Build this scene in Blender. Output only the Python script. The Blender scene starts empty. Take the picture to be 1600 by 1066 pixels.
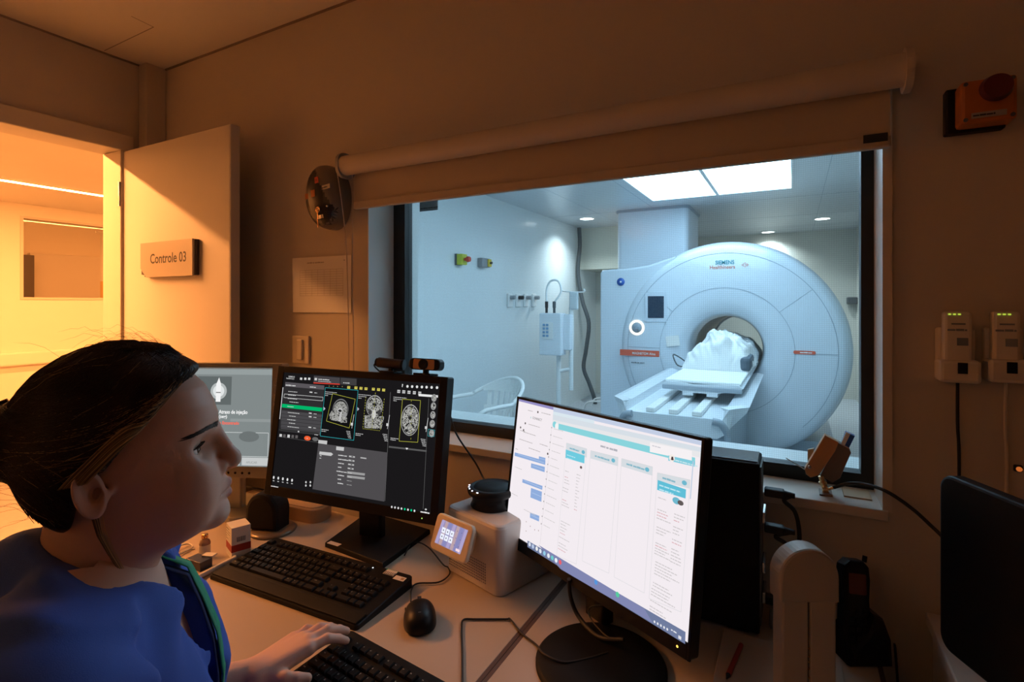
import bpy, bmesh, math, random
import numpy as np
from mathutils import Vector, Matrix, noise as mnoise

random.seed(4)
S = bpy.context.scene
COL = S.collection
PI = math.pi

# ------------------------------------------------------------------ camera
FPX, HOR, CAMZ, YAW = 818.0, 475.0, 1.4, math.radians(28.3)
cam_d = bpy.data.cameras.new('camera')
cam = bpy.data.objects.new('camera', cam_d)
COL.objects.link(cam)
cam_d.sensor_fit = 'HORIZONTAL'
cam_d.sensor_width = 36.0
cam_d.lens = FPX / 1600 * 36.0
cam_d.shift_y = (HOR - 533) / 1600
cam_d.clip_start = 0.02
cam.location = (0, 0, CAMZ)
cam.rotation_euler = (PI / 2, 0, YAW)
S.camera = cam

# ------------------------------------------------------------------ world, exposure
w = bpy.data.worlds.new('world')
S.world = w
w.use_nodes = True
w.node_tree.nodes['Background'].inputs[0].default_value = (0.35, 0.45, 0.6, 1)
w.node_tree.nodes['Background'].inputs[1].default_value = 0.004
S.view_settings.view_transform = 'Standard'
S.view_settings.look = 'None'
S.view_settings.exposure = 0.0
S.view_settings.gamma = 1.0
S.view_settings.use_curve_mapping = False
S.cycles.max_bounces = 10
S.cycles.diffuse_bounces = 5
S.cycles.transparent_max_bounces = 12
S.cycles.sample_clamp_indirect = 4.0
S.cycles.use_denoising = True

WARM = (1.0, 0.36, 0.095)      # corridor strip light
COOL = (0.48, 0.74, 1.0)      # scanner room ceiling panels
DOWN = (0.80, 0.93, 1.0)      # scanner room downlights
STRIP_P = 175.0
PANEL_P = 5.4
DOWN_W = 14.0
UPC = (1.0, 0.44, 0.16)         # added fill lamp, unseen behind the camera
UP_W = 9.0

# ------------------------------------------------------------------ pixel rays -> points on real planes
_F = Vector((-math.sin(YAW), math.cos(YAW), 0))
_R = Vector((math.cos(YAW), math.sin(YAW), 0))
def ray(u, v): return _F + _R * ((u - 800) / FPX) + Vector((0, 0, (HOR - v) / FPX))
def at_y(u, v, y):
    r = ray(u, v); return r * (y / r.y) + Vector((0, 0, CAMZ))
def at_x(u, v, x):
    r = ray(u, v); return r * (x / r.x) + Vector((0, 0, CAMZ))
def at_z(u, v, z):
    r = ray(u, v); return r * ((z - CAMZ) / r.z) + Vector((0, 0, CAMZ))

# ------------------------------------------------------------------ materials
MATS = {}
def mat(name, col, rough=0.6, metal=0.0, spec=0.5, emis=None, es=0.0, bump=0.0, bscale=200.0, var=0.0, vscale=6.0, coat=0.0, sss=0.0, sheen=0.0, alpha=1.0, trans=0.0):
    if name in MATS: return MATS[name]
    m = bpy.data.materials.new(name); m.use_nodes = True
    nt = m.node_tree; b = nt.nodes['Principled BSDF']
    b.inputs['Base Color'].default_value = (*col, 1)
    b.inputs['Roughness'].default_value = rough
    b.inputs['Metallic'].default_value = metal
    b.inputs['Specular IOR Level'].default_value = spec
    b.inputs['Coat Weight'].default_value = coat
    b.inputs['Alpha'].default_value = alpha
    b.inputs['Transmission Weight'].default_value = trans
    if sss:
        b.inputs['Subsurface Weight'].default_value = sss
        b.inputs['Subsurface Radius'].default_value = (0.012, 0.005, 0.003)
        b.inputs['Subsurface Scale'].default_value = 0.6
    if sheen: b.inputs['Sheen Weight'].default_value = sheen
    if emis:
        b.inputs['Emission Color'].default_value = (*emis, 1)
        b.inputs['Emission Strength'].default_value = es
    if bump or var:
        tc = nt.nodes.new('ShaderNodeTexCoord')
    if bump:
        n = nt.nodes.new('ShaderNodeTexNoise'); n.inputs['Scale'].default_value = bscale; n.inputs['Detail'].default_value = 4
        bp = nt.nodes.new('ShaderNodeBump'); bp.inputs['Strength'].default_value = bump; bp.inputs['Distance'].default_value = 0.002
        nt.links.new(tc.outputs['Object'], n.inputs['Vector']); nt.links.new(n.outputs['Fac'], bp.inputs['Height']); nt.links.new(bp.outputs['Normal'], b.inputs['Normal'])
    if var:
        n = nt.nodes.new('ShaderNodeTexNoise'); n.inputs['Scale'].default_value = vscale; n.inputs['Detail'].default_value = 5
        mx = nt.nodes.new('ShaderNodeMix'); mx.data_type = 'RGBA'
        mx.inputs[6].default_value = (*[c * (1 - var) for c in col], 1); mx.inputs[7].default_value = (*[min(1, c * (1 + var)) for c in col], 1)
        nt.links.new(tc.outputs['Object'], n.inputs['Vector']); nt.links.new(n.outputs['Fac'], mx.inputs[0]); nt.links.new(mx.outputs[2], b.inputs['Base Color'])
    MATS[name] = m
    return m
def emat(name, col, s=1.0):
    return mat(name, (0, 0, 0), rough=0.5, spec=0.0, emis=col, es=s)

M = dict(
    wall=mat('wall_paint', (0.56, 0.50, 0.42), 0.75, bump=0.12, bscale=160, var=0.03, vscale=3),
    ceil=mat('ceiling_paint', (0.70, 0.66, 0.60), 0.8, bump=0.05, bscale=120),
    door=mat('door_laminate', (0.66, 0.61, 0.54), 0.45, var=0.02, vscale=2),
    trim=mat('frame_paint', (0.62, 0.56, 0.48), 0.4),
    corr=mat('corridor_paint', (0.78, 0.72, 0.62), 0.6, var=0.02),
    floor=mat('vinyl_floor', (0.25, 0.24, 0.23), 0.45, var=0.1, vscale=30),
    mriwall=mat('scanner_room_wall', (0.74, 0.78, 0.78), 0.22, bump=0.02, bscale=20, var=0.015, vscale=1.5),
    mriceil=mat('scanner_room_ceiling', (0.55, 0.58, 0.60), 0.30),
    mricream=mat('cream_panel', (0.66, 0.65, 0.55), 0.5),
    mriback=mat('back_wall_panel', (0.62, 0.62, 0.56), 0.5),
    mrifloor=mat('scanner_floor', (0.42, 0.46, 0.50), 0.3, var=0.05, vscale=20),
    gantry=mat('gantry_shell', (0.66, 0.72, 0.78), 0.22, coat=0.4),
    gantry2=mat('gantry_ring', (0.63, 0.69, 0.76), 0.25, coat=0.3),
    seam=mat('seam_grey', (0.30, 0.36, 0.42), 0.5),
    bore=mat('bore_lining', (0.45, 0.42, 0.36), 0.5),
    tablem=mat('table_shell', (0.72, 0.76, 0.80), 0.3, coat=0.3),
    tabgrey=mat('table_grey', (0.33, 0.38, 0.43), 0.4),
    navy=mat('navy_screen', (0.02, 0.04, 0.07), 0.15),
    red=mat('signal_red', (0.62, 0.06, 0.03), 0.4),
    redp=mat('print_red', (0.70, 0.12, 0.06), 0.5),
    white=mat('white_plastic', (0.78, 0.78, 0.76), 0.4),
    whitep=mat('paper_white', (0.80, 0.78, 0.74), 0.6),
    cream=mat('cream_plastic', (0.68, 0.61, 0.50), 0.45, bump=0.04, bscale=300),
    tan=mat('tan_plastic', (0.48, 0.32, 0.18), 0.5, var=0.1, vscale=12),
    black=mat('black_plastic', (0.007, 0.007, 0.008), 0.42, spec=0.2),
    blackm=mat('black_matte', (0.006, 0.006, 0.007), 0.6, spec=0.2, bump=0.05, bscale=500),
    key=mat('key_black', (0.009, 0.009, 0.010), 0.4, spec=0.25),
    legend=mat('key_print', (0.60, 0.60, 0.56), 0.5),
    grey=mat('grey_plastic', (0.30, 0.31, 0.32), 0.45),
    silver=mat('silver_bezel', (0.30, 0.30, 0.27), 0.28, metal=0.4),
    steel=mat('steel', (0.55, 0.54, 0.52), 0.25, metal=1.0),
    brass=mat('brass', (0.80, 0.48, 0.22), 0.2, metal=1.0),
    desk=mat('desk_laminate', (0.52, 0.43, 0.33), 0.32, bump=0.03, bscale=400, var=0.03, vscale=8),
    deskedge=mat('desk_edge_brown', (0.10, 0.055, 0.035), 0.5),
    winframe=mat('window_gasket_black', (0.008, 0.008, 0.009), 0.5),
    blind=mat('blind_fabric', (0.50, 0.43, 0.33), 0.8, bump=0.15, bscale=600),
    tube=mat('blind_tube', (0.58, 0.50, 0.40), 0.5),
    scrub=mat('scrub_blue', (0.030, 0.10, 0.50), 0.75, bump=0.25, bscale=900, sheen=0.08, var=0.08, vscale=20),
    green=mat('lanyard_green', (0.01, 0.30, 0.16), 0.6, bump=0.1, bscale=800),
    scrubshade=mat('scrub_shade_navy', (0.012, 0.025, 0.12), 0.8),
    trousers=mat('trouser_blue', (0.03, 0.07, 0.28), 0.8),
    orange=mat('orange_plastic', (0.45, 0.13, 0.02), 0.45),
    mushroom=mat('dark_red_plastic', (0.10, 0.008, 0.005), 0.4),
    yellow=mat('yellow_green_plastic', (0.55, 0.60, 0.05), 0.4),
    yellow2=mat('yellow_plastic', (0.75, 0.55, 0.05), 0.4),
    bluep=mat('blue_label', (0.02, 0.10, 0.40), 0.4),
    teal=mat('teal_label', (0.02, 0.28, 0.26), 0.5),
    dotgrey=mat('print_grey', (0.20, 0.22, 0.24), 0.6),
    ink=mat('print_black', (0.02, 0.02, 0.02), 0.5),
    darkred=mat('box_red', (0.36, 0.03, 0.015), 0.5),
    plate=mat('sign_plate', (0.40, 0.36, 0.31), 0.35, metal=0.3),
    darkbrown=mat('sign_edge', (0.05, 0.035, 0.03), 0.5),
    rubber=mat('rubber', (0.015, 0.015, 0.016), 0.6),
    hosegrey=mat('hose_grey', (0.07, 0.08, 0.085), 0.5),
    linen=mat('white_linen', (0.82, 0.83, 0.82), 0.8, bump=0.2, bscale=60),
    bracket=mat('bracket_tan_metal', (0.58, 0.31, 0.14), 0.45, metal=0.35),
    bracket2=mat('bracket_brown_plastic', (0.20, 0.14, 0.11), 0.5),
    amberglass=mat('vial_glass', (0.75, 0.55, 0.45), 0.1, trans=0.6),
)
# front glass: thin pane, transparent with fresnel reflection
def glass_mat(name, tint, gl=1.0):
    m = bpy.data.materials.new(name); m.use_nodes = True; nt = m.node_tree; nt.nodes.clear()
    o = nt.nodes.new('ShaderNodeOutputMaterial'); mx = nt.nodes.new('ShaderNodeMixShader')
    t = nt.nodes.new('ShaderNodeBsdfTransparent'); t.inputs[0].default_value = (*tint, 1)
    g = nt.nodes.new('ShaderNodeBsdfGlossy'); g.inputs['Roughness'].default_value = 0.02
    f = nt.nodes.new('ShaderNodeFresnel'); f.inputs[0].default_value = 1.45
    k = nt.nodes.new('ShaderNodeMath'); k.operation = 'MULTIPLY'; k.inputs[1].default_value = gl
    nt.links.new(f.outputs[0], k.inputs[0]); nt.links.new(k.outputs[0], mx.inputs[0])
    nt.links.new(t.outputs[0], mx.inputs[1]); nt.links.new(g.outputs[0], mx.inputs[2]); nt.links.new(mx.outputs[0], o.inputs[0])
    MATS[name] = m; return m
M['glass'] = glass_mat('window_glass', (0.93, 0.97, 0.98), 0.5)
M['cglass'] = glass_mat('corridor_glass', (0.95, 0.93, 0.88))
# woven shielding mesh between the panes: fine wires, open holes
def mesh_mat():
    m = bpy.data.materials.new('shielding_mesh'); m.use_nodes = True; nt = m.node_tree; nt.nodes.clear()
    N = nt.nodes.new; L = nt.links.new
    o = N('ShaderNodeOutputMaterial'); mx = N('ShaderNodeMixShader'); t = N('ShaderNodeBsdfTransparent'); d = N('ShaderNodeBsdfDiffuse')
    d.inputs[0].default_value = (0.55, 0.62, 0.68, 1)
    tc = N('ShaderNodeTexCoord'); sp = N('ShaderNodeSeparateXYZ'); L(tc.outputs['Object'], sp.inputs[0])
    outs = []
    for ax in ('X', 'Z'):
        a = N('ShaderNodeMath'); a.operation = 'MULTIPLY'; a.inputs[1].default_value = 1 / 0.0048; L(sp.outputs[ax], a.inputs[0])
        b = N('ShaderNodeMath'); b.operation = 'FRACT'; L(a.outputs[0], b.inputs[0])
        c = N('ShaderNodeMath'); c.operation = 'LESS_THAN'; c.inputs[1].default_value = 0.30; L(b.outputs[0], c.inputs[0])
        outs.append(c)
    mm = N('ShaderNodeMath'); mm.operation = 'MAXIMUM'; L(outs[0].outputs[0], mm.inputs[0]); L(outs[1].outputs[0], mm.inputs[1])
    k = N('ShaderNodeMath'); k.operation = 'MULTIPLY'; k.inputs[1].default_value = 0.14; L(mm.outputs[0], k.inputs[0])
    L(k.outputs[0], mx.inputs[0]); L(t.outputs[0], mx.inputs[1]); L(d.outputs[0], mx.inputs[2]); L(mx.outputs[0], o.inputs[0])
    return m
M['mesh'] = mesh_mat()

# ------------------------------------------------------------------ mesh builder
I4 = Matrix.Identity(4)
def frame(o, ex, ez):
    """local frame: x along ex, z along ez (made square), y = z cross x"""
    ex = Vector(ex).normalized(); ez = Vector(ez); ez = (ez - ex * ez.dot(ex)).normalized(); ey = ez.cross(ex)
    m = Matrix((ex, ey, ez)).transposed().to_4x4(); m.translation = Vector(o); return m
class MB:
    def __init__(self): self.v = []; self.f = []; self.mi = []; self.sm = []; self.cur = 0; self.smooth = False
    def add(self, vs, fs, T=I4, smooth=None, mi=None):
        n = len(self.v)
        self.v += [tuple(T @ Vector(p)) for p in vs]
        s = self.smooth if smooth is None else smooth
        k = self.cur if mi is None else mi
        for f in fs:
            self.f.append(tuple(n + i for i in f)); self.mi.append(k); self.sm.append(s)
        return self
    def bm(self, bm, T=I4, smooth=None, mi=None):
        bm.verts.index_update()
        self.add([v.co[:] for v in bm.verts], [[v.index for v in f.verts] for f in bm.faces], T, smooth, mi); bm.free(); return self
    def box(self, c, s, T=I4, bev=0.0, seg=2, mi=None):
        b = bmesh.new(); bmesh.ops.create_cube(b, size=1.0)
        for v in b.verts: v.co = Vector((v.co.x * s[0] + c[0], v.co.y * s[1] + c[1], v.co.z * s[2] + c[2]))
        if bev > 0: bmesh.ops.bevel(b, geom=b.edges[:], offset=bev, segments=seg, profile=0.5, affect='EDGES')
        return self.bm(b, T, mi=mi)
    def b2(self, lo, hi, T=I4, bev=0.0, mi=None):
        return self.box([(a + b) / 2 for a, b in zip(lo, hi)], [abs(b - a) for a, b in zip(lo, hi)], T, bev, mi=mi)
    def cyl(self, p0, p1, r0, r1=None, n=20, T=I4, caps=True, mi=None):
        r1 = r0 if r1 is None else r1; p0 = Vector(p0); p1 = Vector(p1); d = (p1 - p0).normalized()
        a = Vector((0, 0, 1)) if abs(d.z) < 0.9 else Vector((1, 0, 0)); e1 = d.cross(a).normalized(); e2 = d.cross(e1)
        vs = []
        for p, r in ((p0, r0), (p1, r1)):
            for i in range(n):
                t = 2 * PI * i / n; vs.append(p + e1 * (r * math.cos(t)) + e2 * (r * math.sin(t)))
        self.add(vs, [(i, n + i, n + (i + 1) % n, (i + 1) % n) for i in range(n)], T, True, mi)
        if caps: self.add(vs[:n], [tuple(range(n))], T, False, mi); self.add(vs[n:], [tuple(reversed(range(n)))], T, False, mi)
        return self
    def tube(self, pts, r, n=8, T=I4, sub=6, caps=True, mi=None, taper=None):
        P = [Vector(p) for p in pts]
        if sub > 1 and len(P) > 2:
            Q = []
            for i in range(len(P) - 1):
                a = P[max(i - 1, 0)]; b = P[i]; c = P[i + 1]; d = P[min(i + 2, len(P) - 1)]
                for k in range(sub):
                    t = k / sub
                    Q.append(0.5 * ((2 * b) + (c - a) * t + (2 * a - 5 * b + 4 * c - d) * t * t + (3 * b - a - 3 * c + d) * t ** 3))
            Q.append(P[-1]); P = Q
        vs = []; e1 = None; m = len(P)
        for i, p in enumerate(P):
            d = (P[min(i + 1, m - 1)] - P[max(i - 1, 0)]).normalized()
            if e1 is None:
                a = Vector((0, 0, 1)) if abs(d.z) < 0.9 else Vector((1, 0, 0)); e1 = d.cross(a).normalized()
            else: e1 = (e1 - d * e1.dot(d)).normalized()
            e2 = d.cross(e1); rr = r if taper is None else r * taper(i / (m - 1))
            for k in range(n):
                t = 2 * PI * k / n; vs.append(p + e1 * (rr * math.cos(t)) + e2 * (rr * math.sin(t)))
        fs = [(i * n + k, (i + 1) * n + k, (i + 1) * n + (k + 1) % n, i * n + (k + 1) % n) for i in range(m - 1) for k in range(n)]
        self.add(vs, fs, T, True, mi)
        if caps: self.add(vs[:n], [tuple(range(n))], T, False, mi); self.add(vs[-n:], [tuple(reversed(range(n)))], T, False, mi)
        return self
    def prism(self, pts, z0, z1, T=I4, mi=None, smooth=False, ch=0.0):
        """polygon (ccw, xy) extruded z0..z1, optional chamfer at the z1 rim"""
        n = len(pts); area = sum(pts[i][0] * pts[(i + 1) % n][1] - pts[(i + 1) % n][0] * pts[i][1] for i in range(n))
        if area < 0: pts = list(reversed(pts))
        rings = [[(x, y, z0) for x, y in pts]]
        if ch > 0:
            cx = sum(p[0] for p in pts) / n; cy = sum(p[1] for p in pts) / n
            ins = []
            for i in range(n):
                a = Vector(pts[i - 1]); b = Vector(pts[i]); c = Vector(pts[(i + 1) % n])
                d1 = (b - a).normalized() if (b - a).length > 1e-9 else Vector((1, 0)); d2 = (c - b).normalized() if (c - b).length > 1e-9 else d1
                nn = Vector((-(d1.y + d2.y), d1.x + d2.x)); nn = nn.normalized() if nn.length > 1e-6 else Vector((-d1.y, d1.x)); ins.append(b + nn * ch)
            sg = 1 if z1 > z0 else -1
            rings += [[(x, y, z1 - sg * ch) for x, y in pts], [(p.x * 0.3 + q[0] * 0.7, p.y * 0.3 + q[1] * 0.7, z1 - sg * ch * 0.3) for p, q in zip(ins, pts)], [(p.x, p.y, z1) for p in ins]]
        else: rings.append([(x, y, z1) for x, y in pts])
        vs = [p for r in rings for p in r]; R = len(rings)
        side = [(k * n + i, k * n + (i + 1) % n, (k + 1) * n + (i + 1) % n, (k + 1) * n + i) for k in range(R - 1) for i in range(n)]
        self.add(vs, side, T, smooth, mi)
        self.add(rings[0], [tuple(reversed(range(n)))], T, False, mi); self.add(rings[-1], [tuple(range(n))], T, False, mi)
        return self
    def lathe(self, prof, T=I4, n=48, a0=0, a1=2 * PI, mi=None, smooth=True):
        """profile (r, z) about local z"""
        full = abs(a1 - a0 - 2 * PI) < 1e-6; m = n if full else n + 1
        vs = [(r * math.cos(a0 + (a1 - a0) * i / n), r * math.sin(a0 + (a1 - a0) * i / n), z) for r, z in prof for i in range(m)]
        fs = [(k * m + i, k * m + (i + 1) % m, (k + 1) * m + (i + 1) % m, (k + 1) * m + i) for k in range(len(prof) - 1) for i in range(n)]
        return self.add(vs, fs, T, smooth, mi)
    def ball(self, c, r, T=I4, n=20, mi=None):
        b = bmesh.new(); bmesh.ops.create_uvsphere(b, u_segments=n, v_segments=max(6, n // 2), radius=1)
        r = (r, r, r) if isinstance(r, (int, float)) else r
        for v in b.verts: v.co = Vector((v.co.x * r[0] + c[0], v.co.y * r[1] + c[1], v.co.z * r[2] + c[2]))
        return self.bm(b, T, True, mi)
    def text(self, s, T, size, mi=None, align='LEFT', depth=0.0, sx=1.0, bold=0.0):
        if isinstance(s, tuple):            # lengths of words too small to read in the photograph: word-shaped strokes
            x, n_ = 0.0, 0
            for wd in s:
                for k in range(0, wd, 3):
                    l = min(3, wd - k) * .52 - .10; self.add([(x * size * sx, .06 * size, 0), ((x + l) * size * sx, .06 * size, 0), ((x + l) * size * sx, (.50 + .08 * (k % 2)) * size, 0), (x * size * sx, (.50 + .08 * (k % 2)) * size, 0)], [(0, 1, 2, 3)], T, False, mi); x += l + .10
                x += .22
            return self
        vs, fs = text_mesh(s, align, bold)
        return self.add([(x * size * sx, y * size, z) for x, y, z in vs], fs, T, False, mi)
_tc = {}
def text_mesh(s, align='LEFT', bold=0.0):
    key = (s, align, bold)
    if key in _tc: return _tc[key]
    cu = bpy.data.curves.new('t', 'FONT'); cu.body = s; cu.align_x = align; cu.resolution_u = 3; cu.offset = bold; cu.size = 1.0
    ob = bpy.data.objects.new('t', cu); COL.objects.link(ob)
    bpy.context.view_layer.update()
    me = bpy.data.meshes.new_from_object(ob.evaluated_get(bpy.context.evaluated_depsgraph_get()))
    r = ([v.co[:] for v in me.vertices], [tuple(p.vertices) for p in me.polygons])
    bpy.data.objects.remove(ob); bpy.data.curves.remove(cu); bpy.data.meshes.remove(me)
    _tc[key] = r; return r
def rrect(w, h, r, n=6, cx=0, cy=0):
    pts = []
    for (sx, sy, a) in ((1, 1, 0), (-1, 1, PI / 2), (-1, -1, PI), (1, -1, 1.5 * PI)):
        for i in range(n + 1):
            t = a + PI / 2 * i / n; pts.append((cx + sx * (w / 2 - r) + r * math.cos(t), cy + sy * (h / 2 - r) + r * math.sin(t)))
    return pts
FACE = Matrix.Rotation(PI / 2, 4, 'X')       # local xy -> xz plane facing -y

def obj(name, mb, mats, parent=None, loc=None):
    me = bpy.data.meshes.new(name)
    o = bpy.data.objects.new(name, me)
    off = Vector((0, 0, 0))
    if parent is not None:
        off = world_loc(parent)
    elif loc is not None: off = Vector(loc)
    me.from_pydata([tuple(Vector(v) - off) for v in mb.v], [], mb.f); me.update()
    mats = mats if isinstance(mats, (list, tuple)) else [mats]
    for m in mats: me.materials.append(m)
    me.polygons.foreach_set('material_index', [min(i, len(mats) - 1) for i in mb.mi])
    me.polygons.foreach_set('use_smooth', mb.sm)
    COL.objects.link(o)
    if parent is not None: o.parent = parent
    elif loc is not None: o.location = loc
    return o
def world_loc(o):
    v = Vector(o.location); p = o.parent
    while p is not None: v += Vector(p.location); p = p.parent
    return v
def tag(o, label=None, cat=None, group=None, kind=None):
    if label: o['label'] = label
    if cat: o['category'] = cat
    if group: o['group'] = group
    if kind: o['kind'] = kind
    return o
def thing(name, loc, label, cat, group=None):
    o = bpy.data.objects.new(name, None); COL.objects.link(o); o.location = loc; o.empty_display_size = 0.05
    return tag(o, label, cat, group)
def struct(name, mb, m): return tag(obj(name, mb, m), kind='structure')
def single(name, mb, m, label, cat, group=None):
    return tag(obj(name, mb, m), label, cat, group)

# ================================================================== ROOM SHELL
WY, WY2 = 1.28, 1.50            # window wall: control side, scanner side
XL, XR, YB, CZ = -2.44, 1.75, -2.0, 2.41
WX0, WX1, WZ0, WZ1 = -1.222, 0.160, 0.985, 1.86   # window opening
b = MB(); b.b2((XL - .12, YB - .1, -.06), (XR + .1, WY2, 0)); struct('floor', b, M['floor'])
b = MB(); b.b2((XL, YB, CZ), (XR, WY, CZ + .08)); struct('ceiling', b, M['ceil'])
b = MB()
b.b2((-2.56, WY, 0), (WX0, WY2 - .001, 2.62)); b.b2((WX1, WY, 0), (XR + .1, WY2, 2.62))
b.b2((WX0, WY, 0), (WX1, WY2, WZ0)); b.b2((WX0, WY, WZ1), (WX1, WY2, 2.62)); struct('wall_front', b, M['wall'])
DY0, DY1, DZ = 0.27, 1.125, 2.03   # doorway in the left wall
b = MB(); b.b2((XL - .12, YB, 0), (XL, DY0 - .01, 2.5)); b.b2((XL - .12, DY1 + .01, 0), (XL, WY, 2.5)); b.b2((XL - .12, DY0 - .01, DZ + .01), (XL, DY1 + .01, 2.5)); struct('wall_left', b, M['wall'])
b = MB(); b.b2((XR, YB, 0), (XR + .1, WY, 2.5)); struct('wall_right', b, M['wall'])
b = MB(); b.b2((XL - .12, YB - .1, 0), (XR + .1, YB, 2.5)); struct('wall_back', b, M['wall'])
# square boxed pipe in the corner
b = MB(); b.box((XL + .03, 1.24, CZ / 2), (.06, .08, CZ), bev=.004); struct('trim_1', b, M['wall'])
# casing of the doorway
b = MB()
b.b2((XL - .125, DY0 - .06, DZ), (XL + .018, DY1 + .05, DZ + .068), bev=.004)
b.b2((XL - .125, DY1, 0), (XL + .018, DY1 + .05, DZ), bev=.004); b.b2((XL - .125, DY0 - .06, 0), (XL + .018, DY0, DZ), bev=.004)
struct('trim_2', b, M['trim'])
# hairline joint of a ceiling board
b = MB()
p0 = at_z(163, 79, CZ); p1 = at_z(240, 42, CZ); p2 = at_z(205, 25, CZ)
for a_, c_ in ((p0, p1), (p1, p2)):
    d = (c_ - a_).normalized(); n_ = Vector((-d.y, d.x, 0)) * .002
    b.add([a_ + n_ + Vector((0, 0, -.0008)), a_ - n_ + Vector((0, 0, -.0008)), c_ - n_ + Vector((0, 0, -.0008)), c_ + n_ + Vector((0, 0, -.0008))], [(0, 1, 2, 3)])
struct('trim_3', b, mat('joint_shadow', (.30, .26, .22), .9))
# dark shadow gap round the ceiling
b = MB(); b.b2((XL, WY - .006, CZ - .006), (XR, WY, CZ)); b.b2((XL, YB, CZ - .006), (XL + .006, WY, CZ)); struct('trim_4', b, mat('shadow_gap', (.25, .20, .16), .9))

# ---- open door leaf "Controle 03"
door = thing('door', (-2.43, 1.15, 0), 'open pale door leaf standing against the wall with the Controle 03 sign', 'door')
PXR = -1.725
b = MB(); b.b2((-2.425, 1.136, .012), (PXR, 1.172, 2.025), bev=.0015); obj('door_leaf', b, M['door'], door)
b = MB(); b.b2((PXR, 1.137, .012), (PXR + .0035, 1.171, 2.025)); obj('edge_band', b, M['trim'], door)
b = MB(); b.b2((PXR + .0035, 1.146, .92), (PXR + .005, 1.162, 1.14)); b.b2((PXR + .005, 1.150, 1.0), (PXR + .012, 1.158, 1.03)); obj('lock_plate', b, M['steel'], door)
b = MB(); b.box((-1.79, 1.128, 1.02), (.04, .012, .16), bev=.004); b.cyl((-1.79, 1.13, 1.05), (-1.79, 1.085, 1.05), .009); b.cyl((-1.79, 1.085, 1.05), (-1.90, 1.085, 1.05), .009); obj('door_handle', b, M['steel'], door)
for hz in (.25, 1.05, 1.85):
    b = MB(); b.cyl((-2.431, 1.128, hz - .05), (-2.431, 1.128, hz + .05), .008); obj('hinge', b, M['steel'], door)
# sign on the door
sg = thing('door_sign', (-2.1, 1.13, 1.5), 'taupe room sign reading Controle 03 fixed to the open door', 'sign')
L_ = at_y(222, 404, 1.118); R_ = at_y(303, 404, 1.118)
sx0, sx1 = L_.x, R_.x; sz1 = at_y(262, 377, 1.118).z; sz0 = at_y(270, 432, 1.118).z
b = MB(); b.prism([(sx0 + .04, sz0), (sx1, sz0), (sx1, sz1), (sx0, sz1), (sx0, sz0 + .035)], 0, .008, Matrix.Translation((0, 1.120, 0)) @ FACE); obj('front_plate', b, M['plate'], sg)
b = MB(); b.b2((sx0 + .012, 1.1205, sz0 + .003), (sx1 + .003, 1.1355, sz1 - .001)); b.prism([(sx0 + .004, sz0 + .012), (sx0 + .03, sz0 + .008), (sx0 + .004, sz0 + .032)], 0, .006, Matrix.Translation((0, 1.120, 0)) @ FACE); obj('back_plate', b, M['darkbrown'], sg)
b = MB(); b.text('Controle 03', Matrix.Translation((sx0 + .20 * (sx1 - sx0), 1.1115, (sz0 + sz1) / 2 - .014)) @ FACE, .052, sx=.92, bold=.014); obj('lettering', b, M['ink'], sg)

# ---- corridor beyond the doorway
CX, CCZ = -6.1, 2.3
b = MB(); b.b2((CX - 3, -3.2, -.06), (XL - .12, WY2, 0)); b.b2((CX - 3, WY2, -.06), (-2.86, 6.0, 0)); struct('floor_corridor', b, M['floor'])
b = MB(); b.b2((CX - .1, -3.2, CCZ), (XL - .12, WY2, CCZ + .1)); b.b2((CX - .1, WY2, CCZ), (-2.86, 6.0, CCZ + .1)); struct('ceiling_corridor', b, M['corr'])
CW = (2.06, 3.6, 1.46, 2.17)
b = MB(); b.b2((CX - .12, -3.2, 0), (CX, CW[0], 2.4)); b.b2((CX - .12, CW[1], 0), (CX, 6, 2.4)); b.b2((CX - .12, CW[0], 0), (CX, CW[1], CW[2])); b.b2((CX - .12, CW[0], CW[3]), (CX, CW[1], 2.4)); struct('wall_corridor_far', b, M['corr'])
b = MB(); b.b2((CX, 5.9, 0), (-2.86, 6.0, 2.4)); b.b2((CX, -3.3, 0), (XL - .12, -3.2, 2.4)); struct('wall_corridor_end', b, M['corr'])
b = MB(); b.b2((-2.87, WY2, 0), (-2.855, 6.0, 2.4)); b.b2((-2.87, WY2 - .02, 0), (-2.56, WY2, 2.4)); b.b2((XL - .13, -3.2, 0), (XL - .115, YB - .1, 2.4)); struct('wall_corridor_near', b, M['corr'])
b = MB(); b.b2((CX - .07, CW[0], CW[2]), (CX - .062, CW[1], CW[3])); struct('window_2', b, M['cglass'])
b = MB()
for lo, hi in (((CX - .02, CW[0] - .02, CW[2] - .02), (CX + .008, CW[1] + .02, CW[2])), ((CX - .02, CW[0] - .02, CW[3]), (CX + .008, CW[1] + .02, CW[3] + .02)), ((CX - .02, CW[0] - .02, CW[2]), (CX + .008, CW[0], CW[3]))): b.b2(lo, hi)
struct('trim_5', b, M['trim'])
hr = thing('handrail', (CX, 1, .9), 'pale bumper rail running along the corridor wall', 'handrail')
b = MB(); b.b2((CX, -3.1, .85), (CX + .05, 5.8, .97), bev=.015); obj('rail', b, M['corr'], hr)
strip_m = emat('corridor_strip_light', WARM, STRIP_P * .72)
strip_m2 = emat('doorway_strip_light', WARM, STRIP_P * 3.0)
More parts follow.
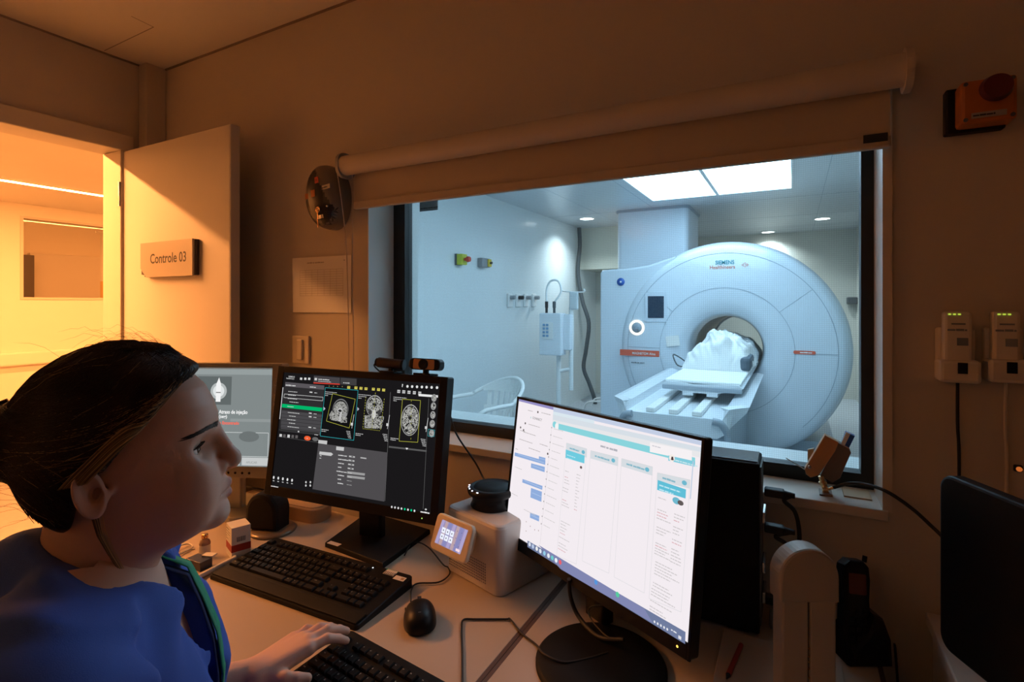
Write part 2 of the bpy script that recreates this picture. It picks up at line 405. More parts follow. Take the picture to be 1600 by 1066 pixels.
def strip(name, x, y0, y1, label):
    t = thing('strip_light', (x, (y0 + y1) / 2, CCZ), label, 'ceiling light')
    b = MB(); b.b2((x - .025, y0, CCZ - .006), (x + .025, y1, CCZ - .0005)); obj('diffuser', b, strip_m if name == 'a' else strip_m2, t)
    b = MB(); b.b2((x - .033, y0 - .01, CCZ - .004), (x - .025, y1 + .01, CCZ)); b.b2((x + .025, y0 - .01, CCZ - .004), (x + .033, y1 + .01, CCZ)); obj('housing', b, M['trim'], t)
strip('a', -5.05, -2.5, 5.5, 'long glowing linear light set in the corridor ceiling, seen through the doorway')
strip('b', -3.08, -1.4, 2.4, 'linear corridor light close behind the doorway lintel')
# room seen through the corridor window
b = MB(); b.b2((-9.4, 1.0, 0), (-9.3, 6, 2.6)); b.b2((-9.4, .9, 0), (CX - .12, 1.0, 2.6)); b.b2((-9.4, 6, 0), (CX - .12, 6.1, 2.6)); struct('wall_far_room', b, M['corr'])
b = MB(); b.b2((-9.4, .9, 2.55), (CX - .12, 6.1, 2.62)); struct('ceiling_far_room', b, M['corr'])
b = MB(); b.b2((-7.43, 1.1, 2.535), (-7.37, 5.8, 2.549)); t = single('far_strip_light', b, emat('far_strip', WARM, 90), 'thin glowing light line on the ceiling beyond the corridor window', 'ceiling light')
b = MB(); b.b2((-9.28, 2.9, 0), (-8.95, 3.14, 2.05), bev=.005); single('tall_cabinet', b, M['darkbrown'], 'dark brown tall cabinet in the room beyond the corridor window', 'cabinet')
far_door = thing('sliding_panel', (-9.2, 4, 0), 'pale wall panel with a dark vertical joint beyond the corridor window', 'wall panel')
b = MB(); b.b2((-9.29, 3.18, 0), (-9.2, 4.35, 2.1), bev=.003); obj('panel', b, M['door'], far_door); b = MB(); b.b2((-9.2, 4.36, 0), (-9.19, 4.4, 2.1)); obj('joint', b, M['tan'], far_door)
b = MB()
pts = [(-7.0 + .03 * math.sin(i * 1.3), 3.05 + i * .05) for i in range(16)]
for i in range(15):
    for z0, z1, k in ((.4, 1.66, 0), (1.66, 2.2, 1)):
        b.add([(*pts[i], z0), (*pts[i + 1], z0), (*pts[i + 1], z1), (*pts[i], z1), (pts[i][0] - .01, pts[i][1], z0), (pts[i + 1][0] - .01, pts[i + 1][1], z0), (pts[i + 1][0] - .01, pts[i + 1][1], z1), (pts[i][0] - .01, pts[i][1], z1)],
              [(0, 1, 2, 3), (7, 6, 5, 4)], smooth=True, mi=k)
b.cyl((-7.0, 3.0, 2.22), (-7.0, 3.9, 2.22), .01, mi=1)
single('curtain', b, [mat('curtain_yellow', (.75, .5, .18), .8), M['linen']], 'two tone yellow and white curtain hanging beyond the corridor window', 'curtain')

# added fill uplighter, unseen behind the camera, brightens walls and ceiling
t = thing('fill_uplighter', (-1.3, YB + .06, 1.95), 'added warm fill uplighter, unseen on the rear wall behind the camera', 'added fill lamp')
b = MB(); b.lathe([(.0001, -.06), (.05, -.05), (.08, .0), (.085, .03)], Matrix.Translation((-1.3, YB + .09, 1.95)), n=32); obj('shade', b, M['white'], t)
ld = bpy.data.lights.new('fill_lamp', 'AREA'); ld.shape = 'DISK'; ld.size = .12; ld.energy = UP_W; ld.color = UPC
lo_ = bpy.data.objects.new('fill_lamp', ld); COL.objects.link(lo_); lo_.parent = t; lo_.location = (0, .03, -.01); lo_.rotation_euler = (PI, 0, 0)

# ================================================================== WINDOW + BLIND
FY0, FY1 = 1.40, 1.44
b = MB()
b.b2((WX0, FY0, WZ0), (-1.170, FY1, WZ1)); b.b2((.132, FY0, WZ0), (WX1, FY1, WZ1)); b.b2((-1.170, FY0, WZ0), (.132, FY1, WZ0 + .035)); b.b2((-1.170, FY0, WZ1 - .03), (.132, FY1, WZ1))
win = tag(obj('window_1', b, M['winframe']), kind='structure')
b = MB(); b.b2((-1.170, 1.418, WZ0 + .035), (.132, 1.424, WZ1 - .03)); g = obj('window_pane', b, M['glass'], win); g['label'] = 'clear glass pane'
b = MB(); b.add([(-1.17, 1.430, WZ0 + .035), (.132, 1.430, WZ0 + .035), (.132, 1.430, WZ1 - .03), (-1.17, 1.430, WZ1 - .03)], [(0, 1, 2, 3)]); g = obj('shielding_mesh', b, M['mesh'], win)
b = MB()   # white inner reveal and ledge on the scanner side
b.b2((WX0 - .001, FY1, WZ0), (WX0 + .022, WY2 + .008, WZ1)); b.b2((WX1 - .02, FY1, WZ0), (WX1 + .001, WY2 + .008, WZ1)); b.b2((WX0, FY1, WZ0 - .001), (WX1, 1.60, WZ0 + .022)); struct('trim_6', b, M['mriwall'])
# sill board on the control side
b = MB(); b.b2((WX0, WY - .012, WZ0 - .018), (WX1 + .006, FY0, WZ0 + .003), bev=.002); b.b2((WX1 - .004, WY - .008, WZ0), (WX1 + .012, FY0, WZ1)); struct('trim_7', b, M['trim'])
b = MB(); b.b2((WX0 - .0005, WY - .001, WZ0), (WX0 + .003, FY0, WZ1)); b.b2((WX0, WY - .001, WZ1 - .003), (WX1, FY0, WZ1 + .0005)); struct('trim_9', b, mat('reveal_brightener', (.78, .78, .76), .35))  # pale lining added so the reveal looks lit from the scanner room
# roller blind
BL, BR = -1.283, .196
bz1 = 1.845
bl = thing('roller_blind', (BL, WY, bz1), 'beige fabric roller blind half drawn above the window', 'roller blind')
b = MB(); b.cyl((BL + .012, WY - .05, bz1), (BR - .012, WY - .05, bz1), .031, n=36); obj('roller_tube', b, M['tube'], bl)
bz0 = at_y(1380, 238, WY - .02).z
bz0 = 1.706
b = MB(); b.b2((BL + .03, WY - .026, bz0 + .012), (BR - .03, WY - .024, bz1), bev=0); obj('fabric', b, M['blind'], bl)
b = MB(); b.b2((BL + .028, WY - .034, bz0), (BR - .028, WY - .018, bz0 + .026), bev=.004); br_ = obj('bottom_rail', b, M['blind'], bl)
b = MB(); b.b2((BR - .075, WY - .037, bz0 + .012), (BR - .035, WY - .035, bz0 + .028)); q = obj('label_tag', b, M['ink'], br_)
for x in (BL, BR - .012):
    b = MB(); b.prism(rrect(.075, .08, .03, cx=0, cy=0), 0, .012, Matrix.Translation((x, WY - .045, bz1)) @ Matrix(((0, 0, 1, 0), (1, 0, 0, 0), (0, 1, 0, 0), (0, 0, 0, 1)))); obj('end_bracket', b, M['tube'] if x > 0 else M['grey'], bl)
b = MB()
for dx in (-.003, .022): b.tube([(BL + dx, WY - .075 if dx < 0 else WY - .03, bz1), (BL + dx, WY - .03, 1.55), (BL + dx, WY - .02, .95)], .0016, n=6)
obj('pull_chain', b, M['tube'], bl)

# ================================================================== SCANNER ROOM
MX0, MX1, MY1, MZ = -2.75, .80, 9.1, 2.5
b = MB(); b.b2((MX0 - .1, WY2, -.05), (MX1 + .1, MY1 + .1, 0)); struct('floor_scanner_room', b, M['mrifloor'])
b = MB(); b.b2((MX0 - .1, WY2, MZ), (MX1 + .1, MY1 + .1, MZ + .1)); struct('ceiling_scanner_room', b, M['mriceil'])
b = MB(); b.b2((MX0 - .1, WY2, 0), (MX0, MY1 + .1, MZ)); struct('wall_scanner_left', b, M['mriwall'])
b = MB(); b.b2((MX1, WY2, 0), (MX1 + .1, MY1 + .1, MZ)); struct('wall_scanner_right', b, M['mriback'])
b = MB(); b.b2((MX0, MY1, 0), (MX1, MY1 + .1, MZ)); struct('wall_scanner_back', b, M['mriback'])
b = MB(); b.b2((MX0, WY2 - .001, 0), (WX0 - .01, WY2 + .008, MZ)); b.b2((WX1 + .01, WY2 - .001, 0), (MX1, WY2 + .008, MZ)); b.b2((WX0 - .01, WY2 - .001, WZ1), (WX1 + .01, WY2 + .008, MZ)); b.b2((WX0 - .01, WY2 - .001, 0), (WX1 + .01, WY2 + .008, WZ0 - .01)); struct('wall_scanner_window', b, M['mriwall'])
# bulkhead over a recess at the far left corner
b = MB(); b.b2((MX0, 7.2, 1.90), (-1.9, MY1, MZ)); struct('wall_scanner_bulkhead', b, M['mricream'])
b = MB(); b.b2((MX0, 7.9, 0), (-1.7, 7.98, 1.9)); struct('wall_scanner_recess', b, M['mriback'])
fd = thing('filter_panel_door', (-2.25, 7.88, 0), 'olive grey technical door in the recess behind the scanner', 'door')
b = MB(); b.b2((-2.55, 7.86, 0), (-2.02, 7.90, 1.84), bev=.004); obj('door_leaf', b, mat('olive_panel', (.36, .36, .28), .5), fd)
b = MB(); b.b2((-2.60, 7.87, 0), (-2.555, 7.905, 1.89)); b.b2((-2.015, 7.87, 0), (-1.97, 7.905, 1.89)); b.b2((-2.6, 7.87, 1.845), (-1.97, 7.905, 1.89)); obj('door_frame', b, M['mricream'], fd)
# ceiling joints
b = MB()
for x in (-2.1, -1.42, .25): b.b2((x - .002, WY2, MZ - .0012), (x + .002, MY1, MZ))
for y in (3.2, 6.1, 7.4, 8.4): b.b2((MX0, y - .002, MZ - .0012), (MX1, y + .002, MZ))
struct('trim_8', b, M['seam'])
# luminous ceiling panels
def panel_mat():
    m = bpy.data.materials.new('luminous_panel'); m.use_nodes = True; nt = m.node_tree; b_ = nt.nodes['Principled BSDF']
    tc = nt.nodes.new('ShaderNodeTexCoord'); n = nt.nodes.new('ShaderNodeTexNoise'); n.inputs['Scale'].default_value = 2.6; n.inputs['Detail'].default_value = 3
    cr = nt.nodes.new('ShaderNodeValToRGB'); cr.color_ramp.elements[0].position = .45; cr.color_ramp.elements[0].color = (*COOL, 1); cr.color_ramp.elements[1].position = .62; cr.color_ramp.elements[1].color = (.68, .90, 1, 1)
    nt.links.new(tc.outputs['Object'], n.inputs[0]); nt.links.new(n.outputs['Fac'], cr.inputs[0]); nt.links.new(cr.outputs[0], b_.inputs['Emission Color'])
    b_.inputs['Base Color'].default_value = (.1, .1, .1, 1); b_.inputs['Emission Strength'].default_value = PANEL_P; return m
pm = panel_mat()
for x0, x1, lab in ((-1.31, -.685, 'bright sky printed ceiling panel, the one nearer the square column'), (-.655, -.02, 'bright sky printed ceiling panel, the one further from the square column')):
    t = thing('luminous_panel', ((x0 + x1) / 2, 4.7, MZ), lab, 'ceiling light')
    b = MB(); b.b2((x0, 1.85, MZ - .010), (x1, 3.70, MZ - .004)); obj('fill_diffuser', b, pm, t)  # unseen panel added above the view to brighten the scanner room
    b = MB(); b.b2((x0, 3.75, MZ - .010), (x1, 5.58, MZ - .004)); obj('diffuser', b, pm, t)
    b = MB()
    for lo, hi in (((x0 - .014, 3.736, MZ - .012), (x0, 5.594, MZ)), ((x1, 3.736, MZ - .012), (x1 + .014, 5.594, MZ)), ((x0, 5.58, MZ - .012), (x1, 5.594, MZ)), ((x0, 3.736, MZ - .012), (x1, 3.75, MZ))): b.b2(lo, hi)
    obj('frame', b, M['white'], t)
# downlights
dl_m = emat('downlight_lens', (1, 1, .96), 9)
DLS = [(917, 341, 'round recessed downlight above the hose in the scanner room'), (1200, 362, 'round recessed downlight behind the top of the scanner ring, furthest from the window'), (1285, 341, 'round recessed downlight above the outer shoulder of the scanner ring')]
for i, (u, v, lab) in enumerate(DLS):
    p = at_z(u, v, MZ)
    t = thing('downlight', p, lab, 'ceiling light')
    b = MB(); b.cyl((p.x, p.y, MZ - .004), (p.x, p.y, MZ - .010), .085, n=32); obj('lens', b, dl_m, t)
    b = MB(); b.lathe([(.085, -.004), (.085, -.012), (.108, -.010), (.112, 0)], Matrix.Translation((p.x, p.y, MZ)), n=32); obj('trim_ring', b, M['white'], t)
    ld = bpy.data.lights.new('downlight_lamp', 'AREA'); ld.shape = 'DISK'; ld.size = .16; ld.energy = DOWN_W; ld.color = DOWN; ld.spread = math.radians(130)
    lo_ = bpy.data.objects.new('downlight_lamp', ld); COL.objects.link(lo_); lo_.location = (0, 0, -.014); lo_.parent = t

# ---- MRI scanner
GX, GZ, GY = -.575, .965, 5.28
scn = thing('mri_scanner', (GX, GY, 0), 'large white MRI scanner with a round ring front seen through the window', 'mri scanner')
TG = Matrix.Translation((GX, GY, GZ)) @ FACE        # local x right, y up, z towards the window (-Y)
def arcpts(r, a0, a1, n, cx=0, cy=0): return [(cx + r * math.cos(a0 + (a1 - a0) * i / n), cy + r * math.sin(a0 + (a1 - a0) * i / n)) for i in range(n + 1)]
# main ring: domed front, chamfered bore flare, seen as a lathe
prof = []
for r, z in [(.30, -1.62), (.305, -.9), (.31, -.35), (.335, -.10), (.375, -.02), (.43, .025), (.50, .05), (.585, .06), (.70, .06), (.84, .05), (.92, .035), (.965, .01), (1.0, -.04), (1.02, -.10), (1.035, -.2), (1.035, -.60), (1.0, -.70), (.80, -.72), (.80, -1.58), (.76, -1.62), (.32, -1.62), (.305, -1.60)]: prof.append((r, z))
def smooth_prof(P, k=5):
    Q = []
    for i in range(len(P) - 1):
        a = P[max(i - 1, 0)]; b_ = P[i]; c = P[i + 1]; d = P[min(i + 2, len(P) - 1)]
        for j in range(k):
            t = j / k; Q.append(tuple(0.5 * ((2 * b_[q]) + (c[q] - a[q]) * t + (2 * a[q] - 5 * b_[q] + 4 * c[q] - d[q]) * t * t + (3 * b_[q] - a[q] - 3 * c[q] + d[q]) * t ** 3) for q in (0, 1)))
    Q.append(P[-1]); return Q
b = MB(); b.lathe(smooth_prof(prof[2:], 4), TG, n=128); b.v = [(x, y, max(z, .03)) for x, y, z in b.v]; obj('ring_cover', b, M['gantry'], scn)
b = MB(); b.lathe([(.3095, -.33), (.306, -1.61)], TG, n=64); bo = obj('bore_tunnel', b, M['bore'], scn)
# side box left of the ring
b = MB()
b.prism([(-1.225, -.935), (-.70, -.935), (-.62, .62), (-.44, .905), (-.58, .868), (-.717, .825), (-.90, .803), (-1.12, .795), (-1.205, .79), (-1.225, .76)], -.65, -.02, TG, ch=.02)
b.b2((-1.80, GY + .05, .03), (-1.32, GY + .76, 1.72), bev=.03); b.b2((-1.80, GY + .72, .03), (-1.04, GY + 1.6, 1.715), bev=.02); obj('side_cover', b, M['gantry'], scn)
b = MB(); b.b2((GX - .85, GY + .2, 0), (GX + .9, GY + 1.3, .15)); obj('plinth', b, M['tabgrey'], scn)
# seams
def ringline(r, z, a0=0, a1=2 * PI, wd=.004, n=96): 
    q = MB(); q.lathe([(r - wd / 2, z), (r + wd / 2, z)], TG, n=n, a0=a0, a1=a1, smooth=False); return q
b = MB()
for r, z in ((.585, .0625), (.91, .0405)):
    q = ringline(r, z, -.25 * PI if r > .7 else 0, 1.25 * PI if r > .7 else 2 * PI); b.v += [] ; n0 = len(b.v); b.f += [tuple(i + n0 for i in f) for f in q.f]; b.v += q.v; b.mi += q.mi; b.sm += q.sm
for a in (math.radians(38), math.radians(142), 0.0, PI):
    r0, r1 = .585, .905
    e = Vector((math.cos(a), math.sin(a))); n_ = Vector((-e.y, e.x)) * .002
    PR = sorted(smooth_prof(prof[6:13], 4)); pz = lambda r: float(np.interp(r, [q_[0] for q_ in PR], [q_[1] for q_ in PR])) + .0022
    rs = [r0, .70, .76, .80, .84, .87, r1]
    for k in range(6):
        b.add([(*(e * rs[k] + n_), pz(rs[k])), (*(e * rs[k] - n_), pz(rs[k])), (*(e * rs[k + 1] - n_), pz(rs[k + 1])), (*(e * rs[k + 1] + n_), pz(rs[k + 1]))], [(0, 1, 2, 3)], TG)
obj('panel_seam', b, M['seam'], scn)
b = MB(); b.lathe([(1.0385, -.23), (1.0385, -.242)], TG, n=128); b.lathe([(1.0385, -.33), (1.0385, -.336)], TG, n=128); b.v = [(x, y, max(z, .035)) for x, y, z in b.v]; obj('rim_seam', b, M['seam'], scn)
def gface(u, v): p = at_y(u, v, GY - .06); return p.x - GX, p.z - GZ
# control display
cx, cy = gface(1025, 480)
b = MB(); b.prism(rrect(.21, .29, .015, cx=cx, cy=cy), .055, .068, TG); obj('display_bezel', b, M['gantry2'], scn)
b = MB(); b.prism(rrect(.155, .215, .004, cx=cx, cy=cy), .068, .071, TG); d_ = obj('control_display', b, M['navy'], scn); d_['label'] = 'dark navy display'
cx, cy = gface(995, 512)
b = MB(); b.lathe([(.072, .06), (.078, .067), (.060, .075), (.052, .069)], TG @ Matrix.Translation((cx, cy, -.007)), n=40); o_ = obj('knob_ring', b, emat('knob_glow', (1, .95, .85), 1.5), scn); o_['label'] = 'glowing white ring of the control knob'
b = MB(); b.lathe([(.052, .058), (.050, .072), (.0001, .074)], TG @ Matrix.Translation((cx, cy, -.005)), n=40); b.box((cx, cy, .073), (.035, .035, .008), TG, bev=.003); obj('control_knob', b, M['tabgrey'], scn)
cx, cy = gface(970, 440)
b = MB(); b.lathe([(.040, -.02), (.040, -.012), (.0001, -.012)], TG @ Matrix.Translation((-1.0, cy, .0)), n=32, mi=0); b.lathe([(.010, -.0115), (.008, -.0105), (.0001, -.0105)], TG @ Matrix.Translation((-1.0, cy, 0)), n=24, mi=1); obj('round_sticker', b, [M['bluep'], M['white']], scn)
# red name band and small red plate
x0, y0 = gface(966, 547); x1, _ = gface(1031, 547)
b = MB(); b.prism([(-.985, y0 - .052), (-.59, y0 - .052), (-.59, y0 + .008), (-.985, y0 + .008)], .052, .0635, TG); o_ = obj('name_band', b, M['redp'], scn); o_['label'] = 'red band reading MAGNETOM Altea'
b = MB(); b.text('MAGNETOM Altea', TG @ Matrix.Translation((-.86, y0 - .036, .0640)), .034, sx=.85, bold=.015); obj('band_lettering', b, M['white'], scn)
b = MB(); b.text((5, 2, 4), TG @ Matrix.Translation((-.87, y0 - .125, .0635)), .022); obj('small_lettering', b, M['dotgrey'], scn)
cx, cy = gface(1257, 551)
b = MB(); b.prism(rrect(.17, .030, .013, cx=cx, cy=cy), .055, .0665, TG); o_ = obj('red_plate', b, M['redp'], scn)
b = MB(); b.text((9,), TG @ Matrix.Translation((cx - .035, cy - .007, .067)), .02); obj('plate_lettering', b, M['white'], scn)
cx, cy = gface(1131, 415)
b = MB(); b.text('SIEMENS', TG @ Matrix.Translation((cx - .075, cy + .012, .0575)), .052, mi=0, bold=.02, sx=.85); b.text('Healthineers', TG @ Matrix.Translation((cx - .125, cy - .03, .0575)), .048, mi=1, bold=.015, sx=.9)
obj('maker_lettering', b, [mat('print_teal', (.05, .30, .34), .5), mat('print_orange', (.65, .22, .12), .5)], scn); b = MB()
for i, (dx, dy) in enumerate([(0, 0), (.012, .008), (.012, -.008), (.026, .016), (.026, -.016), (.03, 0), (.042, .008), (.042, -.008), (.05, 0)]):
    b.lathe([(.005, 0), (.0001, 0)], TG @ Matrix.Translation((cx + .175 + dx - .02, cy + dy, .0578)), n=10, mi=1)
obj('dot_mark', b, [mat('print_teal', (.05, .30, .34), .5), mat('print_orange', (.65, .22, .12), .5)], scn)
cx, cy = gface(1051, 533)
b = MB(); Tp = TG @ Matrix.Translation((cx, cy, .0)) @ Matrix.Rotation(math.radians(8), 4, 'Z'); b.box((0, 0, .056), (.125, .10, .012), Tp); obj('paper_note', b, M['whitep'], scn)
# column above the scanner
b = MB(); b.prism(rrect(.81, .78, .07, n=8, cx=-1.44, cy=6.42), 1.722, MZ - .03); sd = thing('service_column', (-1.44, 6.4, 1.71), 'square rounded white column rising from the scanner to the ceiling', 'column')
obj('column_cover', b, mat('column_paint', (.66, .71, .76), .5), sd)
b = MB(); b.prism(rrect(.84, .81, .07, n=8, cx=-1.44, cy=6.42), MZ - .03, MZ); obj('ceiling_collar', b, M['tabgrey'], sd)

# ---- patient table
tb = thing('patient_table', (-.66, 4.2, 0), 'white sliding patient table leading into the scanner bore', 'table')
b = MB(); b.prism([(3.36, .10), (5.1, .10), (5.2, .66), (3.33, .66)], -.97 - -.66 - .66, -.37, Matrix(((0, 0, 1, 0), (1, 0, 0, 0), (0, 1, 0, 0), (0, 0, 0, 1)))); obj('pedestal', b, M['tabgrey'], tb)
b = MB(); b.b2((-.9, 3.6, 0), (-.42, 5.1, .11), bev=.02); obj('foot', b, M['rubber'], tb)
# trough shell
TY0, TY1 = 3.30, 5.15
b = MB()
sec = [(-1.075, .775), (-1.03, .785), (-.955, .765), (-.945, .715), (-.37, .715), (-.36, .765), (-.285, .785), (-.235, .775), (-.25, .74), (-.34, .64), (-.40, .60), (-.92, .60), (-.98, .64), (-1.06, .74)]
ys = [TY0, TY0 + .05, TY0 + .16, 4.6, TY1]
def tsec(y, k):
    ox = {0: .10, 1: .07, 2: .0}.get(k, 0)
    return [(x + ox * (1 if x < -.66 else -1) * (1 if abs(x + .66) > .35 else 0), y + (0 if z < .72 or k > 1 else .02), z) for x, z in sec]
rings = [tsec(y, k) for k, y in enumerate(ys)]; n = len(sec)
b.add([p for r in rings for p in r], [(k * n + i, k * n + (i + 1) % n, (k + 1) * n + (i + 1) % n, (k + 1) * n + i) for k in range(len(ys) - 1) for i in range(n)], smooth=False)
b.add(rings[0], [tuple(reversed(range(n)))]); b.add(rings[-1], [tuple(range(n))])
obj('table_shell', b, M['tablem'], tb)
for x in (-.955, -.375):
    b = MB()
    b.tube([(x + (.05 if x < -.66 else -.05), TY0 - .012, .705), (x + (.0 if x < -.66 else .0), TY0 - .004, .69), (x - (.03 if x < -.66 else -.03), TY0 + .02, .62), (x - (.02 if x < -.66 else -.02), TY0 + .05, .52)], .022, n=10)
    obj('edge_bumper', b, M['tabgrey'], tb)
b = MB()
for x in (-.80, -.66, -.52): b.b2((x - .028, TY0 + .03, .715), (x + .028, 5.1, .745), bev=.006)
obj('guide_rail', b, M['white'], tb)
b = MB()   # patient board: curved section, cut outs below its near end
bs = [(-.96, .835), (-.93, .855), (-.80, .848), (-.66, .842), (-.52, .848), (-.39, .855), (-.36, .835), (-.40, .815), (-.50, .790), (-.50, .765), (-.57, .765), (-.57, .785), (-.75, .785), (-.75, .765), (-.82, .765), (-.82, .79), (-.92, .815)]
bs = [((x + .09 if x < -.66 else x) + .045 + (.02 if x > -.5 else 0), z) for x, z in bs]
n = len(bs); yy = [3.78, 6.3]
b.add([(x, y, z) for y in yy for x, z in bs], [(i, (i + 1) % n, n + (i + 1) % n, n + i) for i in range(n)]); b.add([(x, yy[0], z) for x, z in bs], [tuple(reversed(range(n)))])
b.add([(x, yy[1], z) for x, z in bs], [tuple(range(n))])
obj('patient_board', b, M['tablem'], tb)
b = MB(); b.b2((-.823, 3.772, .80), (-.300, 3.79, .832), bev=.006); obj('board_lip', b, M['tabgrey'], tb)
b = MB(); b.b2((-.81, 3.80, .846), (-.31, 5.9, .868), bev=.01); obj('mattress', b, M['linen'], tb)

# crumpled white sheet over the load on the table
def cloth_lump():
    q = MB(); nx, ny = 90, 80
    P = []
    for j in range(ny):
        for i in range(nx):
            s = i / (nx - 1) * 2 - 1; t = j / (ny - 1)
            x = -.560 + s * .265; y = 4.46 + t * 1.45
            hump = max(0, 1 - abs(s) ** 3.2) ** .6 * (1 - .25 * max(0, -s - .1)) * (1 - .18 * s * s)
            prof_ = min(1, (t / .10)) ** .6 * (1 if t < .45 else 1 - .35 * (t - .45))
            z = .868 + .245 * hump * prof_ * (1 - .12 * abs(math.sin(s * 3.2 + .5)))
            r_ = mnoise.noise(Vector((x * 9, y * 7, 1.3))); r2 = abs(mnoise.noise(Vector((x * 6 + y * 4, y * 3 - x * 5, 4.0))))
            r3 = abs(mnoise.noise(Vector((x * 15 - y * 6, y * 9, 9.0))))
            a = hump * prof_
            r4 = 1 - abs(mnoise.noise(Vector((x * 13 + y * 11, y * 6 - x * 9, 2.0)))) * 2; r5 = 1 - abs(mnoise.noise(Vector((x * 22 - y * 17, y * 12, 7.0)))) * 2
            z += a * (.05 * r_ - .10 * r2 + .01 - .03 * r3 + .014 * r4 + .008 * r5 + .03); y -= .03 * a * (1 - t) * r4
            y -= .06 * a * (1 - t) * (1 + r_)
            P.append((x + .03 * mnoise.noise(Vector((z * 12, y * 5, s))), y, max(z, .869)))
    q.add(P, [(j * nx + i, j * nx + i + 1, (j + 1) * nx + i + 1, (j + 1) * nx + i) for j in range(ny - 1) for i in range(nx - 1)], smooth=True)
    q.add([(-.78, 4.5, .868), (-.34, 4.5, .868), (-.34, 5.8, .868), (-.78, 5.8, .868)], [(0, 3, 2, 1)])
    return q
single('draped_sheet', cloth_lump(), M['linen'], 'crumpled white sheet heaped over the load on the scanner table inside the bore', 'sheet')
b = MB(); b.box((-.335, 4.66, .925), (.08, .42, .115), bev=.03); single('positioning_pad', b, mat('pad_slate', (.09, .12, .15), .6), 'slate grey positioning pad beside the crumpled sheet on the scanner table', 'cushion')
b = MB(); b.tube([(-.805, 4.5, .876), (-.85, 4.45, .90), (-.90, 4.55, .97), (-.86, 4.68, .93), (-.806, 4.72, .876)], .006, n=6); single('coil_cable', b, M['hosegrey'], 'thin grey cable loop lying beside the sheet on the scanner table', 'cable')

# ---- objects on the left wall of the scanner room
def wallp(u, v): return at_x(u, v, MX0)
p = wallp(715, 406)
t = thing('emergency_stop_box', p, 'yellow green emergency stop box with red button on the scanner room wall', 'emergency stop')
b = MB(); b.box((p.x + .04, p.y, p.z), (.08, .085, .10), bev=.006); obj('housing', b, M['yellow'], t)
b = MB(); b.cyl((p.x + .08, p.y, p.z), (p.x + .11, p.y, p.z), .014); b.cyl((p.x + .108, p.y, p.z), (p.x + .135, p.y, p.z), .028, .024); obj('push_button', b, M['red'], t)
b = MB(); b.b2((p.x, p.y - .048, p.z - .052), (p.x + .02, p.y + .048, p.z + .052)); obj('back_box', b, M['hosegrey'], t)
p = wallp(752, 411)
t = thing('wall_control_box', p, 'grey and yellow switch box on the scanner room wall beside the emergency stop', 'switch')
b = MB(); b.box((p.x + .03, p.y, p.z), (.06, .15, .09), bev=.006); obj('housing', b, M['grey'], t)
b = MB(); b.box((p.x + .07, p.y + .045, p.z), (.02, .055, .075), bev=.004); obj('switch_cover', b, M['yellow2'], t)
b = MB(); b.cyl((p.x + .06, p.y + .045, p.z), (p.x + .10, p.y + .045, p.z), .012); obj('switch_knob', b, M['ink'], t)
gas = [(795, 468, 'leftmost of the gas outlets on the scanner room wall, nearest the window'), (808, 468, 'second gas outlet from the window on the scanner room wall'), (820, 468, 'third gas outlet from the window on the scanner room wall'), (833, 468, 'gas outlet on the scanner room wall nearest the drip stand')]
for i, (u, v, lab) in enumerate(gas):
    p = wallp(u, v)
    t = thing('gas_outlet', p, lab, 'gas outlet', 'medical gas outlets on the scanner room wall')
    b = MB(); b.box((p.x + .012, p.y, p.z - .01), (.024, .10, .15), bev=.008); obj('plate', b, M['white'], t)
    b = MB(); b.cyl((p.x + .02, p.y, p.z + .02), (p.x + .08, p.y, p.z + .02), .022); b.cyl((p.x + .065, p.y - .03, p.z + .02), (p.x + .065, p.y + .03, p.z + .02), .010); obj('valve', b, [M['grey'], M['ink'], M['grey'], M['grey']][i], t)
# reflective patch text label hanging at the window top
p = at_y(676, 326, 1.46)
b = MB(); b.b2((p.x - .038, 1.437, p.z - .011), (p.x + .038, 1.440, p.z + .05)); t = single('glass_notice', b, M['grey'], 'small dark grey notice stuck high on the window glass below the blind', 'sign')
b = MB(); b.text((8, 5, 5), Matrix.Translation((p.x - .034, 1.4365, p.z - .004)) @ FACE, .0075); obj('notice_lettering', b, M['ink'], t)

# hose down the far corner
b = MB(); hp_ = [(905, 356), (906, 385), (903, 425), (910, 470), (920, 505), (916, 545), (912, 575), (921, 600), (929, 625), (928, 642), (905, 648), (890, 640)]
b.tube([at_y(u, v, 7.0) for u, v in hp_], .030, n=8); single('corrugated_hose', b, M['hosegrey'], 'dark hose hanging in waves from the ceiling in the far corner of the scanner room', 'hose')
# white wire basket / low stand by hose
b = MB(); q0 = at_y(912, 640, 6.6); b.tube([(q0.x, 6.6, .0), (q0.x, 6.6, q0.z - .02), (q0.x + .06, 6.6, q0.z + .10), (q0.x + .30, 6.6, q0.z + .12), (q0.x + .33, 6.6, .0)], .012, n=8)
b.tube([(q0.x, 6.9, .0), (q0.x, 6.9, q0.z - .02), (q0.x + .06, 6.9, q0.z + .10), (q0.x + .30, 6.9, q0.z + .12), (q0.x + .33, 6.9, .0)], .012, n=8); b.b2((q0.x, 6.58, q0.z - .06), (q0.x + .33, 6.92, q0.z - .04)); single('white_step_stand', b, M['white'], 'low white tubular stand behind the drip stand beside the scanner', 'stand')

